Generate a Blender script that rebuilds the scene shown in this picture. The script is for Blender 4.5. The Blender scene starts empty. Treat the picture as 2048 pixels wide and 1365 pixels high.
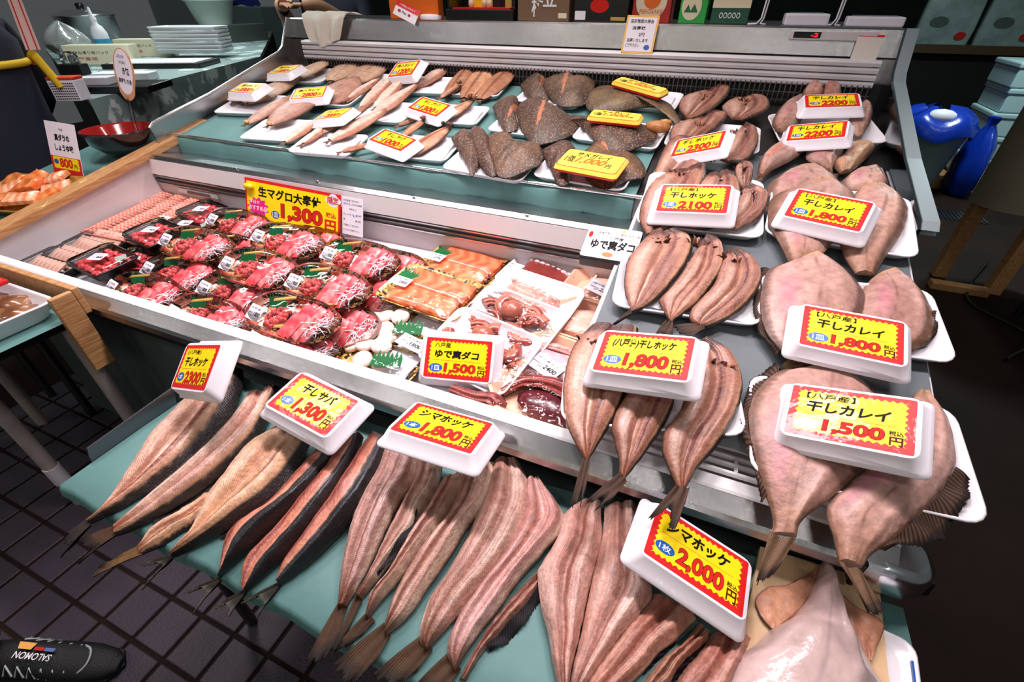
import bpy, bmesh, math, random
import numpy as np
from mathutils import Vector, Matrix, Euler

# ------------------------------------------------------------------ camera, world, lamps, exposure
SC = bpy.context.scene
COL = SC.collection
FPX = 926.798                                   # focal length in pixels of the 2048 x 1365 frame
PP = np.array([1024.0, 682.5])
AX = np.array([[9.19358283e-01, 2.34124725e-01, -3.16148545e-01],     # world axes in camera coordinates
               [3.93398209e-01, -5.45720381e-01, 7.39871475e-01],
               [6.81426802e-04, -8.04585922e-01, -5.93830249e-01]])
EYE = np.array([0.0, 0.0, 1.5])
cd = bpy.data.cameras.new('camera'); cam = bpy.data.objects.new('camera', cd); COL.objects.link(cam)
cd.sensor_width = 36.0; cd.lens = FPX / 2048 * 36; cd.clip_start = 0.02; cd.clip_end = 60
r_, d_, f_ = AX[:, 0], AX[:, 1], AX[:, 2]
cam.matrix_world = Matrix(((r_[0], -d_[0], -f_[0], EYE[0]), (r_[1], -d_[1], -f_[1], EYE[1]), (r_[2], -d_[2], -f_[2], EYE[2]), (0, 0, 0, 1)))
SC.camera = cam
w = bpy.data.worlds.new('hall_light'); SC.world = w; w.use_nodes = True
w.node_tree.nodes['Background'].inputs[0].default_value = (0.80, 0.86, 0.88, 1)
w.node_tree.nodes['Background'].inputs[1].default_value = 0.085
SC.view_settings.view_transform = 'Standard'; SC.view_settings.look = 'None'
SC.view_settings.exposure = 0.0; SC.view_settings.gamma = 1.0; SC.view_settings.use_curve_mapping = False

def area(name, loc, sx, sy, power, col, target, spread=120):
    l = bpy.data.lights.new(name, 'AREA'); l.shape = 'RECTANGLE'; l.size = sx; l.size_y = sy; l.energy = power
    l.color = col; l.spread = math.radians(spread)
    o = bpy.data.objects.new(name, l); COL.objects.link(o); o.location = loc
    o.rotation_euler = (Vector(target) - Vector(loc)).to_track_quat('-Z', 'Y').to_euler()
    return o
LAMPS = [((-1.75, 0.95, 2.55), 11), ((-1.05, 1.05, 2.55), 11.3), ((-0.35, 1.05, 2.55), 11.3), ((0.30, 1.0, 2.5), 8.2)]
for loc, e in LAMPS:
    area('stall_lamp', loc, 0.42, 0.14, e, (1.0, 0.875, 0.915), (loc[0] + .05, loc[1] - .25, 0.8), 125)
area('stall_lamp', (-0.9, 2.1, 2.6), 1.3, 0.12, 9, (1.0, 0.92, 0.88), (-0.9, 1.7, 1.1), 120)
area('counter_fill', (-3.1, 2.1, 2.6), 0.9, 0.15, 22, (0.86, 1.0, 0.97), (-3.4, 2.3, 1.0), 150)  # added fill light to lift the dark cloth drape, no visible fixture
area('counter_fill', (-4.6, 3.6, 2.6), 0.9, 0.15, 20, (0.82, 1.0, 0.97), (-4.6, 3.3, 1.0), 150)  # second added fill, brightens the dim background behind the counter
area('aisle_fill', (2.3, 2.7, 2.9), 0.4, 0.15, 5, (0.95, 1.0, 0.95), (1.9, 3.4, 0.6), 120)  # added fill so the unlit beige wrap shows, source unseen
for xx in (.42, -1.26, -2.4, -3.5):
    area('aisle_ceiling_lamp', (xx, -.5, 2.7), 0.30, 0.10, 1.7, (1.0, 0.93, 0.90), (xx * .7, .5, .7), 120)
for xx, cc, ee in ((-2.6, (1, .95, .85), 7), (-1.5, (1, .85, .45), 5), (-.5, (1, .95, .9), 7), (.35, (1, .75, .5), 4), (1.1, (.9, 1, 1), 7)):
    area('opposite_stall_lamp', (xx, -2.6, 2.15), 0.09, 0.55, ee * .18, cc, (xx * .5 - .4, 1.2, 1.2), 110)
area('aisle_fill', (1.9, 5.0, 2.9), 0.5, 0.15, 40, (0.80, 1.0, 1.0), (1.6, 4.8, 0.3), 140)  # added fill bringing up the boxes in the dark aisle, source unseen

# ------------------------------------------------------------------ pixel -> place on a real surface
def ray(px, py):
    c = np.array([px - PP[0], py - PP[1], FPX]); return AX @ c
def at(p, pl, h=0.0):
    y0, z0, s = pl; r = ray(*p); t = (z0 + h - s * y0 - EYE[2]) / (r[2] - s * r[1]); return EYE + r * t
def atY(p, y): r = ray(*p); return EYE + r * y / r[1]
def atX(p, x): r = ray(*p); return EYE + r * x / r[0]
def crop(x0, y0, s): return lambda *q: [(x0 + a / s, y0 + b / s) for a, b in q]
T_ = (0.3, 0.70, 0.0)            # low table in front
WELL = (0.65, 0.735, 0.107)      # floor of the lower well
UP = (1.40, 1.025, 0.216)        # upper shelf
RT = (0.65, 0.875, 0.25)         # raised deck on the right
RT2 = (1.30, 1.0375, 0.142)      # its back part
XL, XR = -2.19, 0.465

# ------------------------------------------------------------------ colour and materials
def lin(c):
    c = np.asarray(c, float) / 255.0
    return np.where(c <= 0.04045, c / 12.92, ((c + 0.055) / 1.055) ** 2.4)
def C4(c): return tuple(lin(c)) + (1.0,)
MATS = {}
def mat(name, col=(200, 200, 200), rough=0.5, metal=0.0, spec=0.5, coat=0.0, coat_rough=0.05, bump=0.0, bscale=40.0, attr=False,
        vary=0.0, vscale=8.0, col2=None, sss=0.0, stretch=None, emit=0.0, tex=None, bdist=0.004, fleck=None):
    if name in MATS: return MATS[name]
    m = bpy.data.materials.new(name); m.use_nodes = True; nt = m.node_tree; N = nt.nodes; L = nt.links
    b = N['Principled BSDF']; b.inputs['Roughness'].default_value = rough; b.inputs['Metallic'].default_value = metal
    b.inputs['Specular IOR Level'].default_value = spec; b.inputs['Coat Weight'].default_value = coat; b.inputs['Coat Roughness'].default_value = coat_rough
    b.inputs['Base Color'].default_value = C4(col)
    if sss: b.inputs['Subsurface Weight'].default_value = sss; b.inputs['Subsurface Radius'].default_value = (0.012, 0.006, 0.004); b.inputs['Subsurface Scale'].default_value = 0.5
    if emit: b.inputs['Emission Color'].default_value = C4(col); b.inputs['Emission Strength'].default_value = emit
    tc = N.new('ShaderNodeTexCoord'); mp = N.new('ShaderNodeMapping'); L.new(tc.outputs['Object'], mp.inputs['Vector'])
    if stretch: mp.inputs['Scale'].default_value = stretch
    csock = None
    if attr:
        a = N.new('ShaderNodeAttribute'); a.attribute_name = 'Col'; csock = a.outputs['Color']
    if col2 is not None or vary:
        n = N.new('ShaderNodeTexNoise'); n.inputs['Scale'].default_value = vscale; n.inputs['Detail'].default_value = 5; n.inputs['Roughness'].default_value = 0.6
        L.new(mp.outputs[0], n.inputs['Vector'])
        cr = N.new('ShaderNodeValToRGB'); cr.color_ramp.elements[0].position = 0.35; cr.color_ramp.elements[1].position = 0.65
        if col2 is not None and not attr:
            cr.color_ramp.elements[0].color = C4(col); cr.color_ramp.elements[1].color = C4(col2)
            L.new(n.outputs['Fac'], cr.inputs[0]); csock = cr.outputs[0]
        else:
            cr.color_ramp.elements[0].color = (1 - vary,) * 3 + (1,); cr.color_ramp.elements[1].color = (1 + vary,) * 3 + (1,)
            L.new(n.outputs['Fac'], cr.inputs[0])
            mx = N.new('ShaderNodeMix'); mx.data_type = 'RGBA'; mx.blend_type = 'MULTIPLY'; mx.inputs[0].default_value = 1
            if csock is None: mx.inputs[6].default_value = C4(col)
            else: L.new(csock, mx.inputs[6])
            L.new(cr.outputs[0], mx.inputs[7]); csock = mx.outputs[2]
    if fleck:                                               # pale spots: (colour, scale, radius)
        v = N.new('ShaderNodeTexVoronoi'); v.inputs['Scale'].default_value = fleck[1]; L.new(tc.outputs['Object'], v.inputs['Vector'])
        lt = N.new('ShaderNodeMath'); lt.operation = 'LESS_THAN'; lt.inputs[1].default_value = fleck[2]; L.new(v.outputs['Distance'], lt.inputs[0])
        mx = N.new('ShaderNodeMix'); mx.data_type = 'RGBA'; L.new(lt.outputs[0], mx.inputs[0])
        if csock is None: mx.inputs[6].default_value = C4(col)
        else: L.new(csock, mx.inputs[6])
        mx.inputs[7].default_value = C4(fleck[0]); csock = mx.outputs[2]
    if csock is not None: L.new(csock, b.inputs['Base Color'])
    if tex == 'muscle':                                     # flake lines that bend back from the seam
        uv = N.new('ShaderNodeUVMap'); sp = N.new('ShaderNodeSeparateXYZ'); L.new(uv.outputs[0], sp.inputs[0])
        ab = N.new('ShaderNodeMath'); ab.operation = 'PINGPONG'; ab.inputs[1].default_value = 0.25; L.new(sp.outputs[1], ab.inputs[0])
        ma = N.new('ShaderNodeMath'); ma.operation = 'MULTIPLY_ADD'; ma.inputs[1].default_value = 0.28; L.new(ab.outputs[0], ma.inputs[0]); L.new(sp.outputs[0], ma.inputs[2])
        sn = N.new('ShaderNodeMath'); sn.operation = 'MULTIPLY'; sn.inputs[1].default_value = 520; L.new(ma.outputs[0], sn.inputs[0])
        si = N.new('ShaderNodeMath'); si.operation = 'SINE'; L.new(sn.outputs[0], si.inputs[0])
        nb = N.new('ShaderNodeTexNoise'); nb.inputs['Scale'].default_value = 160; nb.inputs['Detail'].default_value = 4; L.new(tc.outputs['Object'], nb.inputs['Vector'])
        ad = N.new('ShaderNodeMath'); ad.operation = 'MULTIPLY_ADD'; ad.inputs[1].default_value = 0.085; L.new(si.outputs[0], ad.inputs[0]); L.new(nb.outputs['Fac'], ad.inputs[2])
        bp = N.new('ShaderNodeBump'); bp.inputs['Strength'].default_value = bump; bp.inputs['Distance'].default_value = bdist; L.new(ad.outputs[0], bp.inputs['Height']); L.new(bp.outputs[0], b.inputs['Normal'])
        mr = N.new('ShaderNodeMapRange'); mr.inputs[1].default_value = 0.2; mr.inputs[2].default_value = 0.8; mr.inputs[3].default_value = 0.74; mr.inputs[4].default_value = 1.20; L.new(ad.outputs[0], mr.inputs[0])
        mx = N.new('ShaderNodeMix'); mx.data_type = 'RGBA'; mx.blend_type = 'MULTIPLY'; mx.inputs[0].default_value = 1
        n3 = N.new('ShaderNodeTexNoise'); n3.inputs['Scale'].default_value = 16; n3.inputs['Detail'].default_value = 6; n3.inputs['Roughness'].default_value = 0.7; L.new(tc.outputs['Object'], n3.inputs['Vector'])
        m3 = N.new('ShaderNodeMapRange'); m3.inputs[1].default_value = 0.50; m3.inputs[2].default_value = 0.72; m3.inputs[4].default_value = 0.55; L.new(n3.outputs['Fac'], m3.inputs[0])
        st = N.new('ShaderNodeMix'); st.data_type = 'RGBA'; st.blend_type = 'MULTIPLY'; st.inputs[7].default_value = C4((196, 142, 118)); L.new(m3.outputs[0], st.inputs[0]); L.new(csock, st.inputs[6])
        L.new(st.outputs[2], mx.inputs[6]); L.new(mr.outputs[0], mx.inputs[7]); L.new(mx.outputs[2], b.inputs['Base Color'])
    elif bump:
        nb = N.new('ShaderNodeTexNoise'); nb.inputs['Scale'].default_value = bscale; nb.inputs['Detail'].default_value = 4; L.new(mp.outputs[0], nb.inputs['Vector'])
        bp = N.new('ShaderNodeBump'); bp.inputs['Strength'].default_value = bump; bp.inputs['Distance'].default_value = bdist; L.new(nb.outputs['Fac'], bp.inputs['Height'])
        L.new(bp.outputs[0], b.inputs['Coat Normal' if coat >= 0.15 and not attr else 'Normal'])
    MATS[name] = m; return m
def clear(name, tint=(255, 255, 255), rough=0.04, bump=0.3, bscale=25.0, ior=1.5, haze=0.0):
    if name in MATS: return MATS[name]
    m = bpy.data.materials.new(name); m.use_nodes = True; nt = m.node_tree; N = nt.nodes; L = nt.links
    N.remove(N['Principled BSDF']); out = N['Material Output']
    tr = N.new('ShaderNodeBsdfTransparent'); tr.inputs[0].default_value = C4(tint)
    gl = N.new('ShaderNodeBsdfGlossy'); gl.inputs['Roughness'].default_value = rough
    fr = N.new('ShaderNodeFresnel'); fr.inputs[0].default_value = ior
    tc = N.new('ShaderNodeTexCoord'); nb = N.new('ShaderNodeTexNoise'); nb.inputs['Scale'].default_value = bscale; nb.inputs['Detail'].default_value = 2
    L.new(tc.outputs['Object'], nb.inputs['Vector'])
    bp = N.new('ShaderNodeBump'); bp.inputs['Strength'].default_value = bump; bp.inputs['Distance'].default_value = 0.01; L.new(nb.outputs['Fac'], bp.inputs['Height'])
    L.new(bp.outputs[0], gl.inputs['Normal']); L.new(bp.outputs[0], fr.inputs['Normal'])
    mx = N.new('ShaderNodeMixShader'); L.new(fr.outputs[0], mx.inputs[0]); L.new(tr.outputs[0], mx.inputs[1]); L.new(gl.outputs[0], mx.inputs[2])
    last = mx
    if haze:
        df = N.new('ShaderNodeBsdfDiffuse'); df.inputs[0].default_value = (.8, .8, .8, 1); m2 = N.new('ShaderNodeMixShader'); m2.inputs[0].default_value = haze
        L.new(mx.outputs[0], m2.inputs[1]); L.new(df.outputs[0], m2.inputs[2]); last = m2
    L.new(last.outputs[0], out.inputs['Surface']); MATS[name] = m; return m

STEEL = mat('brushed_steel', (190, 188, 190), 0.24, 1.0, bump=0.10, bscale=60, stretch=(2, 60, 60), vary=0.08, vscale=3)
DSTEEL = mat('dark_steel', (110, 106, 106), 0.32, 1.0, bump=0.1, bscale=30, stretch=(1, 30, 30))
CHROME = mat('chrome', (232, 232, 234), 0.2, 1.0)
WHITEM = mat('white_enamel', (238, 236, 238), 0.35, bump=0.02)
OFFW = mat('grey_white_enamel', (214, 208, 210), 0.4, vary=0.06, vscale=6)
FOAM = mat('foam', (240, 234, 240), 0.5, spec=.3, coat=0.3, coat_rough=0.06, bump=0.5, bscale=26)
FOAMT = mat('foam_tray', (240, 236, 240), 0.36, coat=0.4, coat_rough=0.2, bump=0.05, bscale=200)
PEACH = mat('peach_foam', (240, 190, 160), 0.4, coat=0.5, bump=0.08, bscale=60, vary=0.05)
TEAL = mat('teal_paper', (88, 130, 127), 0.62, bump=0.25, bscale=14, vary=0.09, vscale=5, bdist=0.01)
TEALD = mat('grey_teal_paper', (100, 108, 112), 0.6, bump=0.25, bscale=10, vary=0.10, vscale=5, bdist=0.01)
BLACK = mat('black_plastic', (16, 16, 17), 0.3)
BLACKM = mat('black_matte', (12, 12, 13), 0.8)
WOOD = mat('worn_wood', (166, 112, 66), 0.55, col2=(200, 152, 100), vscale=9, stretch=(14, 1, 14), bump=0.3, bscale=20)
PALEWOOD = mat('pale_wood', (214, 176, 132), 0.55, col2=(226, 192, 150), vscale=6, stretch=(10, 1, 10), bump=0.1, bscale=20)
FISH = mat('fish_flesh', attr=True, rough=0.40, spec=0.5, vary=0.16, vscale=38, bump=0.75, tex='muscle', coat=0.22, coat_rough=0.22, sss=0.06, bdist=0.003)
SKIN = mat('fish_skin', attr=True, rough=0.42, spec=0.35, vary=0.2, vscale=60, bump=0.5, bscale=120, bdist=0.003, coat=0.12, coat_rough=0.25)
ROUGHSKIN = mat('spotted_skin', attr=True, rough=0.5, vary=0.25, vscale=30, bump=0.7, bscale=70, bdist=0.004, fleck=((160, 124, 94), 140, 0.27), coat=0.1, coat_rough=0.3)
FIN = mat('fish_fin', attr=True, rough=0.6, spec=0.15, vary=0.15, vscale=50, bump=0.2, bscale=100)
MOIST = mat('moist_flesh', attr=True, rough=0.2, spec=0.6, vary=0.1, vscale=40, coat=0.6, coat_rough=0.08, sss=0.12, bump=0.6, bscale=34)
RED = mat('red_print', (214, 32, 34), 0.45, spec=.25, coat=0.16, coat_rough=0.04, bump=0.35, bscale=30)
YEL = mat('yellow_print', (252, 220, 20), 0.45, spec=.25, coat=0.16, coat_rough=0.04, bump=0.35, bscale=30)
INK = mat('black_ink', (14, 13, 13), 0.6, spec=.15)
REDINK = mat('red_ink', (206, 36, 30), 0.6, spec=.15)
DRED = mat('dark_red_ink', (92, 16, 14), 0.6, spec=.15)
BLUE = mat('blue_print', (28, 92, 176), 0.35, coat=0.5)
WHITEP = mat('white_print', (240, 238, 240), 0.5)
PAPER = mat('white_label', (236, 230, 240), 0.5)
GOLD = mat('gold_print', (206, 168, 88), 0.35, metal=0.4)
GREENL = mat('green_leaf', (8, 104, 52), 0.5, spec=.2)
FILM = clear('clear_film', bump=0.7, bscale=26, ior=1.28)
LID = clear('clear_lid', bump=0.35, bscale=14, rough=0.05, ior=1.38)
GLASS = clear('clear_panel', tint=(225, 238, 238), bump=0.0, rough=0.02)
NAVY = mat('navy_cloth', (22, 26, 44), 0.85, bump=0.3, bscale=60)
ORANGE = mat('orange_print', (236, 108, 20), 0.4)

# ------------------------------------------------------------------ mesh helpers
class MB:
    def __init__(s): s.v = []; s.f = []; s.m = []; s.s = []; s.c = []; s.uv = []; s.hascol = False; s.hasuv = False; s.n = 0
    def add(s, V, F, mi=0, smooth=True, col=None, uv=None):
        V = np.asarray(V, float).reshape(-1, 3); k = s.n; s.v.append(V); s.n += len(V)
        for i, f in enumerate(F):
            s.f.append([a + k for a in f]); s.m.append(mi if not hasattr(mi, '__len__') else mi[i]); s.s.append(smooth)
        if col is None: c = np.ones((len(V), 3)) * 0.5
        else: c = np.asarray(col, float); c = np.tile(c, (len(V), 1)) if c.ndim == 1 else c.reshape(-1, 3); s.hascol = True
        s.c.append(c)
        if uv is not None: s.uv.append(np.asarray(uv, float).reshape(-1, 2)); s.hasuv = True
        else: s.uv.append(np.zeros((len(V), 2)))
        return s
    def box(s, x0, x1, y0, y1, z0, z1, mi=0, bev=0.0, seg=2):
        bm = bmesh.new(); bmesh.ops.create_cube(bm, size=1)
        for v in bm.verts: v.co = Vector((x0 + (v.co.x + .5) * (x1 - x0), y0 + (v.co.y + .5) * (y1 - y0), z0 + (v.co.z + .5) * (z1 - z0)))
        if bev: bmesh.ops.bevel(bm, geom=bm.edges[:], offset=bev, segments=seg, affect='EDGES', profile=0.5)
        bm.verts.index_update(); s.add([v.co[:] for v in bm.verts], [[v.index for v in f.verts] for f in bm.faces], mi, False); bm.free(); return s
    def grid(s, P, mi=0, smooth=True, col=None, uv=None, closed=False, flip=False):
        n, m = P.shape[:2]; F = []
        for i in range(n - 1):
            for j in range(m - 1 if not closed else m):
                q = [i * m + j, (i + 1) * m + j, (i + 1) * m + (j + 1) % m, i * m + (j + 1) % m]; F.append(q[::-1] if flip else q)
        return s.add(P.reshape(-1, 3), F, mi, smooth, None if col is None else np.asarray(col).reshape(-1, 3) if np.asarray(col).ndim > 1 else col, uv)
    def tube(s, pts, rad, n=10, mi=0, cap=True, col=None, flat=1.0):
        pts = np.asarray(pts, float); k = len(pts); rad = np.full(k, rad) if np.isscalar(rad) else np.asarray(rad, float)
        t = np.gradient(pts, axis=0); t /= np.linalg.norm(t, axis=1)[:, None] + 1e-12
        up = np.array([0, 0, 1.0]) if abs(t[0][2]) < .9 else np.array([0, 1.0, 0]); rings = []
        for i in range(k):
            a = np.cross(t[i], up); a /= np.linalg.norm(a) + 1e-12; b = np.cross(a, t[i]); up = b
            th = np.linspace(0, 2 * math.pi, n, endpoint=False); rings.append(pts[i] + rad[i] * (np.cos(th)[:, None] * a + flat * np.sin(th)[:, None] * b))
        P = np.array(rings); s.grid(P, mi, True, None if col is None else (np.repeat(np.asarray(col)[:, None, :], n, 1) if np.asarray(col).ndim == 2 else col), closed=True)
        if cap:
            c = None if col is None else (np.asarray(col) if np.asarray(col).ndim == 1 else np.asarray(col)[0])
            s.add(P[0], [list(range(n))], mi, False, c); c = None if col is None else (np.asarray(col) if np.asarray(col).ndim == 1 else np.asarray(col)[-1]); s.add(P[-1], [list(range(n))[::-1]], mi, False, c)
        return s
    def lathe(s, prof, n=32, c=(0, 0, 0), mi=0, cap=True, sx=1.0, sy=1.0):
        th = np.linspace(0, 2 * math.pi, n, endpoint=False)
        P = np.array([[(c[0] + r * math.cos(t) * sx, c[1] + r * math.sin(t) * sy, c[2] + z) for t in th] for r, z in prof]); s.grid(P, mi, closed=True, flip=True)
        if cap: s.add(P[0], [list(range(n))[::-1]], mi, False); s.add(P[-1], [list(range(n))], mi, False)
        return s
    def loft(s, rings, mi=0, smooth=True, cap0=True, cap1=True, col=None):
        P = np.array(rings); n = P.shape[1]; s.grid(P, mi, smooth, col, closed=True, flip=True)
        c = col if (col is not None and np.asarray(col).ndim == 1) else None
        if cap0: s.add(P[0], [list(range(n))[::-1]], mi if not hasattr(mi, '__len__') else mi[0], False, c)
        if cap1: s.add(P[-1], [list(range(n))], mi if not hasattr(mi, '__len__') else mi[-1], False, c)
        return s
    def poly(s, pts, mi=0, col=None): pts = [tuple(p) if len(p) == 3 else (p[0], p[1], 0) for p in pts]; return s.add(pts, [list(range(len(pts)))], mi, False, col)
    def prism(s, poly, z0, z1, mi=0):
        n = len(poly); V = [(x, y, z0) for x, y in poly] + [(x, y, z1) for x, y in poly]
        return s.add(V, [list(range(n))[::-1], list(range(n, 2 * n))] + [[i, (i + 1) % n, n + (i + 1) % n, n + i] for i in range(n)], mi, False)
    def sphere(s, c, r, n=10, mi=0, col=None, sc=(1, 1, 1)):
        th = np.linspace(0, 2 * math.pi, n, endpoint=False); ph = np.linspace(-math.pi / 2 + .05, math.pi / 2 - .05, max(5, n // 2 + 1))
        P = np.array([[(c[0] + r * sc[0] * math.cos(p) * math.cos(t), c[1] + r * sc[1] * math.cos(p) * math.sin(t), c[2] + r * sc[2] * math.sin(p)) for t in th] for p in ph])
        s.grid(P, mi, True, col, closed=True, flip=True); s.add(P[0], [list(range(n))[::-1]], mi, True, col); s.add(P[-1], [list(range(n))], mi, True, col); return s
    def xf(s, M):
        M = np.array(M); s.v = [v @ M[:3, :3].T + M[:3, 3] for v in s.v]; return s
    def mesh(s, name, mats):
        V = np.vstack(s.v); me = bpy.data.meshes.new(name); me.from_pydata(V.tolist(), [], s.f)
        for m in (mats if isinstance(mats, (list, tuple)) else [mats]): me.materials.append(m)
        me.polygons.foreach_set('material_index', s.m); me.polygons.foreach_set('use_smooth', s.s)
        if s.hascol:
            a = me.color_attributes.new('Col', 'FLOAT_COLOR', 'POINT'); c = np.hstack([np.vstack(s.c), np.ones((len(V), 1))]); a.data.foreach_set('color', c.ravel())
        if s.hasuv:
            u = me.uv_layers.new(name='UVMap'); idx = np.zeros(len(me.loops), int); me.loops.foreach_get('vertex_index', idx); u.data.foreach_set('uv', np.vstack(s.uv)[idx].ravel())
        me.update(); return me
    def build(s, name, mats, parent=None, local=False):
        if not local:
            V = np.vstack(s.v)
            if parent is None: o = np.array([(V[:, 0].min() + V[:, 0].max()) / 2, (V[:, 1].min() + V[:, 1].max()) / 2, V[:, 2].min()])
            else: o = np.array(WORLD(parent))
            s.v = [v - o for v in s.v]
        ob = bpy.data.objects.new(name, s.mesh(name, mats)); COL.objects.link(ob)
        if parent is not None: ob.parent = parent
        elif not local: ob.location = o
        return ob
def WORLD(o):
    p = Vector(o.location)
    while o.parent: o = o.parent; p = p + Vector(o.location)
    return p
LABELS = set()
def tag(o, label, cat, group=None, kind=None):
    o['label'] = label; o['category'] = cat
    if group: o['group'] = group
    if kind: o['kind'] = kind
    return o
def thing(name, label, cat, loc=(0, 0, 0), group=None):
    o = bpy.data.objects.new(name, None); COL.objects.link(o); o.location = Vector(loc); o.empty_display_size = 0.05; return tag(o, label, cat, group)
def struct(o): o['kind'] = 'structure'; return o
def copy_tree(o, parent=None):
    c = o.copy(); COL.objects.link(c); c.parent = parent
    for ch in o.children: copy_tree(ch, c)
    return c
def rrect(sx, sy, r, z=0.0, n=5, cx=0.0, cy=0.0):
    P = []
    for qx, qy, a0 in ((1, 1, 0), (-1, 1, 90), (-1, -1, 180), (1, -1, 270)):
        for k in range(n): a = math.radians(a0 + 90 * k / (n - 1)); P.append((cx + qx * (sx / 2 - r) + r * math.cos(a), cy + qy * (sy / 2 - r) + r * math.sin(a), z))
    return P
def pose(p, pl, h=0.0, yaw=0.0, tx=0.0, ty=0.0, s=1.0):
    """a thing standing at pixel p on surface pl, turned by yaw (degrees), tipped by tx / ty"""
    q = at(p, pl, h)
    return Matrix.Translation(Vector(q)) @ Matrix.Rotation(math.atan(pl[2]), 4, 'X') @ Matrix.Rotation(math.radians(yaw), 4, 'Z') @ Matrix.Rotation(math.radians(tx), 4, 'X') @ Matrix.Rotation(math.radians(ty), 4, 'Y') @ Matrix.Scale(s, 4)
def crv(pts, n):
    """smooth curve through pts, n points evenly spaced"""
    P = np.asarray(pts, float)
    if len(P) == 2: return P[0] + (P[1] - P[0]) * np.linspace(0, 1, n)[:, None]
    Q = np.vstack([2 * P[0] - P[1], P, 2 * P[-1] - P[-2]]); out = []
    for i in range(1, len(Q) - 2):
        t = np.linspace(0, 1, 24, endpoint=False)[:, None]; a, b, c, d = Q[i - 1], Q[i], Q[i + 1], Q[i + 2]
        out.append(0.5 * (2 * b + (c - a) * t + (2 * a - 5 * b + 4 * c - d) * t ** 2 + (3 * b - a - 3 * c + d) * t ** 3))
    out = np.vstack(out + [P[-1:]]); L = np.concatenate([[0], np.cumsum(np.linalg.norm(np.diff(out, axis=0), axis=1))]); t = np.linspace(0, L[-1], n)
    return np.column_stack([np.interp(t, L, out[:, k]) for k in range(P.shape[1])])
class Wob:
    def __init__(s, seed, fu, fv, k=9):
        g = np.random.RandomState(seed); s.a = g.uniform(.4, 1, k); s.fu = g.uniform(-fu, fu, k); s.fv = g.uniform(-fv, fv, k); s.p = g.uniform(0, 6.28, k)
    def __call__(s, u, v): return sum(a * np.sin(x * u + y * v + p) for a, x, y, p in zip(s.a, s.fu, s.fv, s.p)) / s.a.sum() * 1.6
def mix(a, b, t): t = np.clip(t, 0, 1)[..., None]; return np.asarray(a) * (1 - t) + np.asarray(b) * t
def sstep(a, b, x): t = np.clip((x - a) / (b - a), 0, 1); return t * t * (3 - 2 * t)
def bell(x, c, w): return np.exp(-((x - c) / w) ** 2)

# ------------------------------------------------------------------ lettering
_tc = {}
def glyphs(txt, bold=0.0):
    k = (txt, bold)
    if k not in _tc:
        cu = bpy.data.curves.new('lettering', 'FONT'); cu.body = txt; cu.offset = bold; cu.resolution_u = 3
        ob = bpy.data.objects.new('lettering', cu); COL.objects.link(ob); dg = bpy.context.evaluated_depsgraph_get(); dg.update()
        me = ob.evaluated_get(dg).to_mesh(); V = np.zeros(len(me.vertices) * 3); me.vertices.foreach_get('co', V); V = V.reshape(-1, 3); F = [list(p.vertices) for p in me.polygons]
        ob.evaluated_get(dg).to_mesh_clear(); bpy.data.objects.remove(ob); bpy.data.curves.remove(cu); _tc[k] = (V, F)
    return _tc[k]
def text(mb, txt, x, y, w, h, z=0.0, mi=0, bold=0.0, shear=0.0, rot=0.0):
    """text fitted into the box with lower left corner x, y"""
    V, F = glyphs(txt, bold)
    if not len(V): return
    lo, hi = V.min(0), V.max(0); q = (V - lo) / np.maximum(hi - lo, 1e-6); X = x + q[:, 0] * w + shear * (q[:, 1] - .5) * h; Y = y + q[:, 1] * h
    if rot: c, s_ = math.cos(rot), math.sin(rot); X, Y = x + (X - x) * c - (Y - y) * s_, y + (X - x) * s_ + (Y - y) * c
    mb.add(np.column_stack([X, Y, np.full(len(X), z)]), F, mi, False)
def ellipse(cx, cy, rx, ry, n=24, z=0.0): return [(cx + rx * math.cos(6.28319 * i / n), cy + ry * math.sin(6.28319 * i / n), z) for i in range(n)]
def zigzag(x0, x1, y0, y1, d=0.004, p=0.009, z=0.0):
    P = []
    def edge(a, b, nx, ny):
        n = max(3, int(math.hypot(b[0] - a[0], b[1] - a[1]) / p))
        for i in range(n):
            for k, o in ((0, 0), (.5, d)): t = (i + k) / n; P.append((a[0] + (b[0] - a[0]) * t + nx * o, a[1] + (b[1] - a[1]) * t + ny * o, z))
    edge((x0, y0), (x1, y0), 0, 1); edge((x1, y0), (x1, y1), -1, 0); edge((x1, y1), (x0, y1), 0, -1); edge((x0, y1), (x0, y0), 1, 0)
    return P
rng = random.Random(7)
# ------------------------------------------------------------------ floor, walls
FLOORM = mat('dark_wet_floor', (34, 20, 14), 0.7, spec=.15, vary=0.3, vscale=2, bump=0.2, bscale=15)
TILEM = mat('floor_tile', (58, 49, 60), 0.5, vary=0.16, vscale=5, bump=0.5, bscale=160, bdist=0.003)
fl = struct(MB().box(-9, 9, -2, 11, -0.1, 0.0).build('floor', FLOORM))
tm = MB().box(-.0605, .0605, -.0585, .0585, 0, .006, 0, .003, 1).mesh('tile', TILEM)
k = 0
for i in range(-12, 16):
    for j in range(-8, 9):
        x, y = -1.4345 + .132 * i, .15 + .127 * j
        if -2.75 < x < .4 and -.58 < y < .92:
            o = bpy.data.objects.new('tile', tm); COL.objects.link(o); o.parent = fl; o.location = Vector((x, y, 0)) - fl.location
DARKWALL = mat('dark_wall', (40, 48, 48), 0.8, vary=0.3, vscale=1.5)
struct(MB().box(-9, 9, 9.5, 9.6, 0, 3.2).build('wall_back', DARKWALL))
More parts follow.
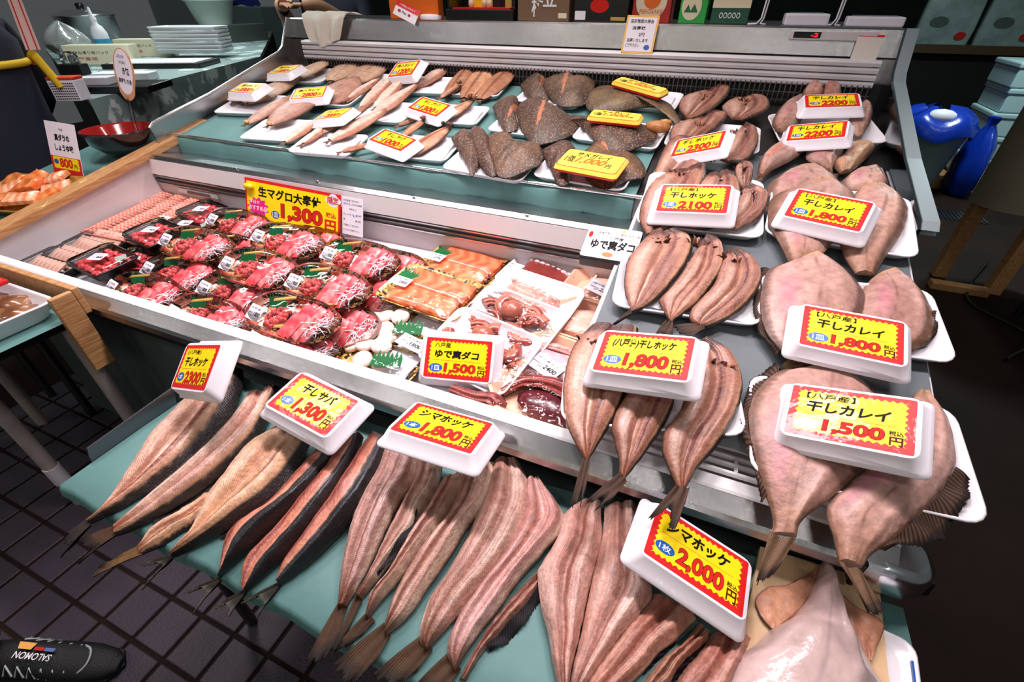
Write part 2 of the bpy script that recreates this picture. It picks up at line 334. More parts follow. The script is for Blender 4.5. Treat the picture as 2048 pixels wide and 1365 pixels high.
# drain grate on the aisle floor
g = thing('drain_grate', 'dark slotted drain grate in the aisle floor behind the right end of the case', 'grate', at((1870, 428), (0, 0, 0)))
c0 = WORLD(g)
MB().box(c0.x - .35, c0.x + .35, c0.y - .12, c0.y + .12, .0, .004).build('frame', BLACKM, g)
bm_ = MB().box(-.008, .008, -.11, .11, .004, .012).mesh('bar', DSTEEL)
for i in range(22): o = bpy.data.objects.new('bar', bm_); COL.objects.link(o); o.parent = g; o.location = (-.33 + i * .0314, 0, 0)

def extX(mb, prof, x0, x1, mi=0):
    """profile of (y, z) pulled along X"""
    n = len(prof); V = [(x0, y, z) for y, z in prof] + [(x1, y, z) for y, z in prof]
    return mb.add(V, [list(range(n)), list(range(n, 2 * n))[::-1]] + [[i, n + i, n + (i + 1) % n, (i + 1) % n] for i in range(n)], mi, False)

# ------------------------------------------------------------------ the refrigerated case
CASE = thing('display_case', 'long stainless steel refrigerated display case with lower well and upper shelf', 'display case', (-.86, 1.4, 0))
WELLF = mat('well_floor_plate', (222, 214, 220), 0.45, bump=0.5, bscale=150, bdist=0.003)
PANEL = mat('grey_green_panel', (82, 94, 92), 0.4, vary=0.08, vscale=3)
x0, x1 = XL, XR
extX(MB(), [(.62, .10), (.66, .10), (.66, .76), (.62, .74)], x0, x1).build('front_panel', PANEL, CASE)
extX(MB(), [(.66, .0), (2.4, .0), (2.4, .10), (.66, .10)], x0 + .02, x1 - .02).build('plinth', BLACKM, CASE)
extX(MB(), [(.600, .700), (.622, .700), (.622, .765), (.583, .770), (.578, .745)], x0, x1).build('bumper_strip', BLACK, CASE)
x1 = .40
extX(MB(), [(.590, .819), (.562, .799), (.556, .791), (.556, .772), (.585, .768), (.60, .775), (.60, .818)], x0, x1).build('front_trim', STEEL, CASE)
extX(MB(), [(.590, .820), (.594, .8235), (.618, .8235), (.622, .820), (.622, .74), (.60, .74), (.60, .815)], x0, x1).build('front_rim', WHITEM, CASE)
x1 = XR
extX(MB(), [(.622, .728), (1.25, .797), (1.25, .77), (.622, .70)], x0 + .01, x1).build('well_floor', WELLF, CASE)
extX(MB(), [(1.25, .79), (1.262, .79), (1.262, .905), (1.25, .905)], x0, x1).build('well_back_wall', OFFW, CASE)
for i in range(3):
    z = .868 + i * .0145
    extX(MB(), [(1.238, z), (1.25, z - .003), (1.25, z + .006), (1.236, z + .005)], x0 + .01, x1).build('slat', DSTEEL if i == 1 else STEEL, CASE)
extX(MB(), [(1.232, .908), (1.25, .905), (1.262, .905), (1.262, .968), (1.25, .972), (1.236, .968)], x0, x1).build('white_rail', WHITEM, CASE)
rail = CASE.children[-1]
scr = MB(); scr.lathe([(.006, 0), (.006, .002), (.004, .003)], 12); scm = scr.mesh('screw', STEEL)
extX(MB(), [(1.236, .972), (1.262, .968), (1.38, .952), (1.38, .962), (1.30, .977), (1.25, .982)], x0, x1).build('ledge', STEEL, CASE)
for px in ((472, 338), (635, 364), (828, 396), (1054, 432)):
    q = atY(px, 1.245); o = bpy.data.objects.new('screw', scm); COL.objects.link(o); o.parent = CASE; o.location = Vector(q) - CASE.location; o.rotation_euler = (math.radians(70), 0, 0)
extX(MB(), [(1.385, .90), (1.40, .90), (1.40, 1.018), (1.392, 1.018)], x0, x1).build('shelf_front', STEEL, CASE)
extX(MB(), [(1.392, 1.016), (2.16, 1.182), (2.16, 1.165), (1.392, 1.0)], x0, x1).build('shelf', DSTEEL, CASE)
MB().tube([(x0 + .02, 1.388, 1.031), (x1 - .3, 1.388, 1.031)], .0055, 10).build('shelf_lip', CHROME, CASE)
extX(MB(), [(2.175, 1.16), (2.20, 1.16), (2.20, 1.26), (2.175, 1.26)], x0, x1).build('grille_back', BLACKM, CASE)
gm = MB()
for i in range(150):
    x = x0 + .04 + i * (x1 - x0 - .08) / 149; gm.box(x - .002, x + .002, 2.160, 2.164, 1.19, 1.258)
for z in (1.2, 1.226, 1.252): gm.box(x0 + .03, x1 - .03, 2.158, 2.160, z - .0015, z + .0015)
o = gm.build('air_grille_wires', DSTEEL, CASE); o['kind'] = 'stuff'
for i in range(4):
    z = 1.252 + i * .021
    extX(MB(), [(2.165, z), (2.19, z + .004), (2.19, z + .019), (2.172, z + .017), (2.163, z + .010)], x0 + .09, x1 - .03).build('slat', OFFW, CASE)
extX(MB(), [(2.205, 1.334), (2.198, 1.34), (2.213, 1.418), (2.222, 1.424), (2.75, 1.424), (2.75, 1.0), (2.30, 1.0), (2.205, 1.25)], x0, x1).build('back_rail', STEEL, CASE)
MB().box(x0, x0 + .10, 2.17, 2.30, 1.17, 1.334).build('corner_block', DSTEEL, CASE)
for X, nm, m in ((x0 - .008, 'side_panel', STEEL), (x1, 'side_panel', mat('mirror_steel', (150, 158, 162), .10, 1.0))):
    pr = [(2.235, 1.424), (2.20, 1.424), (2.125, 1.305), (2.09, 1.282), (1.63, 1.153), (1.33, 1.086), (1.31, 1.07), (1.32, 1.0), (1.40, 0.995), (2.235, 1.16)]
    extX(MB(), pr, X, X + .008).build(nm, m, CASE)
    edge = [(X + .004, a, b) for a, b in pr[1:7]]; 
    if X < 0: MB().tube(edge, .006, 8).build('edge_bar', CHROME, CASE)
    else: MB().grid(np.array([[(X + .006, a, b), (X + .042, a, b)] for _, a, b in edge]), 0, False).grid(np.array([[(X + .006, a + .004, b - .012), (X + .042, a + .004, b - .012)] for _, a, b in edge]), 0, False).build('edge_strip', mat('clear_strip_steel', (190, 204, 208), .2, .55), CASE)
extX(MB(), [(.60, .66), (1.40, .72), (1.40, 1.012), (1.25, .975), (.66, .838), (.60, .82)], x0 - .02, x0 + .012).build('side_wall', OFFW, CASE)
extX(MB(), [(1.25, .70), (2.35, .8), (2.35, 1.0), (1.40, .95), (1.262, .90)], x0, x1).build('case_body', DSTEEL, CASE)
# chrome corner end of the front trim
b = MB(); rg = []
for s_, z in ((.72, .728), (.90, .735), (1.0, .75), (1.0, .782), (.93, .796), (.75, .803)): rg.append([(.405 + p[0], .598 + p[1], z) for p in rrect(.105 * s_, .085 * s_, .034 * s_, 0, 7)])
b.loft(rg).build('corner_bumper', CHROME, CASE)
MB().box(.352, .362, .553, .575, .735, .80, 0, .004).build('bumper_clip', BLACK, CASE)
# temperature display
q = atY((1585, 76), 2.205); t = MB().box(q[0] - .01, q[0] + .255, 2.196, 2.204, 1.385, 1.413, 0, .003).box(q[0], q[0] + .085, 2.1945, 2.196, 1.391, 1.409, 1)
text(t, '-2', q[0] + .055, 1.394, .022, .012, 0, 2, .02)
tv = t.v[-1]; t.v[-1] = np.column_stack([tv[:, 0], np.full(len(tv), 2.1935), tv[:, 1]])
t.build('temperature_display', [OFFW, BLACK, mat('led_red', (255, 30, 40), .4, emit=2.0)], CASE)
# label holder on the left end of the well back wall
MB().box(-2.06, -1.83, 1.238, 1.25, .842, .862, 0, .003).box(-2.0, -1.87, 1.235, 1.238, .847, .858, 1).build('label_holder', [OFFW, DSTEEL], CASE)

# paper on the upper shelf, hanging over its front
pp = []
for y, z in ((1.381, .945), (1.379, .98), (1.381, 1.015), (1.392, 1.027), (1.45, 1.038), (1.6, 1.071), (1.8, 1.114), (2.0, 1.157), (2.15, 1.189)):
    row = []
    for i in range(40):
        x = XL + .03 + i * (-.20 - XL - .03) / 39; row.append((x, y - .004 * math.sin(i * 1.7), z + (.012 * math.sin(i * .9) + .008 * math.sin(i * 2.3) if z < .95 else 0)))
    pp.append(row)
tag(MB().grid(np.array(pp)).build('shelf_paper', TEAL), 'teal waxed paper covering the upper shelf and hanging over its front lip', 'paper')

# ------------------------------------------------------------------ raised deck on the right, its paper and white air grille
DECK = thing('raised_deck', 'raised grey paper covered deck bridging the right end of the case', 'deck', (.15, 1.0, .82))
extX(MB(), [(.665, .868), (1.30, 1.028), (1.75, 1.092), (1.75, 1.075), (1.30, 1.0), (.665, .845)], -.175, .462).build('deck_board', OFFW, DECK)
for sx in (-.165, .44): extX(MB(), [(.68, .74), (.71, .74), (.71, .86), (.68, .85)], sx, sx + .02).build('leg', OFFW, DECK); extX(MB(), [(1.18, .80), (1.21, .80), (1.21, .98), (1.18, .975)], sx, sx + .02).build('leg', OFFW, DECK)
pp = []
for y, z in ((.652, .862), (.66, .8735), (.8, .9085), (1.0, .9585), (1.15, .996), (1.29, 1.031), (1.32, 1.037), (1.5, 1.0625), (1.74, 1.0955)):
    pp.append([(-.165 + i * .62 / 20, y + .004 * math.sin(i * 2.1), z + .0012 * math.sin(i * 1.1 + y * 30)) for i in range(21)])
MB().grid(np.array(pp)).build('deck_paper', TEALD, DECK)
g = thing('air_return_grille', 'white plastic slotted grille lying along the inside of the front rim at the right', 'grille', (.17, .645, .822))
gb = MB()
for yy in (.626, .646, .664): gb.box(-.10, .42, yy - .003, yy + .003, .824, .834, 0, .001, 1)
gb.build('rail', WHITEM, g); bb = MB().box(-.003, .003, -.019, .019, .003, .011).mesh('bar', WHITEM)
for i in range(9): o = bpy.data.objects.new('bar', bb); COL.objects.link(o); o.parent = g; o.location = (-.26 + i * .062, 0, 0)

# ------------------------------------------------------------------ low table in front
TB = thing('low_table', 'low folding table in front of the case with a bent steel side plate', 'table', (-.3, .4, 0))
MB().box(-1.07, .44, .19, .56, .665, .697, 0, .004).build('table_top', DSTEEL, TB)
for lx in (-.95, .36):
    for ly in (.26, .5): MB().tube([(lx, ly, 0), (lx, ly, .67)], .014, 10).build('leg', DSTEEL, TB)
sp = [atX(p, -1.085) for p in ((172, 897), (345, 774), (352, 812), (335, 826), (200, 940), (188, 935), (176, 912))]
V = [tuple(p) for p in sp] + [(p[0] + .004, p[1], p[2]) for p in sp]; n = len(sp)
MB().add(V, [list(range(n))[::-1], list(range(n, 2 * n))] + [[i, (i + 1) % n, n + (i + 1) % n, n + i] for i in range(n)], 0, False).build('side_plate', mat('dull_plate', (120, 116, 122), .35, .9), TB)
pp = []
for y, z in ((.168, .672), (.170, .690), (.178, .7005), (.25, .7005), (.35, .7005), (.45, .7005), (.57, .7005)):
    pp.append([(-1.08 + i * 1.53 / 40, y + (.003 * math.sin(i * 1.3)), z + .0010 * math.sin(i * .9 + y * 25) ) for i in range(41)])
tag(MB().grid(np.array(pp)).build('table_paper', TEAL), 'teal waxed paper sheet spread over the low front table', 'paper')
# ------------------------------------------------------------------ price trays: upturned foam trays with a printed card under film
TR = {
    't2300': ((-0.893, 0.446, 0.859), (0.932, -0.099, 0.349), (-0.334, -0.611, 0.718)),
    's1300': ((-0.641, 0.473, 0.810), (0.994, -0.095, -0.055), (0.040, -0.155, 0.987)),
    's1800': ((-0.348, 0.486, 0.841), (0.999, 0.028, 0.022), (-0.027, 0.188, 0.982)),
    's2000': ((0.107, 0.463, 0.772), (0.949, -0.087, -0.303), (0.303, -0.005, 0.953)),
    'b1500': ((0.292, 0.686, 0.948), (0.936, -0.200, 0.291), (-0.341, -0.300, 0.891)),
    'b1800': ((0.305, 0.902, 0.973), (0.998, -0.053, 0.034), (-0.051, -0.363, 0.930)),
    'a1800': ((-0.034, 0.697, 0.963), (0.977, -0.049, 0.210), (-0.215, -0.255, 0.943)),
    'a2100': ((-0.029, 1.223, 1.078), (0.993, -0.021, 0.116), (-0.115, -0.401, 0.909)),
    'b1800c': ((0.276, 1.311, 1.066), (0.958, -0.286, 0.005), (-0.135, -0.438, 0.889)),
    'a2300': ((-0.062, 1.776, 1.081), (0.926, -0.200, 0.321), (-0.372, -0.324, 0.870)),
    'b2200': ((0.285, 1.912, 1.123), (0.969, -0.150, 0.197), (-0.235, -0.300, 0.924)),
    'b2200b': ((0.320, 2.102, 1.187), (0.995, 0.034, 0.089), (-0.077, -0.270, 0.960)),
    'u1300': ((-1.155, 1.833, 1.112), (0.972, -0.211, -0.104), (0.027, -0.341, 0.940)),
    'u1000': ((-1.162, 1.559, 1.038), (0.980, -0.151, -0.129), (0.088, -0.254, 0.963)),
    'u2000': ((-1.593, 1.748, 1.066), (0.984, -0.084, 0.155), (-0.171, -0.232, 0.958)),
    'u2800': ((-1.876, 1.920, 1.110), (0.932, 0.352, 0.081), (0.050, -0.346, 0.937)),
    'u3300': ((-2.119, 1.788, 1.133), (0.997, -0.062, 0.038), (-0.054, -0.290, 0.956)),
    'u3800': ((-2.108, 2.029, 1.186), (0.987, -0.138, 0.077), (-0.111, -0.262, 0.959)),
    'u1200': ((-1.462, 2.147, 1.209), (0.975, -0.182, 0.130), (-0.208, -0.526, 0.824)),
    'w1500': ((-0.455, 0.754, 0.799), (0.978, 0.198, 0.057), (0.110, -0.735, 0.669)),
}
TA, TBW, TH, LA, LB = .205, .132, .03, .161, .094
tray_rings = [(1.0, 1.0, 0, .012), (1.0, 1.0, .0035, .012), (.955, .93, .006, .012), (.86, .80, TH - .002, .014), (.845, .78, TH, .014)]
def price_tray(key, plane, hh, label, title, price, unit='1皿', top=None, zig=True, small='税込', outline=False, name='price_tray', plainred=True):
    P, X, Zn = [np.array(v) for v in TR[key]]
    s = 1.0
    if hh is not None:
        lo, hi = .6, 1.3
        for _ in range(50):                                     # slide along the sight line until it lies hh above the goods' surface
            s = (lo + hi) / 2; q = EYE + s * (P - EYE); d = q[2] - (plane[1] + plane[2] * (q[1] - plane[0]))
            if d > hh: lo = s
            else: hi = s
    q = EYE + s * (P - EYE); Y = np.cross(Zn, X)
    root = thing(name, label, 'price tag', group='price trays')
    root.matrix_world = Matrix(((X[0], Y[0], Zn[0], q[0]), (X[1], Y[1], Zn[1], q[1]), (X[2], Y[2], Zn[2], q[2]), (0, 0, 0, 1))) @ Matrix.Scale(s, 4)
    b = MB().loft([rrect(TA * a, TBW * c, r, z) for a, c, z, r in tray_rings], cap0=False); b.loft([rrect(TA * a - .006, TBW * c - .006, r - .002, z - .003) for a, c, z, r in tray_rings[1:]], cap0=False, cap1=True)
    b.build('foam_tray', FOAM, root, True)
    z = TH + .0006; l, w_ = LA / 2, LB / 2
    c = MB().poly(rrect(LA, LB, .003, z, 3), 0)
    if zig: c.poly(zigzag(-l + .009, l - .009, -w_ + .008, w_ - .006, z=z + .0004), 1)
    else: c.poly(rrect(LA - .012, LB - .012, .003, z + .0004, 3), 1)
    ty = w_ - .012; th = .027
    if top: ty -= .013; th = .024
    c.poly([(-l + .018, ty - th - .0035, z + .0006), (l - .022, ty - th - .0035, z + .0006), (l - .022, ty - th - .003, z + .0006), (-l + .018, ty - th - .003, z + .0006)], 0)
    ph = w_ + ty - th - .008 - .011; by = -w_ + .0115
    c.poly(ellipse(-l + .029, by + ph * .45, .0165, .010, 24, z + .0006), 2)
    card = c.build('price_card', [RED, YEL, BLUE], root, True)
    t = MB()
    if top: text(t, top, -l + .022, w_ - .022, .013 * len(top), .0115, z + .0008, 0, .012)
    tw = min(.0215 * len(title), LA - .05); text(t, title, -l + .024 + (LA - .055 - tw) * .5 * (0 if top else 1), ty - th + .002, tw, th - .004, z + .0008, 0, .034, .12)
    text(t, unit, -l + .019, by + ph * .45 - .006, .020, .012, z + .0009, 2, .012)
    text(t, price, -l + .049, by - .001, .078, ph, z + .0008, 3, .052, .05); text(t, price, -l + .0496, by - .0006, .0768, ph - .0012, z + .0010, 1, .030, .05)
    text(t, small, l - .030, by + ph * .58, .017, .0085, z + .0009, 0, .012); text(t, '円', l - .029, by - .001, .016, ph * .55, z + .0009, 3, .022)
    t.build('lettering', [INK, REDINK, WHITEP, DRED], card, True)
    return root
H_, K_ = '干しホッケ', '干しカレイ'
price_tray('t2300', T_, None, 'white price tray reading 2300 yen, standing steeply at the left end of the low table', H_, '2300', '1本', '(八戸産)')
price_tray('s1300', T_, None, 'white price tray for salted mackerel at 1300 yen lying on dark skinned fish', '干しサバ', '1,300', '1本')
price_tray('s1800', T_, None, 'white price tray with katakana and 1800 yen on the low table, middle of the front', 'シマホッケ', '1,800', '1本')
price_tray('s2000', T_, None, 'tilted white price tray reading 2000 yen beside the squid', 'シマホッケ', '2,000', '1枚')
price_tray('b1500', RT, .07, 'white price tray reading 1500 yen on the two large front flounders', K_, '1,500', '1皿', '【八戸産】')
price_tray('b1800', RT, .06, 'white price tray reading 1800 yen on pale flounders, second from the front', K_, '1,800', '1皿', '【八戸産】')
price_tray('a1800', RT, .075, 'white price tray reading 1800 yen resting across three split fish above the front rim', '(八戸産)干しホッケ', '1,800', '1皿')
price_tray('a2100', RT, .06, 'white price tray reading 2100 yen on curled split fish', H_, '2100', '1皿', '【八戸産】')
price_tray('b1800c', RT, .065, 'white price tray reading 1800 yen on brown rimmed flounders, third from the front', K_, '1,800', '1皿', '【八戸産】')
price_tray('a2300', RT2, .055, 'tipped white price tray reading 2300 yen among curled split fish', H_, '2300')
price_tray('b2200', RT2, .06, 'white price tray reading 2200 yen, the nearer of the two 2200 trays', K_, '2200')
price_tray('b2200b', UP, .06, 'white price tray reading 2200 yen, farthest back by the right side panel', K_, '2200')
price_tray('u1300', UP, .05, 'white price tray reading 1300 yen among small horse mackerel', '干しアジ', '1300', zig=True)
price_tray('u1000', UP, .045, 'white price tray reading 1000 yen at the front lip of the upper shelf', '干しアジ', '1000')
price_tray('u2000', UP, .05, 'white price tray reading 2000 yen between two rows of slim pale fish', '干しカレイ', '2000', zig=False)
price_tray('u2800', UP, .05, 'white price tray reading 2800 yen on brown flounders of the upper shelf', '宗八カレイ', '2800', zig=False)
price_tray('u3300', UP, .05, 'white price tray reading 3300 yen, the leftmost on the upper shelf', '宗八カレイ', '3300', zig=False)
price_tray('u3800', UP, .05, 'white price tray reading 1800 yen at the back left corner of the upper shelf', '宗八カレイ', '1800', zig=False)
price_tray('u1200', UP, .06, 'white price tray reading 1200 yen, propped up at the back of the upper shelf', '宗八カレイ', '1200')
price_tray('w1500', WELL, .055, 'white price tray reading 1500 yen leaning on the boiled octopus trays', 'ゆで真ダコ', '1,500', '1皿', '八戸産')

# ------------------------------------------------------------------ fish bodies from two edge lines lying on a surface
def lift(pts, pl, h, n):
    h = (h, h) if np.isscalar(h) else h
    return np.array([at(p, pl, hh) for p, hh in zip(pts, np.linspace(h[0], h[1], len(pts)))]) if n is None else crv(np.array([at(p, pl, hh) for p, hh in zip(pts, np.linspace(h[0], h[1], len(pts)))]), n)
def ribbon(L, R, pl, colf, h=(.004, .004), hR=None, thick=.022, nu=90, nv=30, seed=1, rough=.0016, groove=.55, seam=.5, flat=4, headup=0.0, curl=0.0):
    A = lift(L, pl, h, nu); B = lift(R, pl, h if hR is None else hR, nu)
    u = np.linspace(0, 1, nu)[:, None] * np.ones((1, nv)); v = np.ones((nu, 1)) * np.linspace(0, 1, nv)[None, :]
    P = A[:, None, :] * (1 - v[..., None]) + B[:, None, :] * v[..., None]
    wob = Wob(seed, 30, 18); wb2 = Wob(seed + 77, 9, 7)
    T = thick * (0.30 + 0.70 * np.sin(np.pi * np.clip(u[:, 0] * .86 + .12, 0, 1)) ** .8)
    prof = (1 - np.abs(2 * v - 1) ** flat) * (1 - groove * bell(v, seam, .09)) + .14 * bell(v, seam + .27, .07) - .16 * (groove > 0) * bell(v, seam + .19, .03) + .022 * (groove > 0) * np.sin(v * 55 + 2 * wob(u * .4, v * .2))
    z = T[:, None] * prof + rough * wob(u, v) * (1 - np.abs(2 * v - 1) ** 6) + thick * .18 * wb2(u, v)
    z += headup * np.clip(1 - u / .35, 0, 1) ** 2 + curl * np.abs(2 * v - 1) ** 3 * np.sin(np.pi * np.clip(u * 1.4, 0, 1))
    P = P.copy(); P[..., 2] += np.maximum(z, .0006)
    P[..., :2] += .0009 * np.stack([wob(u * 3, v), wb2(u * 4, v)], -1)
    c = colf(u, v, Wob(seed + 5, 24, 30), Wob(seed + 9, 6, 8))
    m = MB().grid(P, 0, True, lin(np.clip(c, 4, 255)), np.stack([u, v], -1))
    E = np.stack([P[:, 0], P[:, -1]], 1); E2 = E.copy(); E2[..., 2] -= .003
    cb = lin(np.clip(c[:, [0, -1]] * .9, 4, 255)); S = np.stack([P[:, 0], E2[:, 0]], 1); m.grid(S, 0, True, np.stack([lin(c[:, 0]), cb[:, 0]], 1), flip=True)
    S = np.stack([P[:, -1], E2[:, 1]], 1); m.grid(S, 0, True, np.stack([lin(c[:, -1]), cb[:, 1]], 1)); m.grid(E2, 0, False, cb, flip=True)
    for i in (0, -1):
        ring = P[i]; low = ring.copy(); low[:, 2] = np.linspace(E2[i, 0, 2], E2[i, 1, 2], nv); m.grid(np.stack([ring, low], 0), 0, False, lin(np.clip(np.stack([c[i], c[i] * .7], 0), 4, 255)), flip=(i == 0))
    return m
def fin(base, tips, pl, h0=.006, h1=.004, n=44, rows=7, c0=(96, 68, 50), c1=(42, 30, 25), tip=(22, 18, 17), wave=.0022, seed=3, split=.0, off=(0, 0, 0)):
    A = lift(base, pl, h0, n); B = np.array([at(p, pl, h1) for p in tips]); k = np.linspace(0, len(B) - 1, n); B = np.column_stack([np.interp(k, np.arange(len(B)), B[:, i]) for i in range(3)])
    t = np.linspace(0, 1, rows)[:, None, None]; P = A[None] * (1 - t) + B[None] * t + np.array(off)
    st = (np.arange(n) % 2)[None, :] * np.ones((rows, 1)); tt = t[..., 0] * np.ones((1, n)); P = P.copy(); P[..., 2] += wave * (st - .5) * (0.3 + tt) + .003 * np.sin(tt * 3.1 + np.arange(n)[None] * .3)
    g = np.random.RandomState(seed); P[-1] += (P[-1] - P[-2]) * g.uniform(-.4, .5, n)[:, None]
    c = mix(c0, c1, st); c = mix(c, np.array(tip) * np.ones_like(c), sstep(.62, 1.0, tt + .10 * (g.rand(1, n) - .5)))
    m = MB().grid(P, 0, True, lin(c)); Q = P.copy(); Q[..., 2] -= .0009; m.grid(Q, 0, True, lin(c), flip=True); return m
def edge_base(L, i0, i1):
    return L[i0:i1]
def c_hokke(seam=.48, dark=.88, lite=(222, 180, 156), deep=(190, 132, 108), head=.05, skin=(34, 28, 28), bone=True, lside=False, line=(116, 54, 42), linep=.2, lw=.042):
    def f(u, v, w1, w2):
        c = mix(lite, deep, .42 + .5 * w2(u, v) + .22 * w1(u, v) + .35 * (u - .5) + .08 * np.sin(v * 70 + 4 * w2(u, v)) + .2 * w1(u * .5, v * 2)); c = mix(c, np.array((232, 200, 184)) * np.ones_like(c), .55 * bell(v, .24, .12) * sstep(.05, .4, u))
        d = bell(v, seam + linep + .012 * w1(u, v), lw * (1.2 - .5 * u)); c = mix(c, np.array(line) * np.ones_like(c), d * sstep(.02, .15, u) * (.85 + .25 * np.sin(u * 190) + .2 * w1(u * 4, v)))
        c = mix(c, np.array((146, 84, 62)) * np.ones_like(c), .5 * bell(v, seam - .03, .02)); 
        if bone: c = mix(c, np.array((240, 222, 196)) * np.ones_like(c), .85 * bell(v, seam + .015, .014) * sstep(.45, .6, u) * (1 - sstep(.86, .95, u)))
        c = mix(c, np.array((150, 88, 58)) * np.ones_like(c), .75 * sstep(.86, 1.0, u)); c = mix(c, np.array((84, 44, 34)) * np.ones_like(c), sstep(head + .03, head - .03, u + .02 * w1(u, v * 2)))
        c = mix(c, np.array((156, 108, 80)) * np.ones_like(c), .8 * sstep(.05, .0, v)); c = mix(c, np.array((204, 158, 118)) * np.ones_like(c), .8 * bell(v, dark - .025, .02))
        e = sstep(dark - .012, dark + .012, v + .008 * w1(u * 6, v)); c = mix(c, np.array(skin) * np.ones_like(c), e)
        if lside: c = mix(c, np.array(skin) * np.ones_like(c), sstep(.035, .015, v))
        return c
    return f
def c_saba(dark=.6):
    def f(u, v, w1, w2):
        c = mix((224, 152, 118), (168, 84, 66), .45 + .5 * w2(u, v) + .3 * w1(u, v)); k = dark * .5
        c = mix(c, np.array((112, 40, 40)) * np.ones_like(c), .8 * bell(v, k + .02 * w1(u, v), .07)); c = mix(c, np.array((226, 176, 150)) * np.ones_like(c), .6 * bell(v, dark - .04, .03))
        c = mix(c, np.array((20, 20, 24)) * np.ones_like(c), sstep(dark - .01, dark + .03, v)); c = mix(c, np.array((70, 70, 78)) * np.ones_like(c), .5 * bell(v, dark + .16, .05))
        c = mix(c, np.array((60, 26, 24)) * np.ones_like(c), sstep(.08, .0, u)); return c
    return f
def c_shima(belly=.86, lite=(210, 170, 154), deep=(152, 104, 88), mid=.45, fin=False):
    def f(u, v, w1, w2):
        c = mix(lite, deep, .42 + .55 * w2(u, v) + .25 * w1(u, v) + .09 * np.sin(v * 64 + 4 * w2(u, v)) + .22 * w1(u * .5, v * 2)); c = mix(c, np.array((124, 66, 52)) * np.ones_like(c), .7 * bell(v, mid + .015 * w1(u * 2, v), .05)); c = mix(c, np.array((146, 84, 70)) * np.ones_like(c), .6 * bell(v, mid - .22, .05))
        c = mix(c, np.array((226, 200, 192)) * np.ones_like(c), .38 * bell(v, mid + .17, .06) + .22 * bell(v, .1, .08)); c = mix(c, np.array((236, 218, 196)) * np.ones_like(c), .75 * sstep(belly - .04, belly + .03, v)); c = mix(c, np.array((122, 88, 74)) * np.ones_like(c), sstep(.965, .995, v))
        c = mix(c, np.array((110, 66, 46)) * np.ones_like(c), .85 * sstep(.86, 1.0, u)); return c
    return f
def c_karei(rim=(104, 72, 56), lite=(196, 156, 144), deep=(152, 110, 98), rl=.09, rr=.09, stain=(190, 118, 132), sp=(.3, .45), line=.52, both=True):
    def f(u, v, w1, w2):
        c = mix(lite, deep, .4 + .5 * w2(u, v) + .2 * w1(u, v)); c = mix(c, np.array(stain) * np.ones_like(c), .7 * bell(v, sp[0], .10) * bell(u, sp[1], .22))
        c = mix(c, np.array((124, 84, 74)) * np.ones_like(c), .7 * bell(v, line + .05 * np.sin(u * 5), .012)); c = mix(c, np.array((150, 108, 84)) * np.ones_like(c), .75 * sstep(.72, 1.0, u)); c = mix(c, np.array((184, 140, 90)) * np.ones_like(c), .55 * sstep(.10, .0, u))
        e = sstep(rl + .03, rl - .03, v + .015 * w1(u * 9, v)) + sstep(1 - rr - .03, 1 - rr + .03, v + .015 * w1(u * 9, v)); return mix(c, np.array(rim) * np.ones_like(c), np.clip(e, 0, 1) * .9)
    return f
def fish(name, label, cat, L, R, pl, colf, tail=None, fins=(), group=None, m=None, **k):
    b = ribbon(L, R, pl, colf, **k); V = np.vstack(b.v); r = thing(name, label, cat, (V[:, 0].mean(), V[:, 1].mean(), V[:, 2].min()), group)
    b.build('body', m or FISH, r)
    if tail: fin(*tail[:2], pl, **(tail[2] if len(tail) > 2 else {})).build('tail_fin', FIN, r)
    for f_ in fins: fin(*f_[:2], pl, **(f_[2] if len(f_) > 2 else {})).build('fin', FIN, r)
    return r
BLK = dict(c0=(40, 36, 40), c1=(12, 11, 13), tip=(10, 9, 10))
GREY = dict(c0=(58, 54, 46), c1=(24, 22, 20), tip=(84, 82, 72))
gA = 'whole split fish fanned out on the low table'
# ---- left group on the low table
k = crop(100, 680, 2.438)
fish('split_fish', 'pale split dried fish, the leftmost on the low table', 'fish', k((690, 250), (620, 330), (540, 420), (470, 510), (400, 620), (330, 720), (270, 800), (185, 885)), k((940, 145), (938, 250), (860, 400), (710, 570), (570, 680), (410, 785), (300, 850), (196, 900)), T_, c_hokke(.46, .86), (k((182, 880), (200, 905)), k((64, 975), (90, 1000), (100, 1010), (46, 1070)), dict(c0=(60, 50, 42), c1=(24, 21, 20))), group=gA, h=(.02, .004), thick=.034, seed=11)
fish('split_fish', 'pinkish split dried fish with long black fin, second from left on the low table', 'fish', k((960, 290), (880, 420), (760, 550), (630, 665), (500, 770), (400, 850), (325, 910)), k((1120, 235), (1075, 370), (1000, 500), (905, 600), (790, 700), (650, 795), (500, 880), (400, 930), (322, 957)), T_, c_hokke(.38, .89, (228, 190, 172), (196, 146, 130), linep=.12), (k((325, 905), (320, 957)), k((150, 968), (170, 1010), (215, 1020), (128, 1102)), dict(c0=(96, 66, 48), c1=(36, 28, 24))), [(k((1000, 500), (905, 600), (790, 700), (650, 795), (500, 880)), k((1030, 525), (940, 650), (820, 760), (680, 840), (520, 905)), BLK)], group=gA, h=(.02, .004), thick=.036, seed=12)
fish('split_fish', 'half hidden split fish with a rolled tail, under its neighbours on the low table', 'fish', k((760, 740), (640, 850), (540, 905), (480, 950), (440, 1010)), k((900, 780), (760, 880), (640, 950), (540, 1010), (446, 1048)), T_, c_hokke(.45, .93, (226, 184, 150), (198, 140, 104)), (k((436, 1004), (446, 1050)), k((290, 1085), (240, 1110), (205, 1160)), dict(c0=(140, 104, 62), c1=(70, 52, 36), tip=(60, 46, 34))), group=gA, h=(.002, .002), thick=.022, seed=13)
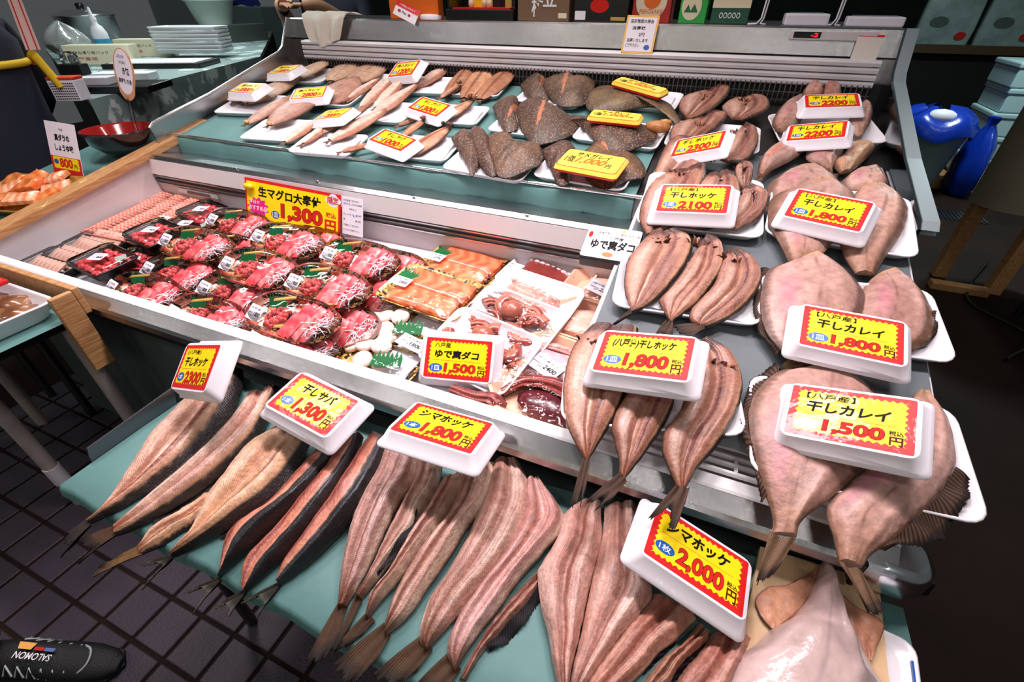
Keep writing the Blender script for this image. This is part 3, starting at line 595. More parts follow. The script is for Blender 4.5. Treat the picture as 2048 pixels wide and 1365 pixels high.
fish('split_fish', 'tan split dried fish just left of the black skinned mackerel on the low table', 'fish', k((1090, 430), (960, 520), (860, 640), (780, 740), (728, 850), (690, 950), (600, 1052)), k((1275, 500), (1190, 650), (1085, 765), (960, 862), (830, 950), (720, 1010), (602, 1066)), T_, c_hokke(.5, .88, (230, 190, 156), (200, 146, 108), line=(140, 84, 48)), (k((606, 1045), (596, 1070)), k((436, 1100), (520, 1090), (560, 1095), (440, 1230)), GREY), [(k((1190, 650), (1085, 765), (960, 862), (830, 950)), k((1230, 690), (1120, 810), (980, 900), (840, 975)), BLK)], group=gA, h=(.022, .006), thick=.036, seed=14)
gB = 'dried mackerel on the low table'
fish('mackerel_half', 'dried mackerel, leftmost of the three black skinned ones', 'fish', k((1290, 560), (1180, 680), (1050, 820), (900, 920), (850, 1000), (842, 1100), (828, 1165)), k((1420, 560), (1350, 680), (1230, 820), (1100, 930), (1000, 1010), (900, 1095), (832, 1172)), T_, c_saba(.52), (k((826, 1160), (838, 1172)), k((655, 1235), (740, 1210), (770, 1230), (690, 1350)), GREY), group=gB, h=(.03, .006), thick=.036, seed=15, groove=0)
fish('mackerel_half', 'dried mackerel with red flesh, middle of the three black skinned ones', 'fish', k((1440, 500), (1340, 650), (1230, 770), (1100, 930), (960, 1080), (942, 1180), (948, 1228)), k((1530, 480), (1480, 640), (1410, 770), (1280, 930), (1150, 1060), (1060, 1140), (956, 1238)), T_, c_saba(.64), (k((944, 1222), (960, 1236)), k((790, 1310), (860, 1290), (880, 1320), (870, 1355)), GREY), group=gB, h=(.03, .006), thick=.034, seed=16, groove=0)
fish('mackerel_half', 'dried mackerel with orange flesh, rightmost of the three black skinned ones', 'fish', k((1560, 470), (1480, 600), (1400, 720), (1290, 880), (1190, 1020), (1130, 1110), (1112, 1192)), k((1660, 500), (1610, 680), (1540, 810), (1430, 930), (1300, 1060), (1190, 1150), (1120, 1202)), T_, c_saba(.58), (k((1110, 1186), (1126, 1202)), k((930, 1285), (1020, 1250), (1050, 1290), (1000, 1368)), GREY), group=gB, h=(.032, .006), thick=.034, seed=17, groove=0)
# ---- middle group
k = crop(580, 780, 2.333); gC = 'striped fish laid side by side in the middle of the low table'
FT = dict(c0=(94, 66, 44), c1=(34, 25, 20), tip=(30, 23, 19))
fish('split_fish', 'folded fish with a silvery upper side, first right of the mackerel', 'fish', k((430, 270), (370, 420), (300, 600), (255, 760), (232, 900), (222, 1010)), k((610, 300), (580, 430), (515, 530), (450, 660), (385, 800), (320, 920), (262, 1015)), T_, c_shima(.9, (196, 160, 152), (150, 98, 84), .55), (k((222, 1000), (280, 985)), k((80, 1248), (130, 1270), (160, 1250), (215, 1190)), FT), group=gC, groove=.25, h=(.03, .006), thick=.036, seed=21)
fish('split_fish', 'folded fish with a black rayed fin along its cream belly', 'fish', k((590, 320), (570, 450), (520, 560), (450, 700), (380, 850), (310, 965)), k((712, 360), (690, 470), (620, 590), (585, 680), (510, 770), (410, 890), (335, 980)), T_, c_shima(.74, mid=.35), (k((306, 960), (340, 985)), k((190, 1250), (220, 1210), (270, 1130)), FT), [(k((600, 500), (560, 600), (480, 740), (405, 850)), k((590, 620), (560, 680), (490, 780), (410, 870)), dict(BLK, h0=.045, h1=.04))], group=gC, groove=.25, h=(.026, .006), thick=.034, seed=22)
fish('split_fish', 'slim folded fish with a peeled cream edge near the 1800 tray', 'fish', k((700, 440), (640, 560), (560, 700), (470, 860), (380, 960), (358, 1030), (354, 1062)), k((832, 395), (790, 490), (725, 620), (625, 750), (525, 880), (435, 980), (368, 1068)), T_, c_shima(.80, mid=.4), (k((354, 1042), (400, 1078)), k((196, 1220), (260, 1200), (335, 1150)), FT), group=gC, groove=.25, h=(.028, .006), thick=.036, seed=23)
fish('split_fish', 'folded fish with a fanned brown tail, fourth in the middle group', 'fish', k((800, 430), (730, 600), (640, 720), (550, 860), (480, 980), (446, 1080), (442, 1135)), k((960, 345), (925, 520), (835, 640), (745, 790), (645, 930), (555, 1060), (452, 1148)), T_, c_shima(.84, mid=.42), (k((440, 1085), (470, 1150)), k((212, 1270), (260, 1362), (300, 1365), (400, 1275)), FT), group=gC, groove=.25, h=(.03, .006), thick=.038, seed=24)
fish('split_fish', 'broad pinkish fillet sided fish, fifth in the middle group', 'fish', k((950, 345), (900, 500), (830, 680), (740, 840), (660, 960), (615, 1080), (606, 1170), (636, 1212)), k((1070, 345), (1115, 430), (1134, 560), (1085, 680), (985, 850), (865, 970), (765, 1080), (642, 1214)), T_, c_shima(.97, mid=.48), (k((606, 1150), (668, 1212)), k((392, 1320), (480, 1380), (520, 1370), (590, 1320)), FT), group=gC, groove=.25, h=(.03, .008), thick=.034, seed=25)
fish('split_fish', 'pink fish cut square at the shoulder, rightmost of the middle group', 'fish', k((1100, 440), (1060, 620), (1000, 760), (900, 900), (800, 1040), (745, 1150), (736, 1240), (768, 1312)), k((1172, 425), (1285, 610), (1185, 760), (1085, 870), (965, 1040), (865, 1170), (774, 1318)), T_, c_shima(.90, (222, 178, 172), (184, 126, 116), .35), (k((738, 1225), (800, 1305)), k((580, 1380), (660, 1420), (720, 1420)), FT), group=gC, groove=.25, h=(.026, .008), thick=.034, seed=26)
fish('split_fish', 'dark fish lying underneath with a wide black fin, right of the middle group', 'fish', k((1160, 850), (1050, 960), (950, 1080), (860, 1220), (790, 1350)), k((1180, 900), (1090, 1020), (1000, 1120), (900, 1230), (820, 1360)), T_, c_shima(.97, (186, 130, 112), (132, 78, 62), .5), None, [(k((1180, 890), (1090, 1010), (1000, 1110), (920, 1190)), k((1170, 980), (1100, 1090), (1020, 1175), (930, 1225)), dict(BLK, h0=.01, h1=.004))], group=gC, groove=.25, h=(.003, .003), thick=.018, seed=27)
# ---- right group
k = crop(1040, 960, 3.371)
r = fish('opened_fish', 'large butterflied fish opened into two pale halves beside the 2000 tray', 'fish', k((395, 160), (300, 230), (245, 400), (150, 560), (118, 650), (138, 850), (188, 1050), (232, 1300), (268, 1450), (302, 1560)), k((545, 165), (550, 400), (510, 580), (455, 800), (405, 1050), (352, 1250), (332, 1400), (310, 1560)), T_, c_shima(.99, (226, 184, 172), (186, 128, 112), .55), h=(.03, .008), thick=.026, seed=31)
ribbon(k((570, 185), (556, 350), (515, 560), (462, 790), (410, 1050), (356, 1260), (334, 1400), (312, 1560)), k((790, 175), (800, 400), (892, 750), (825, 900), (705, 1040), (565, 1220), (430, 1400), (322, 1570)), T_, c_shima(.97, (232, 190, 178), (190, 132, 114), .52), h=(.03, .008), thick=.028, seed=32).build('body', FISH, r)
fin(k((300, 1550), (324, 1570)), k((215, 1760), (270, 1790), (340, 1740)), T_, **FT).build('tail_fin', FIN, r)
fin(k((885, 770), (825, 900), (705, 1040), (565, 1220)), k((870, 850), (800, 1000), (690, 1110), (550, 1260)), T_, h0=.02, h1=.008, **BLK).build('fin', FIN, r)
fish('opened_fish', 'opened fish half covered by the 2000 tray, next to the large butterflied one', 'fish', k((890, 770), (780, 900), (650, 1080), (520, 1260), (430, 1420), (360, 1600)), k((1190, 950), (1060, 1080), (940, 1170), (840, 1290), (640, 1470), (372, 1612)), T_, c_shima(.95, (214, 160, 140), (168, 104, 84), .5), None, [(k((1060, 1080), (940, 1170), (840, 1290)), k((1050, 1110), (940, 1210), (830, 1320)), BLK)], h=(.012, .006), thick=.028, seed=33)
fish('opened_fish', 'narrow tan fish with black fin peeping out below the 2000 tray', 'fish', k((1200, 980), (1080, 1120), (950, 1220), (820, 1390), (700, 1600)), k((1265, 1080), (1230, 1120), (1130, 1200), (1050, 1300), (970, 1430), (712, 1612)), T_, c_shima(.97, (204, 154, 126), (162, 106, 82), .4), None, [(k((1230, 1120), (1130, 1200), (1050, 1300), (980, 1390)), k((1220, 1180), (1150, 1240), (1090, 1310), (1010, 1400)), BLK)], h=(.010, .006), thick=.026, seed=34)
fish('opened_fish', 'wet pink fillet at the lower edge of the low table, left of the squid', 'fish', k((1290, 1040), (1200, 1180), (1100, 1290), (1030, 1430), (965, 1650)), k((1560, 1090), (1510, 1210), (1460, 1310), (1390, 1470), (1200, 1600), (985, 1665)), T_, c_shima(.99, (224, 170, 156), (176, 108, 88), .5), None, h=(.008, .006), thick=.028, seed=35)

# ---- squid on its board
k = crop(1400, 1040, 3.16)
bq = [at(p, T_, .018) for p in k((385, 165), (1135, 395), (1250, 1500), (120, 1500))]
zb = .702
tag(MB().prism([(p[0], p[1]) for p in bq[::-1]], zb, .716).build('wooden_board', PALEWOOD), 'pale wooden board under the white squid at the front right corner', 'board')
BD = (0, .716, 0); SQ = lambda u, v, w1, w2: mix((218, 194, 188), (188, 154, 150), .5 + .5 * w2(u, v)) * (1 - .10 * bell(v, .52, .015))[..., None]
b = ribbon(k((752, 296), (700, 440), (610, 590), (460, 690), (335, 800), (235, 900), (180, 1060), (200, 1240), (320, 1400)), k((762, 296), (832, 420), (872, 560), (942, 700), (1042, 850), (1102, 960), (1160, 1080), (1140, 1260), (1010, 1410)), BD, SQ, h=.004, thick=.045, seed=41, groove=0, flat=2.6, rough=.0008)
sq = thing('squid', 'whole white squid with brown fins lying on a pale wooden board', 'squid', at((1640, 1250), BD)); b.build('body', MOIST, sq)
FQ = lambda c, d: (lambda u, v, w1, w2: mix(c, d, .5 + .5 * w2(u, v)) * (1 - .45 * (np.abs(2 * v - 1) > .95))[..., None])
ribbon(k((748, 310), (560, 410), (430, 425), (350, 500), (380, 600), (450, 690)), k((752, 330), (720, 420), (690, 480), (640, 560), (590, 610), (470, 690)), BD, FQ((186, 128, 98), (206, 150, 118)), h=.008, thick=.003, seed=42, groove=0, nu=40, nv=16).build('fin', SKIN, sq)
ribbon(k((770, 322), (830, 430), (866, 560), (930, 690), (1000, 800), (1070, 895)), k((776, 318), (880, 450), (1000, 560), (1125, 620), (1160, 690), (1085, 890)), BD, FQ((176, 116, 88), (202, 144, 114)), h=.008, thick=.003, seed=43, groove=0, nu=40, nv=16).build('fin', SKIN, sq)

for i in range(8):
    x = 380 + i * 80; q = [at(p, BD, .018) for p in k((x, 1380), (x + (i - 3.5) * 14, 1520), (x + (i - 3.5) * 40, 1640), (x + (i - 3.5) * 20, 1740))]; MB().tube(crv(np.array(q), 20), np.linspace(.011, .003, 20), 8, col=lin((206, 170, 162))).build('arm', MOIST, sq)
# ------------------------------------------------------------------ open foam trays
def tray_mesh(mb, sx, sy, hgt=.022, r=.03, t=.006, slope=.012):
    mb.loft([rrect(sx - 2 * slope - .01, sy - 2 * slope - .01, r, 0), rrect(sx - 2 * slope, sy - 2 * slope, r, .003), rrect(sx - .006, sy - .006, r, hgt - .006), rrect(sx, sy, r, hgt - .003), rrect(sx, sy, r, hgt), rrect(sx - t, sy - t, r, hgt + .001), rrect(sx - t - .006, sy - t - .006, r, hgt - .003), rrect(sx - 2 * slope - t, sy - 2 * slope - t, r - .002, .007), rrect(sx - 2 * slope - t - .012, sy - 2 * slope - t - .012, r - .004, .0045)])
    return mb
def foam_tray(corners, pl, label, h=.002, name='foam_tray', m=None, paper=False, group='white foam trays under the dried fish', hgt=.022, r=.03):
    q = [at(p, pl, h) for p in corners]; c = sum(q) / 4; e1 = (q[1] - q[0] + q[2] - q[3]) / 2; e2 = (q[0] - q[3] + q[1] - q[2]) / 2
    sx, sy = np.linalg.norm(e1), np.linalg.norm(e2); X = e1 / sx; n = np.cross(X, e2); n /= np.linalg.norm(n); Y = np.cross(n, X)
    r_ = thing(name, label, 'tray', group=group); r_.matrix_world = Matrix(((X[0], Y[0], n[0], c[0]), (X[1], Y[1], n[1], c[1]), (X[2], Y[2], n[2], c[2]), (0, 0, 0, 1)))
    tray_mesh(MB(), sx, sy, hgt, r).build('body', m or FOAMT, r_, True)
    if paper:
        g = np.random.RandomState(int(sx * 1e5) % 999); a, b = sx * .78, sy * .78; P = np.array([[(-a / 2 + a * i / 8, -b / 2 + b * j / 5, .010 + .004 * math.sin(i * 1.3 + j) + .003 * g.rand()) for j in range(6)] for i in range(9)])
        MB().grid(P).build('paper_liner', mat('liner_paper', (232, 228, 236), .6, bump=.2), r_, True)
    return r_
k = crop(1080, 640, 3.25)
foam_tray(k((140, 420), (1345, 310), (1225, 905), (150, 600)), RT, 'white foam tray under the three long split fish at the front of the raised deck')
foam_tray(crop(1100, 420, 4.015)((590, 440), (1690, 520), (1645, 1020), (460, 790)), RT, 'white foam tray holding three split fish in the second row of the raised deck', paper=True)
k9 = crop(1240, 120, 3.25)
foam_tray(k9((190, 760), (920, 840), (915, 1200), (95, 1120)), RT, 'white foam tray with four curled split fish behind the second row')
foam_tray(k9((330, 430), (905, 480), (890, 655), (285, 600)), RT2, 'white foam tray under the tipped 2300 tray')
k8 = crop(1460, 480, 3.25); k7 = crop(1440, 700, 2.528)
foam_tray(k7((150, 160), (1150, 330), (1320, 930), (110, 640)), RT, 'large white foam tray under the two biggest flounders, partly overhanging the edge')
foam_tray(k8((210, 260), (1310, 380), (1395, 850), (175, 670)), RT, 'white foam tray under the pale flounders, second from the front at the right')
foam_tray(k9((960, 820), (1870, 960), (1905, 1330), (940, 1190)), RT, 'white foam tray under the brown rimmed flounders, third from the front at the right')
foam_tray(k9((1000, 380), (1640, 400), (1660, 560), (960, 600)), UP, 'white foam tray with flounders near the right side panel, fourth from the front')

def c_curl(seam=.5): return c_hokke(seam, .955, (190, 136, 112), (124, 74, 60), head=.10, skin=(46, 33, 30), linep=.18, lside=True, lw=.04, line=(98, 42, 36))
gD = 'split fish on the raised deck'
ST = dict(c0=(100, 74, 60), c1=(48, 36, 31), tip=(46, 36, 32), h0=.03, h1=.024)
k = crop(1080, 640, 3.25); h1 = (.030, .020)
fish('split_fish', 'long split fish, leftmost of the three hanging over the front rim', 'fish', k((330, 40), (225, 160), (168, 320), (150, 500), (165, 650), (230, 800), (298, 922)), k((640, 60), (620, 250), (552, 480), (505, 600), (445, 700), (385, 800), (306, 928)), RT, c_curl(.46), (k((276, 905), (326, 905)), k((200, 1190), (240, 1200), (268, 1120), (262, 1215), (300, 1100)), ST), group=gD, h=h1, thick=.017, flat=7, seed=51)
fish('split_fish', 'long split fish, middle one of the three hanging over the front rim', 'fish', k((620, 180), (565, 470), (500, 580), (464, 700), (488, 810), (510, 900), (518, 1000), (540, 1042)), k((860, 180), (872, 500), (832, 640), (772, 740), (702, 840), (642, 920), (572, 1010), (546, 1048)), RT, c_curl(.52), (k((512, 1000), (574, 1046)), k((306, 1168), (330, 1190), (420, 1150), (358, 1240), (460, 1180)), ST), group=gD, h=h1, thick=.017, flat=7, seed=52)
fish('split_fish', 'broad split fish with dark red stripe, rightmost of three hanging over the front rim', 'fish', k((1000, 180), (960, 420), (900, 620), (812, 720), (794, 850), (828, 950), (880, 1060), (914, 1132)), k((1090, 135), (1240, 225), (1312, 380), (1302, 530), (1222, 720), (1102, 880), (1012, 980), (922, 1142)), RT, c_curl(.42), (k((878, 1080), (972, 1090)), k((706, 1285), (760, 1275), (850, 1210), (846, 1352), (890, 1345), (942, 1200)), ST), group=gD, h=h1, thick=.018, flat=7, seed=53)
HB = lambda pts, seed: pts
def head_bits(r, p, pl, rad, seed, h=.04):
    """the opened head: ragged dark flaps and a cavity"""
    g = np.random.RandomState(seed); c = at(p, pl, h); b = MB()
    for i in range(16):
        a = g.uniform(0, 6.28); q = g.uniform(.15, 1.0); o = c + np.array([math.cos(a), math.sin(a) * .55, 0]) * rad * q; d = np.array([math.cos(a + g.uniform(-.8, .8)), math.sin(a) * .6, g.uniform(.1, .9)]); ln = rad * g.uniform(.25, .6)
        b.tube([o - np.array([0, 0, .008]), o + d * ln * .5, o + d * ln], [ln * .30, ln * .26, ln * .05], 6, 0, True, lin([(96, 48, 36), (150, 96, 74), (186, 148, 134), (60, 30, 26), (128, 70, 50)][i % 5]), .45)
    b.build('head', SKIN, r)
r = bpy.data.objects['split_fish.010'] if 'split_fish.010' in bpy.data.objects else None
for nm, lb, Lp, Rp, tl, sm, sd, hd in (
    ('a', 'split fish with torn belly flap, leftmost in the second row of the raised deck', ((800, 190), (700, 310), (622, 420), (596, 560), (606, 680), (640, 780), (650, 818)), ((1020, 175), (1125, 225), (1140, 330), (1082, 470), (972, 610), (862, 720), (742, 800), (654, 828)), (((640, 806), (664, 834)), ((502, 926), (520, 918))), .47, 54, (890, 240)),
    ('b', 'reddish split fish, middle of the second row of the raised deck', ((1190, 290), (1145, 380), (1062, 520), (962, 640), (880, 720), (902, 800), (952, 892)), ((1270, 205), (1352, 250), (1392, 350), (1372, 500), (1292, 630), (1182, 760), (1082, 830), (972, 908)), (((925, 890), (988, 890)), ((848, 990), (900, 1000), (985, 1004))), .45, 55, (1215, 270)),
    ('c', 'tan split fish, rightmost of the second row of the raised deck', ((1420, 335), (1372, 440), (1312, 610), (1232, 700), (1140, 790), (1120, 880), (1190, 938)), ((1530, 335), (1642, 420), (1692, 540), (1652, 680), (1542, 800), (1402, 890), (1282, 940), (1197, 944)), (((1190, 918), (1262, 950)), ((998, 925), (1020, 960), (1110, 1032))), .46, 56, (1500, 400))):
    k = crop(1100, 420, 4.015); r = fish('split_fish', lb, 'fish', k(*Lp), k(*Rp), RT, c_curl(sm), (k(*tl[0]), k(*tl[1]), ST), group=gD, h=(.034, .024), thick=.016, seed=sd, curl=.007, flat=7); head_bits(r, k(hd)[0], RT, .03, sd)
k = crop(1080, 640, 3.25)
for nm, p, sd in (('split_fish.010', (330, 120), 61), ('split_fish.012', (1140, 260), 62)):
    if nm in bpy.data.objects: head_bits(bpy.data.objects[nm], k(p)[0], RT, .03, sd)
k = k9
for lb, Lp, Rp, pl, sm, sd, hd in (
    ('curled split fish, left end of the tray under the 2100 tray', ((300, 740), (200, 830), (140, 940), (128, 1050), (170, 1140)), ((560, 690), (545, 800), (470, 950), (380, 1060), (240, 1150)), RT, .45, 63, (400, 740)),
    ('curled split fish behind the middle of the 2100 tray', ((560, 760), (500, 860), (440, 1000), (400, 1090)), ((720, 740), (770, 820), (760, 960), (640, 1080), (480, 1110)), RT, .5, 64, (620, 770)),
    ('split fish showing at the right of the 2100 tray', ((790, 850), (770, 930), (720, 1010), (660, 1090)), ((860, 825), (945, 890), (950, 960), (900, 1040), (760, 1110)), RT, .4, 65, (830, 860)),
    ('small curled split fish just behind the right corner of the 2100 tray', ((760, 690), (740, 740), (750, 800), (790, 850)), ((800, 680), (850, 720), (855, 780), (820, 850)), RT, .5, 66, (770, 700)),
    ('split fish left of the tipped 2300 tray', ((420, 500), (340, 520), (240, 680), (220, 790)), ((560, 600), (560, 660), (480, 740), (330, 800)), RT2, .5, 67, (560, 640)),
    ('folded split fish behind the tipped 2300 tray', ((440, 420), (360, 440), (322, 490), (340, 560)), ((650, 330), (695, 370), (640, 450), (460, 540)), RT2, .45, 68, (520, 420)),
    ('large split fish right of the tipped 2300 tray', ((780, 450), (720, 540), (680, 600), (650, 650)), ((820, 420), (880, 460), (890, 560), (820, 660), (700, 668)), RT2, .4, 69, (770, 470)),
    ('split fish at the very back, upturned beside the dark spotted fish', ((470, 230), (400, 270), (382, 320), (420, 370)), ((680, 170), (718, 180), (690, 260), (600, 330), (450, 390)), UP, .5, 70, (560, 230)),
    ('curled split fish at the back with ragged gills', ((720, 270), (680, 300), (660, 330), (720, 380)), ((860, 240), (930, 250), (968, 310), (940, 350), (800, 390)), UP, .5, 71, (800, 260))):
    r = fish('split_fish', lb, 'fish', k(*Lp), k(*Rp), pl, c_curl(sm), None, group=gD, h=(.038, .022), thick=.018, seed=sd, curl=.012, flat=7, nu=50, nv=24); head_bits(r, k(hd)[0], pl, .026, sd, .045)

# ------------------------------------------------------------------ flounders
gE = 'dried flounders on the raised deck'
KT = dict(c0=(132, 102, 78), c1=(70, 50, 38), tip=(34, 26, 22), h0=.03, h1=.022, n=36)
FR = dict(c0=(96, 72, 58), c1=(36, 27, 24), tip=(24, 19, 18), h0=.026, h1=.020, wave=.003, n=70)
k = k7
L = k((420, 90), (300, 110), (200, 190), (150, 290), (150, 420), (195, 600), (235, 740), (268, 870), (252, 925)); R = k((640, 105), (760, 190), (830, 380), (800, 500), (700, 620), (570, 740), (455, 830), (398, 890), (388, 950))
fish('dried_flounder', 'large dried flounder with dark left fringe, left one of the front pair', 'fish', L, R, RT, c_karei(rl=.07, rr=.05, sp=(.25, .6)), (k((250, 920), (320, 950), (388, 950)), k((186, 1165), (215, 1172), (250, 1150), (300, 1100)), KT), [(L[1:7], k((282, 62), (150, 160), (100, 330), (104, 400), (168, 600), (215, 770)), FR)], group=gE, h=(.03, .024), thick=.022, seed=81, groove=0, flat=3, m=SKIN)
L = k((980, 230), (880, 350), (760, 560), (640, 690), (540, 800), (575, 950), (600, 1070)); R = k((1060, 225), (1150, 360), (1190, 560), (1130, 700), (1010, 840), (890, 945), (770, 1040), (718, 1105))
fish('dried_flounder', 'large dried flounder with a broad ragged fin, right one of the front pair', 'fish', L, R, RT, c_karei(rl=.04, rr=.06, sp=(.2, .55), stain=(170, 100, 130)), (k((600, 1070), (660, 1100), (716, 1108)), k((735, 1290), (775, 1338), (800, 1330), (818, 1305)), KT), [(k((1192, 590), (1130, 700), (1010, 840), (890, 945), (800, 1015)), k((1262, 650), (1262, 745), (1140, 935), (1060, 985), (900, 985), (840, 1010)), FR)], group=gE, h=(.024, .022), thick=.022, seed=82, groove=0, flat=3, m=SKIN)
k = k8
L = k((430, 140), (260, 190), (205, 320), (200, 480), (240, 610), (330, 720), (420, 800)); R = k((600, 110), (740, 190), (860, 320), (865, 430), (800, 560), (700, 700), (600, 800))
fish('dried_flounder', 'pale dried flounder, left one of the pair in the second row', 'fish', L, R, RT, c_karei((96, 70, 62), rl=.07, rr=.09, sp=(.25, .5)), (k((380, 780), (520, 800)), k((320, 830), (330, 850), (420, 900), (530, 890)), KT), [(L[1:6], k((205, 175), (160, 330), (152, 490), (200, 620), (300, 745)), FR)], group=gE, h=.03, thick=.024, seed=83, groove=0, flat=3, m=SKIN)
L = k((920, 250), (860, 330), (840, 450), (830, 600), (850, 720)); R = k((1090, 215), (1230, 320), (1310, 460), (1320, 600), (1260, 680), (1150, 730))
fish('dried_flounder', 'pale dried flounder, right one of the pair in the second row', 'fish', L, R, RT, c_karei((110, 78, 60), rl=.03, rr=.16, line=.4), None, [(R[2:6], k((1350, 470), (1345, 610), (1280, 690), (1160, 740)), FR)], group=gE, h=.022, thick=.024, seed=84, groove=0, flat=3, m=SKIN)
k = k9
for lb, Lp, Rp, pl, sd, kw, hh in (
    ('brown rimmed flounder under the left of the rear 1800 tray', ((1180, 800), (1010, 880), (962, 960), (975, 1080), (1040, 1200), (1090, 1300), (1100, 1340)), ((1400, 790), (1520, 870), (1500, 1000), (1400, 1160), (1320, 1260), (1220, 1330)), RT, 85, dict(rl=.1, rr=.05, sp=(.3, .7)), .03),
    ('brown rimmed flounder under the right of the rear 1800 tray', ((1560, 820), (1480, 950), (1420, 1120), (1450, 1260), (1530, 1390)), ((1740, 840), (1860, 930), (1850, 1080), (1760, 1230), (1650, 1400)), RT, 86, dict(rl=.05, rr=.14, deep=(186, 138, 116)), .024),
    ('flounder tucked behind the rear 1800 tray at the left', ((1060, 740), (980, 800), (960, 870), (1010, 920)), ((1300, 700), (1400, 760), (1420, 820), (1300, 880)), RT, 87, dict(rl=.1), .02),
    ('flounder tucked behind the rear 1800 tray at the right', ((1480, 760), (1440, 800), (1480, 850)), ((1700, 700), (1740, 800), (1700, 880)), RT, 88, dict(deep=(180, 130, 112)), .02),
    ('reddish flounder under the left of the nearer 2200 tray', ((1120, 510), (1000, 560), (920, 640), (895, 720), (895, 760)), ((1200, 590), (1120, 650), (1000, 710), (930, 770)), RT2, 89, dict(stain=(200, 96, 70), sp=(.4, .5)), .03),
    ('flounder tail pointing to the camera below the nearer 2200 tray', ((1230, 560), (1210, 640), (1290, 690), (1340, 720)), ((1460, 560), (1440, 620), (1390, 680), (1380, 730)), RT2, 90, dict(rl=.05, rr=.05), .03),
    ('tan flounder right of the nearer 2200 tray', ((1480, 580), (1430, 640), (1380, 680), (1430, 740)), ((1600, 530), (1660, 560), (1600, 640), (1500, 730)), RT2, 91, dict(lite=(220, 178, 142), deep=(180, 132, 98)), .022),
    ('flounder at the left of the farthest 2200 tray', ((1150, 240), (1060, 290), (990, 400), (1010, 460)), ((1230, 260), (1200, 350), (1150, 430), (1060, 470)), UP, 92, dict(stain=(200, 120, 120), sp=(.4, .6)), .03),
    ('flounder at the right of the farthest 2200 tray', ((1540, 330), (1480, 400), (1470, 450), (1540, 500)), ((1600, 280), (1640, 330), (1620, 420), (1570, 500)), UP, 93, dict(deep=(180, 136, 118)), .03),
    ('flounder standing up behind the farthest 2200 tray, left one', ((1250, 160), (1200, 190), (1180, 240)), ((1270, 158), (1320, 200), (1310, 240)), UP, 94, dict(lite=(200, 150, 132), deep=(160, 112, 98)), .06),
    ('flounder standing up behind the farthest 2200 tray, right one', ((1340, 165), (1320, 190), (1310, 240)), ((1360, 165), (1430, 200), (1440, 240)), UP, 95, dict(lite=(190, 134, 118), deep=(150, 96, 84)), .06)):
    L, R = k(*Lp), k(*Rp); fish('dried_flounder', lb, 'fish', L, R, pl, c_karei(**kw), None, group=gE, h=hh, thick=.024, seed=sd, groove=0, flat=3, nu=50, nv=22, m=SKIN)
r = bpy.data.objects['dried_flounder.008']; fin(k((895, 750), (930, 772)), k((870, 790), (860, 800), (900, 800)), RT2, **KT).build('tail_fin', FIN, r)
r = bpy.data.objects['dried_flounder.009']; fin(k((1330, 715), (1380, 725)), k((1330, 740), (1390, 790), (1420, 750)), RT2, **KT).build('tail_fin', FIN, r)
# ------------------------------------------------------------------ upper shelf
ku = crop(420, 100, 3.9); kd = crop(880, 100, 3.9)
def shelf_tray(p, sx, sy, yaw, label, pl=UP, h=.002, paper=False, group='foam trays on the upper shelf'):
    r_ = thing('foam_tray', label, 'tray', group=group); r_.matrix_world = pose(p, pl, h, yaw); tray_mesh(MB(), sx, sy, .022, .025).build('body', FOAMT, r_, True)
    if paper:
        P = np.array([[(-sx * .4 + sx * .8 * i / 8, -sy * .4 + sy * .8 * j / 5, .012 + .004 * math.sin(i * 1.9 + j * 1.3)) for j in range(6)] for i in range(9)]); MB().grid(P).build('paper_liner', mat('liner_paper', (232, 228, 236), .6, bump=.2), r_, True)
    return r_
for p, sx, sy, yw, lb, pa in (
    ((340, 460), .28, .20, 8, 'foam tray under the leftmost brown flounders of the upper shelf', 0), ((560, 660), .27, .19, 6, 'foam tray at the front left of the upper shelf with two brown flounders', 0),
    ((760, 230), .30, .19, 5, 'foam tray at the back left of the upper shelf', 0), ((1000, 400), .24, .19, 4, 'foam tray under the 2800 yen flounders', 0),
    ((1240, 280), .26, .19, 4, 'foam tray with two tan flounders at the back of the upper shelf', 0), ((940, 770), .27, .17, 5, 'foam tray at the shelf lip with slim fish under the 2000 yen tray', 1),
    ((1370, 520), .26, .19, 4, 'foam tray with slim fish in the middle of the upper shelf', 0), ((1720, 310), .27, .19, 4, 'foam tray with slim pale fish at the back near the 1200 yen tray', 1),
    ((1640, 800), .29, .17, 3, 'foam tray of horse mackerel at the shelf lip', 1), ((1900, 540), .27, .17, 3, 'foam tray of horse mackerel behind the 1300 yen tray', 1), ((2080, 330), .27, .18, 3, 'foam tray with three split fish at the back middle of the shelf', 1)):
    shelf_tray(ku(p)[0], sx, sy, yw, lb, paper=bool(pa))
for p, sx, sy, yw, lb in (((400, 930), .30, .16, -4, 'foam tray at the shelf lip under three dark spotted fish'), ((1130, 990), .30, .16, -4, 'foam tray at the shelf lip under the folded spotted fish with the nearest yellow tag'),
    ((720, 630), .30, .17, -4, 'foam tray under the two dark spotted fish in the middle'), ((1400, 690), .30, .18, -4, 'foam tray under the spotted fish with its mouth to the right'), ((880, 400), .28, .17, -4, 'foam tray under the dark spotted fish at the back'), ((1560, 420), .30, .17, -4, 'foam tray under the long olive fish at the back of the shelf')):
    shelf_tray(kd(p)[0], sx, sy, yw, lb, paper=True)
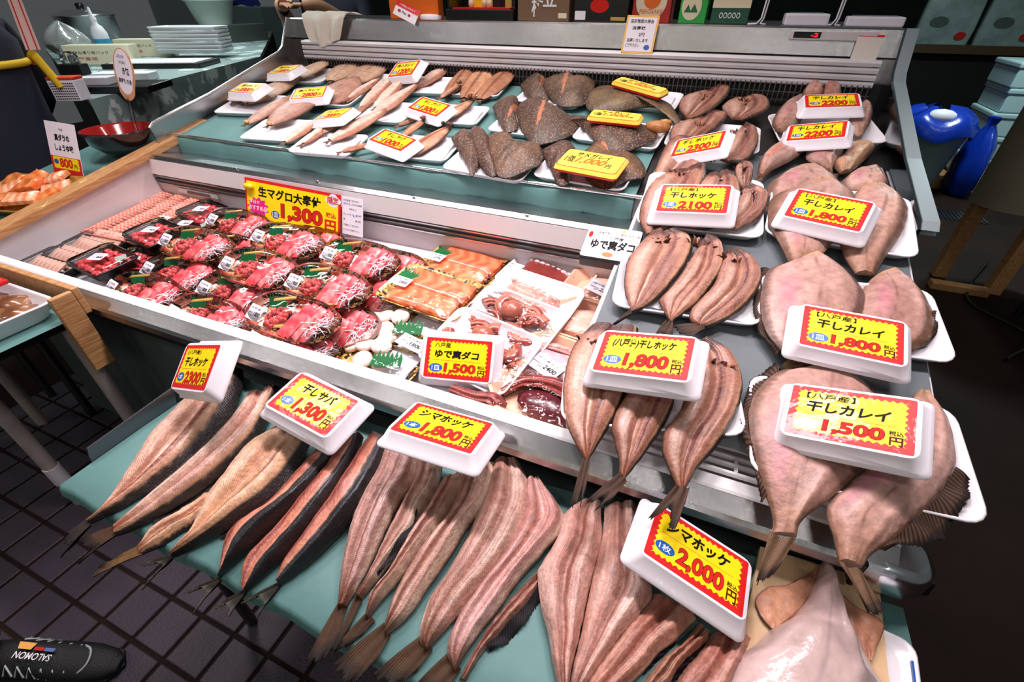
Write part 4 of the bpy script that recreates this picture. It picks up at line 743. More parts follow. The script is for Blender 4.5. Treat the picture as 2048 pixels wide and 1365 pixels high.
def leaf(a, b, wf, colf, label, name='dried_flounder', h=(.024, .024), thick=.014, seed=1, pw=1.0, group='small fish on the upper shelf', skew=.42, m=None, pl=UP, cat='fish', head=None, bend=0.0):
    """slim or leaf shaped fish from tail pixel a to head pixel b, wf = width / length"""
    A, B = at(a, pl), at(b, pl); d = B - A; ln = np.linalg.norm(d); d /= ln; n = np.cross(np.array([0, -pl[2], 1.0]) / math.hypot(1, pl[2]), d); n /= np.linalg.norm(n)
    t = np.linspace(0, 1, 9); wf = wf * (1.32 if colf in (TAN, BRN) else 1.25 if colf is c_slim else 1.0); prof = np.sin(np.pi * np.clip(t * .93 + .03, 0, 1) ** (np.log(.5) / np.log(skew))) ** (.8 * pw) * .5 * wf * ln + .003
    ctr = [A + d * ln * x + n * bend * ln * math.sin(math.pi * x) for x in t]
    L3 = crv(np.array([c + n * w_ for c, w_ in zip(ctr, prof)]), 46); R3 = crv(np.array([c - n * w_ for c, w_ in zip(ctr, prof)]), 46)
    u = np.linspace(0, 1, 46)[:, None] * np.ones((1, 16)); v = np.ones((46, 1)) * np.linspace(0, 1, 16)[None]
    P = L3[:, None] * (1 - v[..., None]) + R3[:, None] * v[..., None]; w1, w2 = Wob(seed, 24, 18), Wob(seed + 3, 6, 7)
    P[..., 2] += h[0] + (h[1] - h[0]) * u + thick * (1 - np.abs(2 * v - 1) ** 2.6) * np.sin(np.pi * np.clip(u * .9 + .06, 0, 1)) ** .6 + .0012 * w1(u, v) + .003 * w2(u, v)
    c = colf(u, v, w1, w2); b = MB().grid(P, 0, True, lin(np.clip(c, 4, 255)), np.stack([u, v], -1)); Q = P.copy(); Q[..., 2] = (h[0] + (h[1] - h[0]) * u) + (L3[:, None, 2] * (1 - v) + R3[:, None, 2] * v) - .004; b.grid(Q, 0, True, lin(np.clip(c * .8, 4, 255)), flip=True)
    for j in (0, -1): b.grid(np.stack([P[:, j], Q[:, j]], 1), 0, True, lin(np.clip(np.stack([c[:, j], c[:, j]], 1), 4, 255)))
    r = thing(name, label, cat, A, group); b.build('body', m or SKIN, r)
    T = np.array([[A + n * .006 * s_ + np.array([0, 0, h[0]]) for s_ in (-1, 0, 1)], [A - d * .028 + n * .016 * s_ + np.array([0, 0, h[0] - .003]) for s_ in (-1, 0, 1)]]); T[1, 1] += d * .008
    MB().grid(T, 0, True, np.array([[lin((130, 96, 72))] * 3, [lin((70, 50, 40))] * 3])).build('tail_fin', FIN, r)
    if head == 'open': 
        g = np.random.RandomState(seed); hb = MB()
        for i in range(5): hb.sphere(B - d * .02 * g.rand() + n * g.uniform(-.35, .35) * wf * ln + np.array([0, 0, h[1] + thick + .002]), .009 * g.uniform(.6, 1.3), 8, 0, lin([(104, 56, 40), (60, 34, 28), (150, 100, 76)][i % 3]), (1, .8, .8))
        hb.build('head', SKIN, r)
    elif head == 'mouth':
        MB().sphere(A + np.array([0, 0, h[0] + .006]), .014, 8, 0, lin((216, 164, 116)), (1, .8, .6)).build('mouth', SKIN, r)
    return r
TAN = c_karei((128, 92, 66), (214, 174, 146), (172, 124, 98), .05, .05, (200, 150, 130), line=.5)
BRN = c_karei((104, 68, 52), (196, 146, 126), (150, 100, 84), .06, .05, (206, 160, 150), line=.45)
def c_slim(u, v, w1, w2):
    c = mix((236, 206, 192), (206, 158, 138), .4 + .4 * w2(u, v)); c = mix(c, np.array((150, 88, 60)) * np.ones_like(c), .85 * sstep(.72, .9, v)); return mix(c, np.array((140, 82, 56)) * np.ones_like(c), sstep(.85, 1, u))
def c_aji(u, v, w1, w2):
    c = mix((204, 150, 116), (150, 92, 66), .45 + .5 * w2(u, v) + .3 * w1(u, v)); c = mix(c, np.array((92, 50, 36)) * np.ones_like(c), .7 * bell(v, .5, .06)); return mix(c, np.array((84, 48, 36)) * np.ones_like(c), sstep(.8, .97, u) + sstep(.07, .02, v) + sstep(.93, .98, v))
k = ku
for a, b, wf, cf, lb, kw in (
    ((290, 455), (700, 270), .42, TAN, 'tan flounder right of the 3300 yen tray', dict(skew=.45, head='mouth', h=(.022, .034))), ((190, 440), (430, 330), .42, TAN, 'flounder mostly hidden beneath the 3300 yen tray', dict(head='mouth', h=(.02, .02))),
    ((625, 275), (980, 150), .36, TAN, 'tan flounder right of the back left corner tray', dict(h=(.02, .05))), ((480, 265), (800, 130), .36, TAN, 'flounder under the back left corner tray', dict(head='mouth', h=(.02, .02))),
    ((950, 280), (1200, 115), .40, TAN, 'tan flounder left of a pair at the back of the shelf', dict(h=(.02, .045))), ((1120, 300), (1390, 130), .46, TAN, 'round tan flounder with orange mouth, right of the back pair', dict(head='mouth', h=(.02, .045))),
    ((890, 470), (1150, 290), .60, BRN, 'broad brown flounder right of the 2800 yen tray', dict(head='mouth', h=(.02, .045))), ((305, 625), (650, 445), .26, BRN, 'slim brown flounder, left of the front pair on the shelf', dict(head='mouth', h=(.026, .045))),
    ((480, 645), (860, 430), .44, BRN, 'broad brown flounder, right of the front pair on the shelf', dict(head='mouth', h=(.03, .055), skew=.5)),
    ((1060, 440), (1335, 305), .20, c_slim, 'slim pale fish, first of the fan behind the 2000 yen tray', dict(h=(.02, .045))), ((1190, 490), (1440, 280), .19, c_slim, 'slim pale fish, second of the fan behind the 2000 yen tray', dict(h=(.02, .045))),
    ((1300, 490), (1515, 310), .20, c_slim, 'slim pale fish, third of the fan behind the 2000 yen tray', dict(h=(.02, .045))), ((1260, 565), (1625, 350), .20, c_slim, 'slim pale fish left of the 1300 yen tray', dict(h=(.02, .045))),
    ((1490, 320), (1815, 105), .16, c_slim, 'slim brown backed fish right of the 1200 yen tray', dict(h=(.02, .05))), ((1600, 340), (1940, 160), .20, c_slim, 'slim pale fish, farthest right of the back pair', dict(h=(.02, .045))),
    ((600, 775), (890, 610), .20, c_slim, 'slim fish hanging over the lip below the 2000 yen tray, left one', dict(h=(.026, .035))), ((740, 785), (1020, 600), .16, c_slim, 'slim brown fish hanging over the lip below the 2000 yen tray, right one', dict(h=(.026, .035))),
    ((870, 710), (1245, 530), .22, BRN, 'dark brown slim flounder right of the 2000 yen tray', dict(h=(.03, .045))), ((950, 770), (1385, 565), .24, c_slim, 'pale fish left of the 1000 yen tray', dict(h=(.03, .045))),
    ((1050, 860), (1330, 800), .12, c_aji, 'thin horse mackerel tail sticking out under the 1000 yen tray at the lip', dict(h=(.03, .03))), ((1540, 890), (1880, 690), .32, c_aji, 'split horse mackerel with dark gills right of the 1000 yen tray', dict(head='open', h=(.026, .04))),
    ((1480, 760), (1690, 650), .2, c_aji, 'horse mackerel peeping out behind the 1000 yen tray', dict(head='open', h=(.03, .045))), ((1740, 640), (2060, 470), .26, c_aji, 'split horse mackerel beside the right corner of the 1300 yen tray', dict(head='open', h=(.024, .04))),
    ((1480, 640), (1720, 560), .14, c_aji, 'thin horse mackerel tail below the 1300 yen tray', dict(h=(.024, .024))), ((1800, 430), (1960, 370), .22, c_aji, 'horse mackerel behind the 1300 yen tray', dict(head='open', h=(.03, .045))),
    ((1850, 400), (2100, 135), .20, c_aji, 'upright split fish, left of three at the back middle', dict(h=(.02, .05))), ((1985, 420), (2240, 125), .24, c_aji, 'upright split fish, middle of three at the back middle', dict(head='open', h=(.02, .05))), ((2110, 430), (2390, 190), .30, c_aji, 'upright split fish, right of three at the back middle', dict(head='open', h=(.02, .045)))):
    leaf(k(a)[0], k(b)[0], wf, cf, lb, seed=hash(lb) % 9973 if False else sum(map(ord, lb)) % 9973, **kw)
def blob(poly, pl, label, h=.02, thick=.02, seed=1, base=(58, 40, 32), hi=(98, 68, 52), stripe=None, name='spotted_flounder', n=72, rings=16, group='dark spotted fish on the upper shelf', lean=0.0):
    Q = np.array([at(p, pl, h) for p in poly + poly[:1]]); o = crv(Q, n + 1)[:-1]; c = o.mean(0); r = np.linspace(0, 1, rings)[:, None] ** .8 * np.ones((1, n)); th = np.ones((rings, 1)) * np.linspace(0, 6.283, n, endpoint=False)[None]
    P = c + (o - c)[None] * r[..., None]; w1, w2 = Wob(seed, 14, 5), Wob(seed + 2, 5, 3); xx, yy = (P[..., 0] - c[0]) * 30, (P[..., 1] - c[1]) * 30
    P[..., 2] += thick * (1 - r ** 2.5) + .0035 * w1(xx * .6, yy * .6) * (1 - r ** 4) + lean * (P[..., 1] - c[1]) + .004 * w2(xx * .3, yy * .3) * r
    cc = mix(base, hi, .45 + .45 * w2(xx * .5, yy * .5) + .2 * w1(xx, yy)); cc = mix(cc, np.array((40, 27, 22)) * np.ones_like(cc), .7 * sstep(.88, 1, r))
    if stripe is not None:
        s0, s1 = [at(p, pl, h) for p in stripe]; d = (s1 - s0)[:2]; ln = np.linalg.norm(d); d /= ln; rel = P[..., :2] - s0[:2]; al = rel @ d / ln; ac = np.abs(rel @ np.array([-d[1], d[0]])); cc = mix(cc, np.array((186, 112, 80)) * np.ones_like(cc), (ac < .007 * np.sin(np.pi * np.clip(al, 0, 1)) + .001) * ((al > 0) & (al < 1)) * .95)
    m = MB().grid(P, 0, True, lin(np.clip(cc, 4, 255)), closed=True, flip=False); B = P[-1].copy(); B2 = B.copy(); B2[:, 2] -= .004; m.grid(np.stack([B, B2]), 0, True, lin(np.stack([cc[-1], cc[-1]])), closed=True); m.add(B2, [list(range(n))], 0, False, lin(cc[-1]))
    ob = m.build(name, ROUGHSKIN); tag(ob, label, 'fish', group); return ob
k = kd
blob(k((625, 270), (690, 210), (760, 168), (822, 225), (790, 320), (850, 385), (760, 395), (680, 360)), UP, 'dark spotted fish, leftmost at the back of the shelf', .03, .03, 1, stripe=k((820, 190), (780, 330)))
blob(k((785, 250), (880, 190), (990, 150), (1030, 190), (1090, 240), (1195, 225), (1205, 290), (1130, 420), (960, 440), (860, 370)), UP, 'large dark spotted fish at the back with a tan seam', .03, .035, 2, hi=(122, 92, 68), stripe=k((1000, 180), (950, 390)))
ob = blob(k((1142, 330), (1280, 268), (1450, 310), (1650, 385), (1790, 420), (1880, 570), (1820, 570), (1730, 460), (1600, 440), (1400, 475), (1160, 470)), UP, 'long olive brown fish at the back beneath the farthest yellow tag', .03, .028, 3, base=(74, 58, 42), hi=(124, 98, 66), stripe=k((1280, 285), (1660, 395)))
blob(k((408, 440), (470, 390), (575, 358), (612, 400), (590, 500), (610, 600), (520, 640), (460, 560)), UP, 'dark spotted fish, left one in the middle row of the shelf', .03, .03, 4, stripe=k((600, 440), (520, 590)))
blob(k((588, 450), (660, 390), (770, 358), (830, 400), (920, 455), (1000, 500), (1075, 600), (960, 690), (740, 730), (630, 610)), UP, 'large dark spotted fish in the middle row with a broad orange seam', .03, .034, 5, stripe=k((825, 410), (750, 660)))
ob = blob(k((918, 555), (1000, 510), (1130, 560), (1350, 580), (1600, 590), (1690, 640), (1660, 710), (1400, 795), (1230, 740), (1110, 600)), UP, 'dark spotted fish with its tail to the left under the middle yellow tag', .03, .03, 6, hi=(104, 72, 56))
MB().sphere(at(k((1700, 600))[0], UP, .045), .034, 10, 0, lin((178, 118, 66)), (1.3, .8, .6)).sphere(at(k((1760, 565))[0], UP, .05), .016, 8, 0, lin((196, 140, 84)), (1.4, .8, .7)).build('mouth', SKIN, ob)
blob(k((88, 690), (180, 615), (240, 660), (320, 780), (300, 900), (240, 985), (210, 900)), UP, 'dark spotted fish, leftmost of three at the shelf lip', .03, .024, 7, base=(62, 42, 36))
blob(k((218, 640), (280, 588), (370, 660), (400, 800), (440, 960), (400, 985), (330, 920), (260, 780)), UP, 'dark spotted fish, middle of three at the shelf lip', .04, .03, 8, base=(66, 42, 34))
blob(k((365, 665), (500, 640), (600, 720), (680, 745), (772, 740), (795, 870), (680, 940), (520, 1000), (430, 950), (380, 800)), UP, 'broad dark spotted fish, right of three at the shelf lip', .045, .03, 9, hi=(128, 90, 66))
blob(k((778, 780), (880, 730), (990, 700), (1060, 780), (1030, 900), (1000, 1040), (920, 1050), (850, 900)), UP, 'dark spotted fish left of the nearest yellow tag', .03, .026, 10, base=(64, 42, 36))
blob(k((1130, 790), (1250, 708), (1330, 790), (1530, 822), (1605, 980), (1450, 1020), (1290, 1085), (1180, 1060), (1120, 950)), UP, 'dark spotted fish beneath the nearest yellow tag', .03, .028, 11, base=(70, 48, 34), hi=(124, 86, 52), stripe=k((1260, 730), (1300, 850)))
# yellow film wrapped tags on the spotted fish
def yellow_tag(corners, h, label, seed):
    q = [at(p, UP, h) for p in corners]; c = sum(q) / 4; e1 = (q[1] - q[0] + q[2] - q[3]) / 2; e2 = (q[0] - q[3] + q[1] - q[2]) / 2; sx, sy = np.linalg.norm(e1), np.linalg.norm(e2); X = e1 / sx; n = np.cross(X, e2); n /= np.linalg.norm(n); Y = np.cross(n, X)
    r = thing('yellow_price_tag', label, 'price tag', group='yellow wrapped tags'); r.matrix_world = Matrix(((X[0], Y[0], n[0], c[0]), (X[1], Y[1], n[1], c[1]), (X[2], Y[2], n[2], c[2]), (0, 0, 0, 1)))
    rg = [rrect(sx, sy, .012, -.012), rrect(sx * 1.02, sy * 1.03, .014, -.004), rrect(sx * .98, sy * .96, .014, .004), rrect(sx * .93, sy * .86, .012, .008)]
    MB().loft(rg[:2], 1, cap1=False).loft(rg[1:], 0, cap0=False).build('wrapped_pad', [mat('pale_yellow_print', (250, 222, 80), .4, spec=.3, coat=.3, bump=.4, bscale=30), RED], r, True); rr = [rrect(sx * .955, sy * .91, .013, .0065), rrect(sx * .945, sy * .89, .013, .0078)]; MB().loft(rr, cap0=False, cap1=False).build('red_border', RED, r, True); cdm = MB().poly(rrect(sx * .90, sy * .82, .010, .0085), 0).build('price_card', mat('pale_yellow_print', (250, 226, 96), .35, coat=1.0, bump=.4, bscale=30), r, True)
    t = MB(); text(t, 'サメガレイ', -sx * .28, sy * .12, sx * .55, sy * .22, .0089, 0, .02, .1); text(t, '1個', -sx * .40, -sy * .24, sx * .14, sy * .34, .0089, 0, .015); text(t, '1,000', -sx * .22, -sy * .26, sx * .46, sy * .36, .0089, 1, .04, .3); text(t, '円', sx * .26, -sy * .26, sx * .08, sy * .2, .0089, 0, .02)
    t.build('lettering', [INK, ORANGE], cdm, True); return r
yellow_tag(k((985, 770), (1455, 860), (1395, 1000), (905, 920)), .075, 'yellow wrapped price tag reading 1000 yen, nearest on the spotted fish', 1)
yellow_tag(k((1185, 478), (1615, 515), (1530, 580), (1148, 535)), .075, 'yellow wrapped price tag on the spotted fish, middle of three', 2)
yellow_tag(k((1400, 215), (1782, 320), (1720, 365), (1345, 262)), .075, 'yellow wrapped price tag on the spotted fish, farthest back', 3)
# ------------------------------------------------------------------ goods in the lower well
def sel(a, b, e, z, n=40): return [(a / 2 * np.sign(math.cos(t)) * abs(math.cos(t)) ** (2 / e), b / 2 * np.sign(math.sin(t)) * abs(math.sin(t)) ** (2 / e), z) for t in np.linspace(0, 2 * math.pi, n, endpoint=False)]
def pattern(name, cols, scale, rough=.25):
    m = bpy.data.materials.new(name); m.use_nodes = True; N, L = m.node_tree.nodes, m.node_tree.links; b = N['Principled BSDF']; b.inputs['Roughness'].default_value = rough; b.inputs['Coat Weight'].default_value = .4
    tc = N.new('ShaderNodeTexCoord'); n = N.new('ShaderNodeTexNoise'); n.inputs['Scale'].default_value = scale; n.inputs['Detail'].default_value = 2; n.inputs['Distortion'].default_value = 1.2; L.new(tc.outputs['Object'], n.inputs['Vector'])
    r = N.new('ShaderNodeValToRGB'); r.color_ramp.interpolation = 'CONSTANT'; e = r.color_ramp.elements; e[0].position = 0; e[0].color = C4(cols[0][1]); e[1].position = cols[1][0]; e[1].color = C4(cols[1][1])
    for p, c in cols[2:]: x = e.new(p); x.color = C4(c)
    L.new(n.outputs['Fac'], r.inputs[0]); L.new(r.outputs[0], b.inputs['Base Color']); return m
CORAL = pattern('coral_black_tray', [(0, (232, 112, 84)), (.46, (244, 176, 140)), (.52, (24, 20, 18)), (.60, (206, 168, 92)), (.63, (20, 17, 16))], 30)
GOLDT = pattern('gold_black_tray', [(0, (30, 22, 16)), (.40, (196, 148, 66)), (.50, (232, 196, 112)), (.56, (120, 84, 40)), (.62, (24, 18, 14))], 26)
TUNA = mat('tuna_flesh', attr=True, rough=.3, vary=.14, vscale=70, coat=.4, coat_rough=.15, sss=.15, bump=.2, bscale=120)
RADISH = mat('radish', (240, 232, 236), .4, sss=.2)
g = np.random.RandomState(5)
def slab_mesh(sx, sy, sz, c0, c1, name, m, stripes=0, seed=1, bulge=.25, nx=16, ny=9):
    u = np.linspace(0, 1, nx)[:, None] * np.ones((1, ny)); v = np.ones((nx, 1)) * np.linspace(0, 1, ny)[None]; w1, w2 = Wob(seed, 10, 9), Wob(seed + 1, 30, 8)
    e = (1 - np.abs(2 * u - 1) ** 6) * (1 - np.abs(2 * v - 1) ** 6); z = sz * (.62 + .38 * e) + sz * bulge * .3 * w1(u, v); P = np.stack([(u - .5) * sx * (1 + .04 * w1(v, u)), (v - .5) * sy * (1 + .05 * w1(u, v)), z], -1)
    t = .45 + .4 * w1(u, v) + .2 * w2(u, v)
    if stripes: t = t + .5 * np.sin((u + .25 * np.abs(v - .5)) * stripes * 6.28)
    c = lin(np.clip(mix(c0, c1, t), 0, 255)); b = MB().grid(P, 0, True, c)
    ring = np.vstack([P[:, 0], P[-1, 1:], P[::-1, -1][1:], P[0, ::-1][1:-1]]); cr = np.vstack([c[:, 0], c[-1, 1:], c[::-1, -1][1:], c[0, ::-1][1:-1]]); low = ring.copy(); low[:, 2] = 0
    b.grid(np.stack([ring, low]), 0, True, np.stack([cr, cr * .8]), closed=True, flip=True); return b.mesh(name, m)
slices = [slab_mesh(.062, .030, .007, (236, 112, 116), (216, 66, 80), 'tuna_slice', TUNA, 2, s_) for s_ in (1, 2, 3)] + [slab_mesh(.06, .03, .007, (244, 156, 152), (228, 110, 116), 'tuna_slice', TUNA, 3, 4)]
def link(mesh, name, parent, M): o = bpy.data.objects.new(name, mesh); COL.objects.link(o); o.parent = parent; o.matrix_local = M; return o
XF = lambda x, y, z, rz=0, rx=0, ry=0, s=1: Matrix.Translation((x, y, z)) @ Euler((math.radians(rx), math.radians(ry), math.radians(rz)), 'XYZ').to_matrix().to_4x4() @ Matrix.Scale(s, 4)
def baran(w_, h_, n=7):
    P = [(-w_ / 2, 0)]
    for i in range(n): P += [(-w_ / 2 + w_ * (i + .35) / n, h_ * (1 if i % 2 else .86)), (-w_ / 2 + w_ * (i + 1) / n, h_ * .55)]
    P += [(w_ / 2, 0)]; return MB().prism(P, 0, .0008)
def label_card(root, x, y, z, w_, h_, price, rz=0, rx=0, name='price_label', line='お刺身'):
    c = MB().poly(rrect(w_, h_, .002, 0, 2), 0); o = c.build(name, PAPER, root, True); o.matrix_local = XF(x, y, z, rz, rx)
    t = MB(); text(t, line, -w_ * .40, h_ * .20, w_ * .7, h_ * .14, .0005, 0); text(t, price, -w_ * .02, -h_ * .22, w_ * .44, h_ * .28, .0005, 0, .02); text(t, '消費期限 税込', -w_ * .42, -h_ * .12, w_ * .36, h_ * .10, .0005, 0); text(t, '37', -w_ * .2, -h_ * .28, w_ * .14, h_ * .12, .0005, 0)
    t.build('lettering', INK, o, True); return o
# prototype: oval pack of tuna under a clear domed lid
def tuna_pack(seed=1):
    g = np.random.RandomState(seed); r = bpy.data.objects.new('sashimi_pack', None); COL.objects.link(r)
    MB().loft([sel(.205, .10, 2.6, 0), sel(.222, .118, 2.6, .010), sel(.24, .135, 2.6, .016), sel(.244, .139, 2.6, .017), sel(.240, .135, 2.6, .019), sel(.226, .121, 2.6, .015), sel(.20, .098, 2.6, .004)]).build('base_tray', CORAL, r, True)
    for i in range(8):
        row, j = divmod(i, 4); link(slices[(i + seed) % 4], 'tuna_slice', r, XF(.012 + j * .019 + row * .004, -.020 + row * .036, .012 + .010 * math.sin((j + .7) * .75) + row * .002, 78 + g.uniform(-12, 12), 0, -24 + g.uniform(-5, 5), 1.0))
    b = MB()
    for i in range(46):
        a, q = g.uniform(0, 6.28), math.sqrt(g.rand()); b.sphere((-.044 + .028 * q * math.cos(a), -.006 + .032 * q * math.sin(a), .012 + .014 * (1 - q * q)), .0062 * g.uniform(.7, 1.3), 6, 0, lin(np.array((206, 86, 86)) * g.uniform(.8, 1.15)))
    b.build('minced_tuna', TUNA, r, True)
    b = MB()
    for i in range(60):
        c = np.array([.086 + g.uniform(-.022, .014), g.uniform(-.036, .036), .014 + g.uniform(0, .014)]); a = g.uniform(0, 6.28); d = np.array([math.cos(a), math.sin(a), .3]) * .016; b.tube([c - d, c + np.array([0, 0, .005]), c + d], .0011, 4, cap=False)
    o = b.build('shredded_radish', RADISH, r, True); o['kind'] = 'stuff'
    o = baran(.05, .034).build('green_leaf', GREENL, r, True); o.matrix_local = XF(-.068, .018, .016, 8, 55)
    lid = MB().loft([sel(.242, .137, 2.6, .019), sel(.234, .129, 2.7, .026), sel(.222, .118, 2.8, .040), sel(.205, .102, 2.9, .049), sel(.16, .07, 2.8, .0525), sel(.08, .03, 2.4, .0535)], cap0=False).build('clear_lid', LID, r, True)
    st = MB().poly(rrect(.050, .010, .001, 0, 2), 0).poly(rrect(.046, .007, .001, .0003, 2), 1).poly(rrect(.044, .0055, .001, .0005, 2), 0).build('gold_sticker', [GOLD, INK], r, True); st.matrix_local = XF(-.030, .022, .0525, 32, 4)
    label_card(r, -.062, -.040, .0475, .044, .036, '1800', -6, 30)
    return r
tp = [tuna_pack(1), tuna_pack(2)]
used = [False, False]
def put(proto_list, i, M, label, cat, group):
    r = proto_list[i]
    if used_flags.get(r.name): r = copy_tree(r)
    used_flags[proto_list[i].name] = True
    r.matrix_world = M; tag(r, label, cat, group); return r
used_flags = {}
for i, (p, h, yw, lb) in enumerate((
    ((400, 503), .040, -2, 'oval tuna pack stacked right of the diced tuna packs'), ((484, 462), .014, -4, 'oval tuna pack at the back left corner of the yellow banner'), ((580, 496), .040, -3, 'oval tuna pack directly below the yellow banner'),
    ((722, 532), .040, -2, 'oval tuna pack, upper right one nearest the salmon'), ((526, 552), .046, -3, 'oval tuna pack in the middle of the stack'), ((660, 588), .046, -2, 'oval tuna pack, second from the right in the middle row'),
    ((368, 560), .004, -2, 'oval tuna pack right of the nearest diced tuna pack'), ((482, 600), .006, -3, 'oval tuna pack, front row middle, on the well floor'), ((592, 650), .046, -2, 'oval tuna pack, nearest and fully visible in the front row'),
    ((300, 598), .003, -4, 'oval tuna pack against the front rim at the left'), ((425, 650), .003, -4, 'oval tuna pack against the front rim, half hidden by it'),
    ((780, 548), .003, 0, 'lower oval tuna pack next to the salmon'), ((738, 600), .003, 0, 'lower oval tuna pack between the salmon and the scallops'), ((676, 660), .003, 0, 'lower oval tuna pack beside the scallops'),
    ((590, 705), .003, -4, 'lower oval tuna pack deep behind the rim below the nearest pack'), ((630, 500), .003, 0, 'lower oval tuna pack under the yellow banner'), ((470, 515), .003, 0, 'lower oval tuna pack between two upper packs at the left'))):
    put(tp, i % 2, pose(p, WELL, h, yw, s=1.17), lb, 'sashimi pack', 'oval tuna packs')
# diced tuna packs
def dice_pack():
    g = np.random.RandomState(8); r = bpy.data.objects.new('diced_tuna_pack', None); COL.objects.link(r)
    tray_mesh(MB(), .165, .125, .026, .012, .006, .010).build('base_tray', BLACK, r, True)
    cubes = [slab_mesh(.017, .016, .013, (222, 92, 92), (196, 56, 64), 'tuna_cube', TUNA, 0, s_, nx=6, ny=6) for s_ in (1, 2)]
    for i in range(7):
        for j in range(5): link(cubes[(i + j) % 2], 'tuna_cube', r, XF(-.058 + i * .0193 + g.uniform(-.003, .003), -.040 + j * .0195 + g.uniform(-.003, .003), .008 + g.uniform(0, .006), g.uniform(0, 90), g.uniform(-15, 15), g.uniform(-15, 15)))
    MB().loft([rrect(.163, .123, .012, .026), rrect(.158, .118, .012, .034), rrect(.15, .11, .012, .036)], cap0=False).build('clear_lid', LID, r, True)
    MB().prism([(.035, .02), (.068, .008), (.07, .036), (.045, .046)], .030, .033).build('wasabi_packet', mat('wasabi_packet', (170, 184, 172), .3), r, True)
    o = MB().poly(rrect(.046, .010, .001, 0, 2), 0).poly(rrect(.043, .007, .001, .0003, 2), 1).build('gold_sticker', [GOLD, INK], r, True); o.matrix_local = XF(-.062, .045, .0368, 50)
    label_card(r, -.004, -.004, .0372, .045, .034, '800', 22); return r
dp = [dice_pack()]
for p, h, yw, lb in (((415, 437), .012, -12, 'diced tuna pack, farthest back by the white rail'), ((318, 480), .036, -10, 'diced tuna pack in the middle beside the prawns'), ((216, 535), .034, -8, 'diced tuna pack nearest the front rim'), ((385, 466), .003, -8, 'diced tuna pack mostly hidden beneath the middle ones'), ((280, 540), .003, -6, 'diced tuna pack lying lower, right of the nearest one')):
    put(dp, 0, pose(p, WELL, h, yw, s=1.15), lb, 'sashimi pack', 'diced tuna packs')
# prawn packs
def prawn_pack():
    r = bpy.data.objects.new('prawn_pack', None); COL.objects.link(r); tray_mesh(MB(), .25, .155, .018, .012, .006, .008).build('base_tray', mat('pink_tray', (214, 130, 112), .35, coat=.4), r, True)
    b = MB(); k = 14; pts, rad, cl = [], [], []
    for i in range(k): t = i / (k - 1); pts.append((-.030 + .06 * t, .004 * math.sin(t * 3), .006 + .002 * math.sin(t * 3.1))); rad.append((.0075 - .004 * t) * (1 + .1 * (i % 2))); cl.append(lin((246, 190, 172) if i % 3 else (232, 112, 84)))
    b.tube(pts, rad, 8, col=np.array(cl)); pm = b.mesh('prawn', TUNA)
    for j in range(3):
        for i in range(10): link(pm, 'prawn', r, XF(-.078 + j * .076, -.060 + i * .0132, .009, 4 + (i % 3) * 2))
    MB().loft([rrect(.246, .15, .012, .020), rrect(.24, .145, .012, .0215)], cap0=False).build('film', FILM, r, True); label_card(r, .08, -.05, .0228, .044, .03, '980', 0); return r
pp_ = [prawn_pack()]
for p, h, yw, lb in (((262, 462), .010, 3, 'pack of raw prawns in three rows, nearest of the prawn packs'), ((325, 430), .008, 3, 'pack of raw prawns behind the nearest prawn pack'), ((360, 408), .004, 3, 'pack of raw prawns against the back wall of the well')):
    put(pp_, 0, pose(p, WELL, h, yw, s=1.18), lb, 'prawn pack', 'prawn packs')
def white_pack():
    r = bpy.data.objects.new('sliced_fish_pack', None); COL.objects.link(r); tray_mesh(MB(), .20, .12, .024, .012, .006, .010).build('base_tray', BLACK, r, True)
    sm = slab_mesh(.07, .022, .008, (240, 204, 186), (222, 168, 150), 'fish_slice', TUNA, 2, 3)
    for j in range(2):
        for i in range(7): link(sm, 'fish_slice', r, XF(-.072 + i * .020 + .01 * j, -.026 + j * .05, .011, 80, 0, -22))
    MB().loft([rrect(.196, .116, .012, .025), rrect(.19, .11, .012, .030)], cap0=False).build('clear_lid', LID, r, True); return r
wp = [white_pack()]
for p, h, yw, lb in (((118, 537), .004, 0, 'black pack of pale sliced fish at the left end against the front rim'), ((170, 515), .004, 0, 'black pack of pale sliced fish behind the first one at the left wall'), ((205, 495), .004, 2, 'black pack of pale sliced fish half hidden below the prawns')):
    put(wp, 0, pose(p, WELL, h, yw, s=1.15), lb, 'sashimi pack', 'pale sliced fish packs')
# salmon
SALM = mat('salmon_flesh', attr=True, rough=.3, vary=.08, vscale=50, coat=.5, coat_rough=.1, sss=.15, bump=.15, bscale=80)
def salmon(M, lb, price):
    r = thing('salmon_pack', lb, 'salmon pack', group='salmon packs'); r.matrix_world = M
    MB().loft([rrect(.235, .155, .03, 0), rrect(.27, .19, .035, .018), rrect(.274, .194, .035, .019), rrect(.268, .188, .035, .020), rrect(.25, .17, .03, .012), rrect(.23, .15, .03, .004)]).build('base_tray', GOLDT, r, True)
    link(slab_mesh(.205, .085, .026, (248, 138, 96), (236, 96, 60), 'salmon_fillet', SALM, 5, 3, nx=40, ny=16), 'salmon_fillet', r, XF(.012, .028, .008)); link(slab_mesh(.205, .075, .022, (250, 148, 106), (238, 106, 66), 'salmon_fillet', SALM, 5, 9, nx=40, ny=16), 'salmon_fillet', r, XF(.006, -.045, .008, 2))
    o = baran(.06, .05).build('green_leaf', GREENL, r, True); o.matrix_local = XF(-.088, .0, .030, -8, 4)
    P = np.array([[(-.13 + .26 * i / 10, -.09 + .18 * j / 8, .021 + .017 * (1 - abs(2 * i / 10 - 1) ** 4) * (1 - abs(2 * j / 8 - 1) ** 4)) for j in range(9)] for i in range(11)]); MB().grid(P).build('film', FILM, r, True)
    label_card(r, -.085, -.022, .0395, .062, .040, price, 0); return r
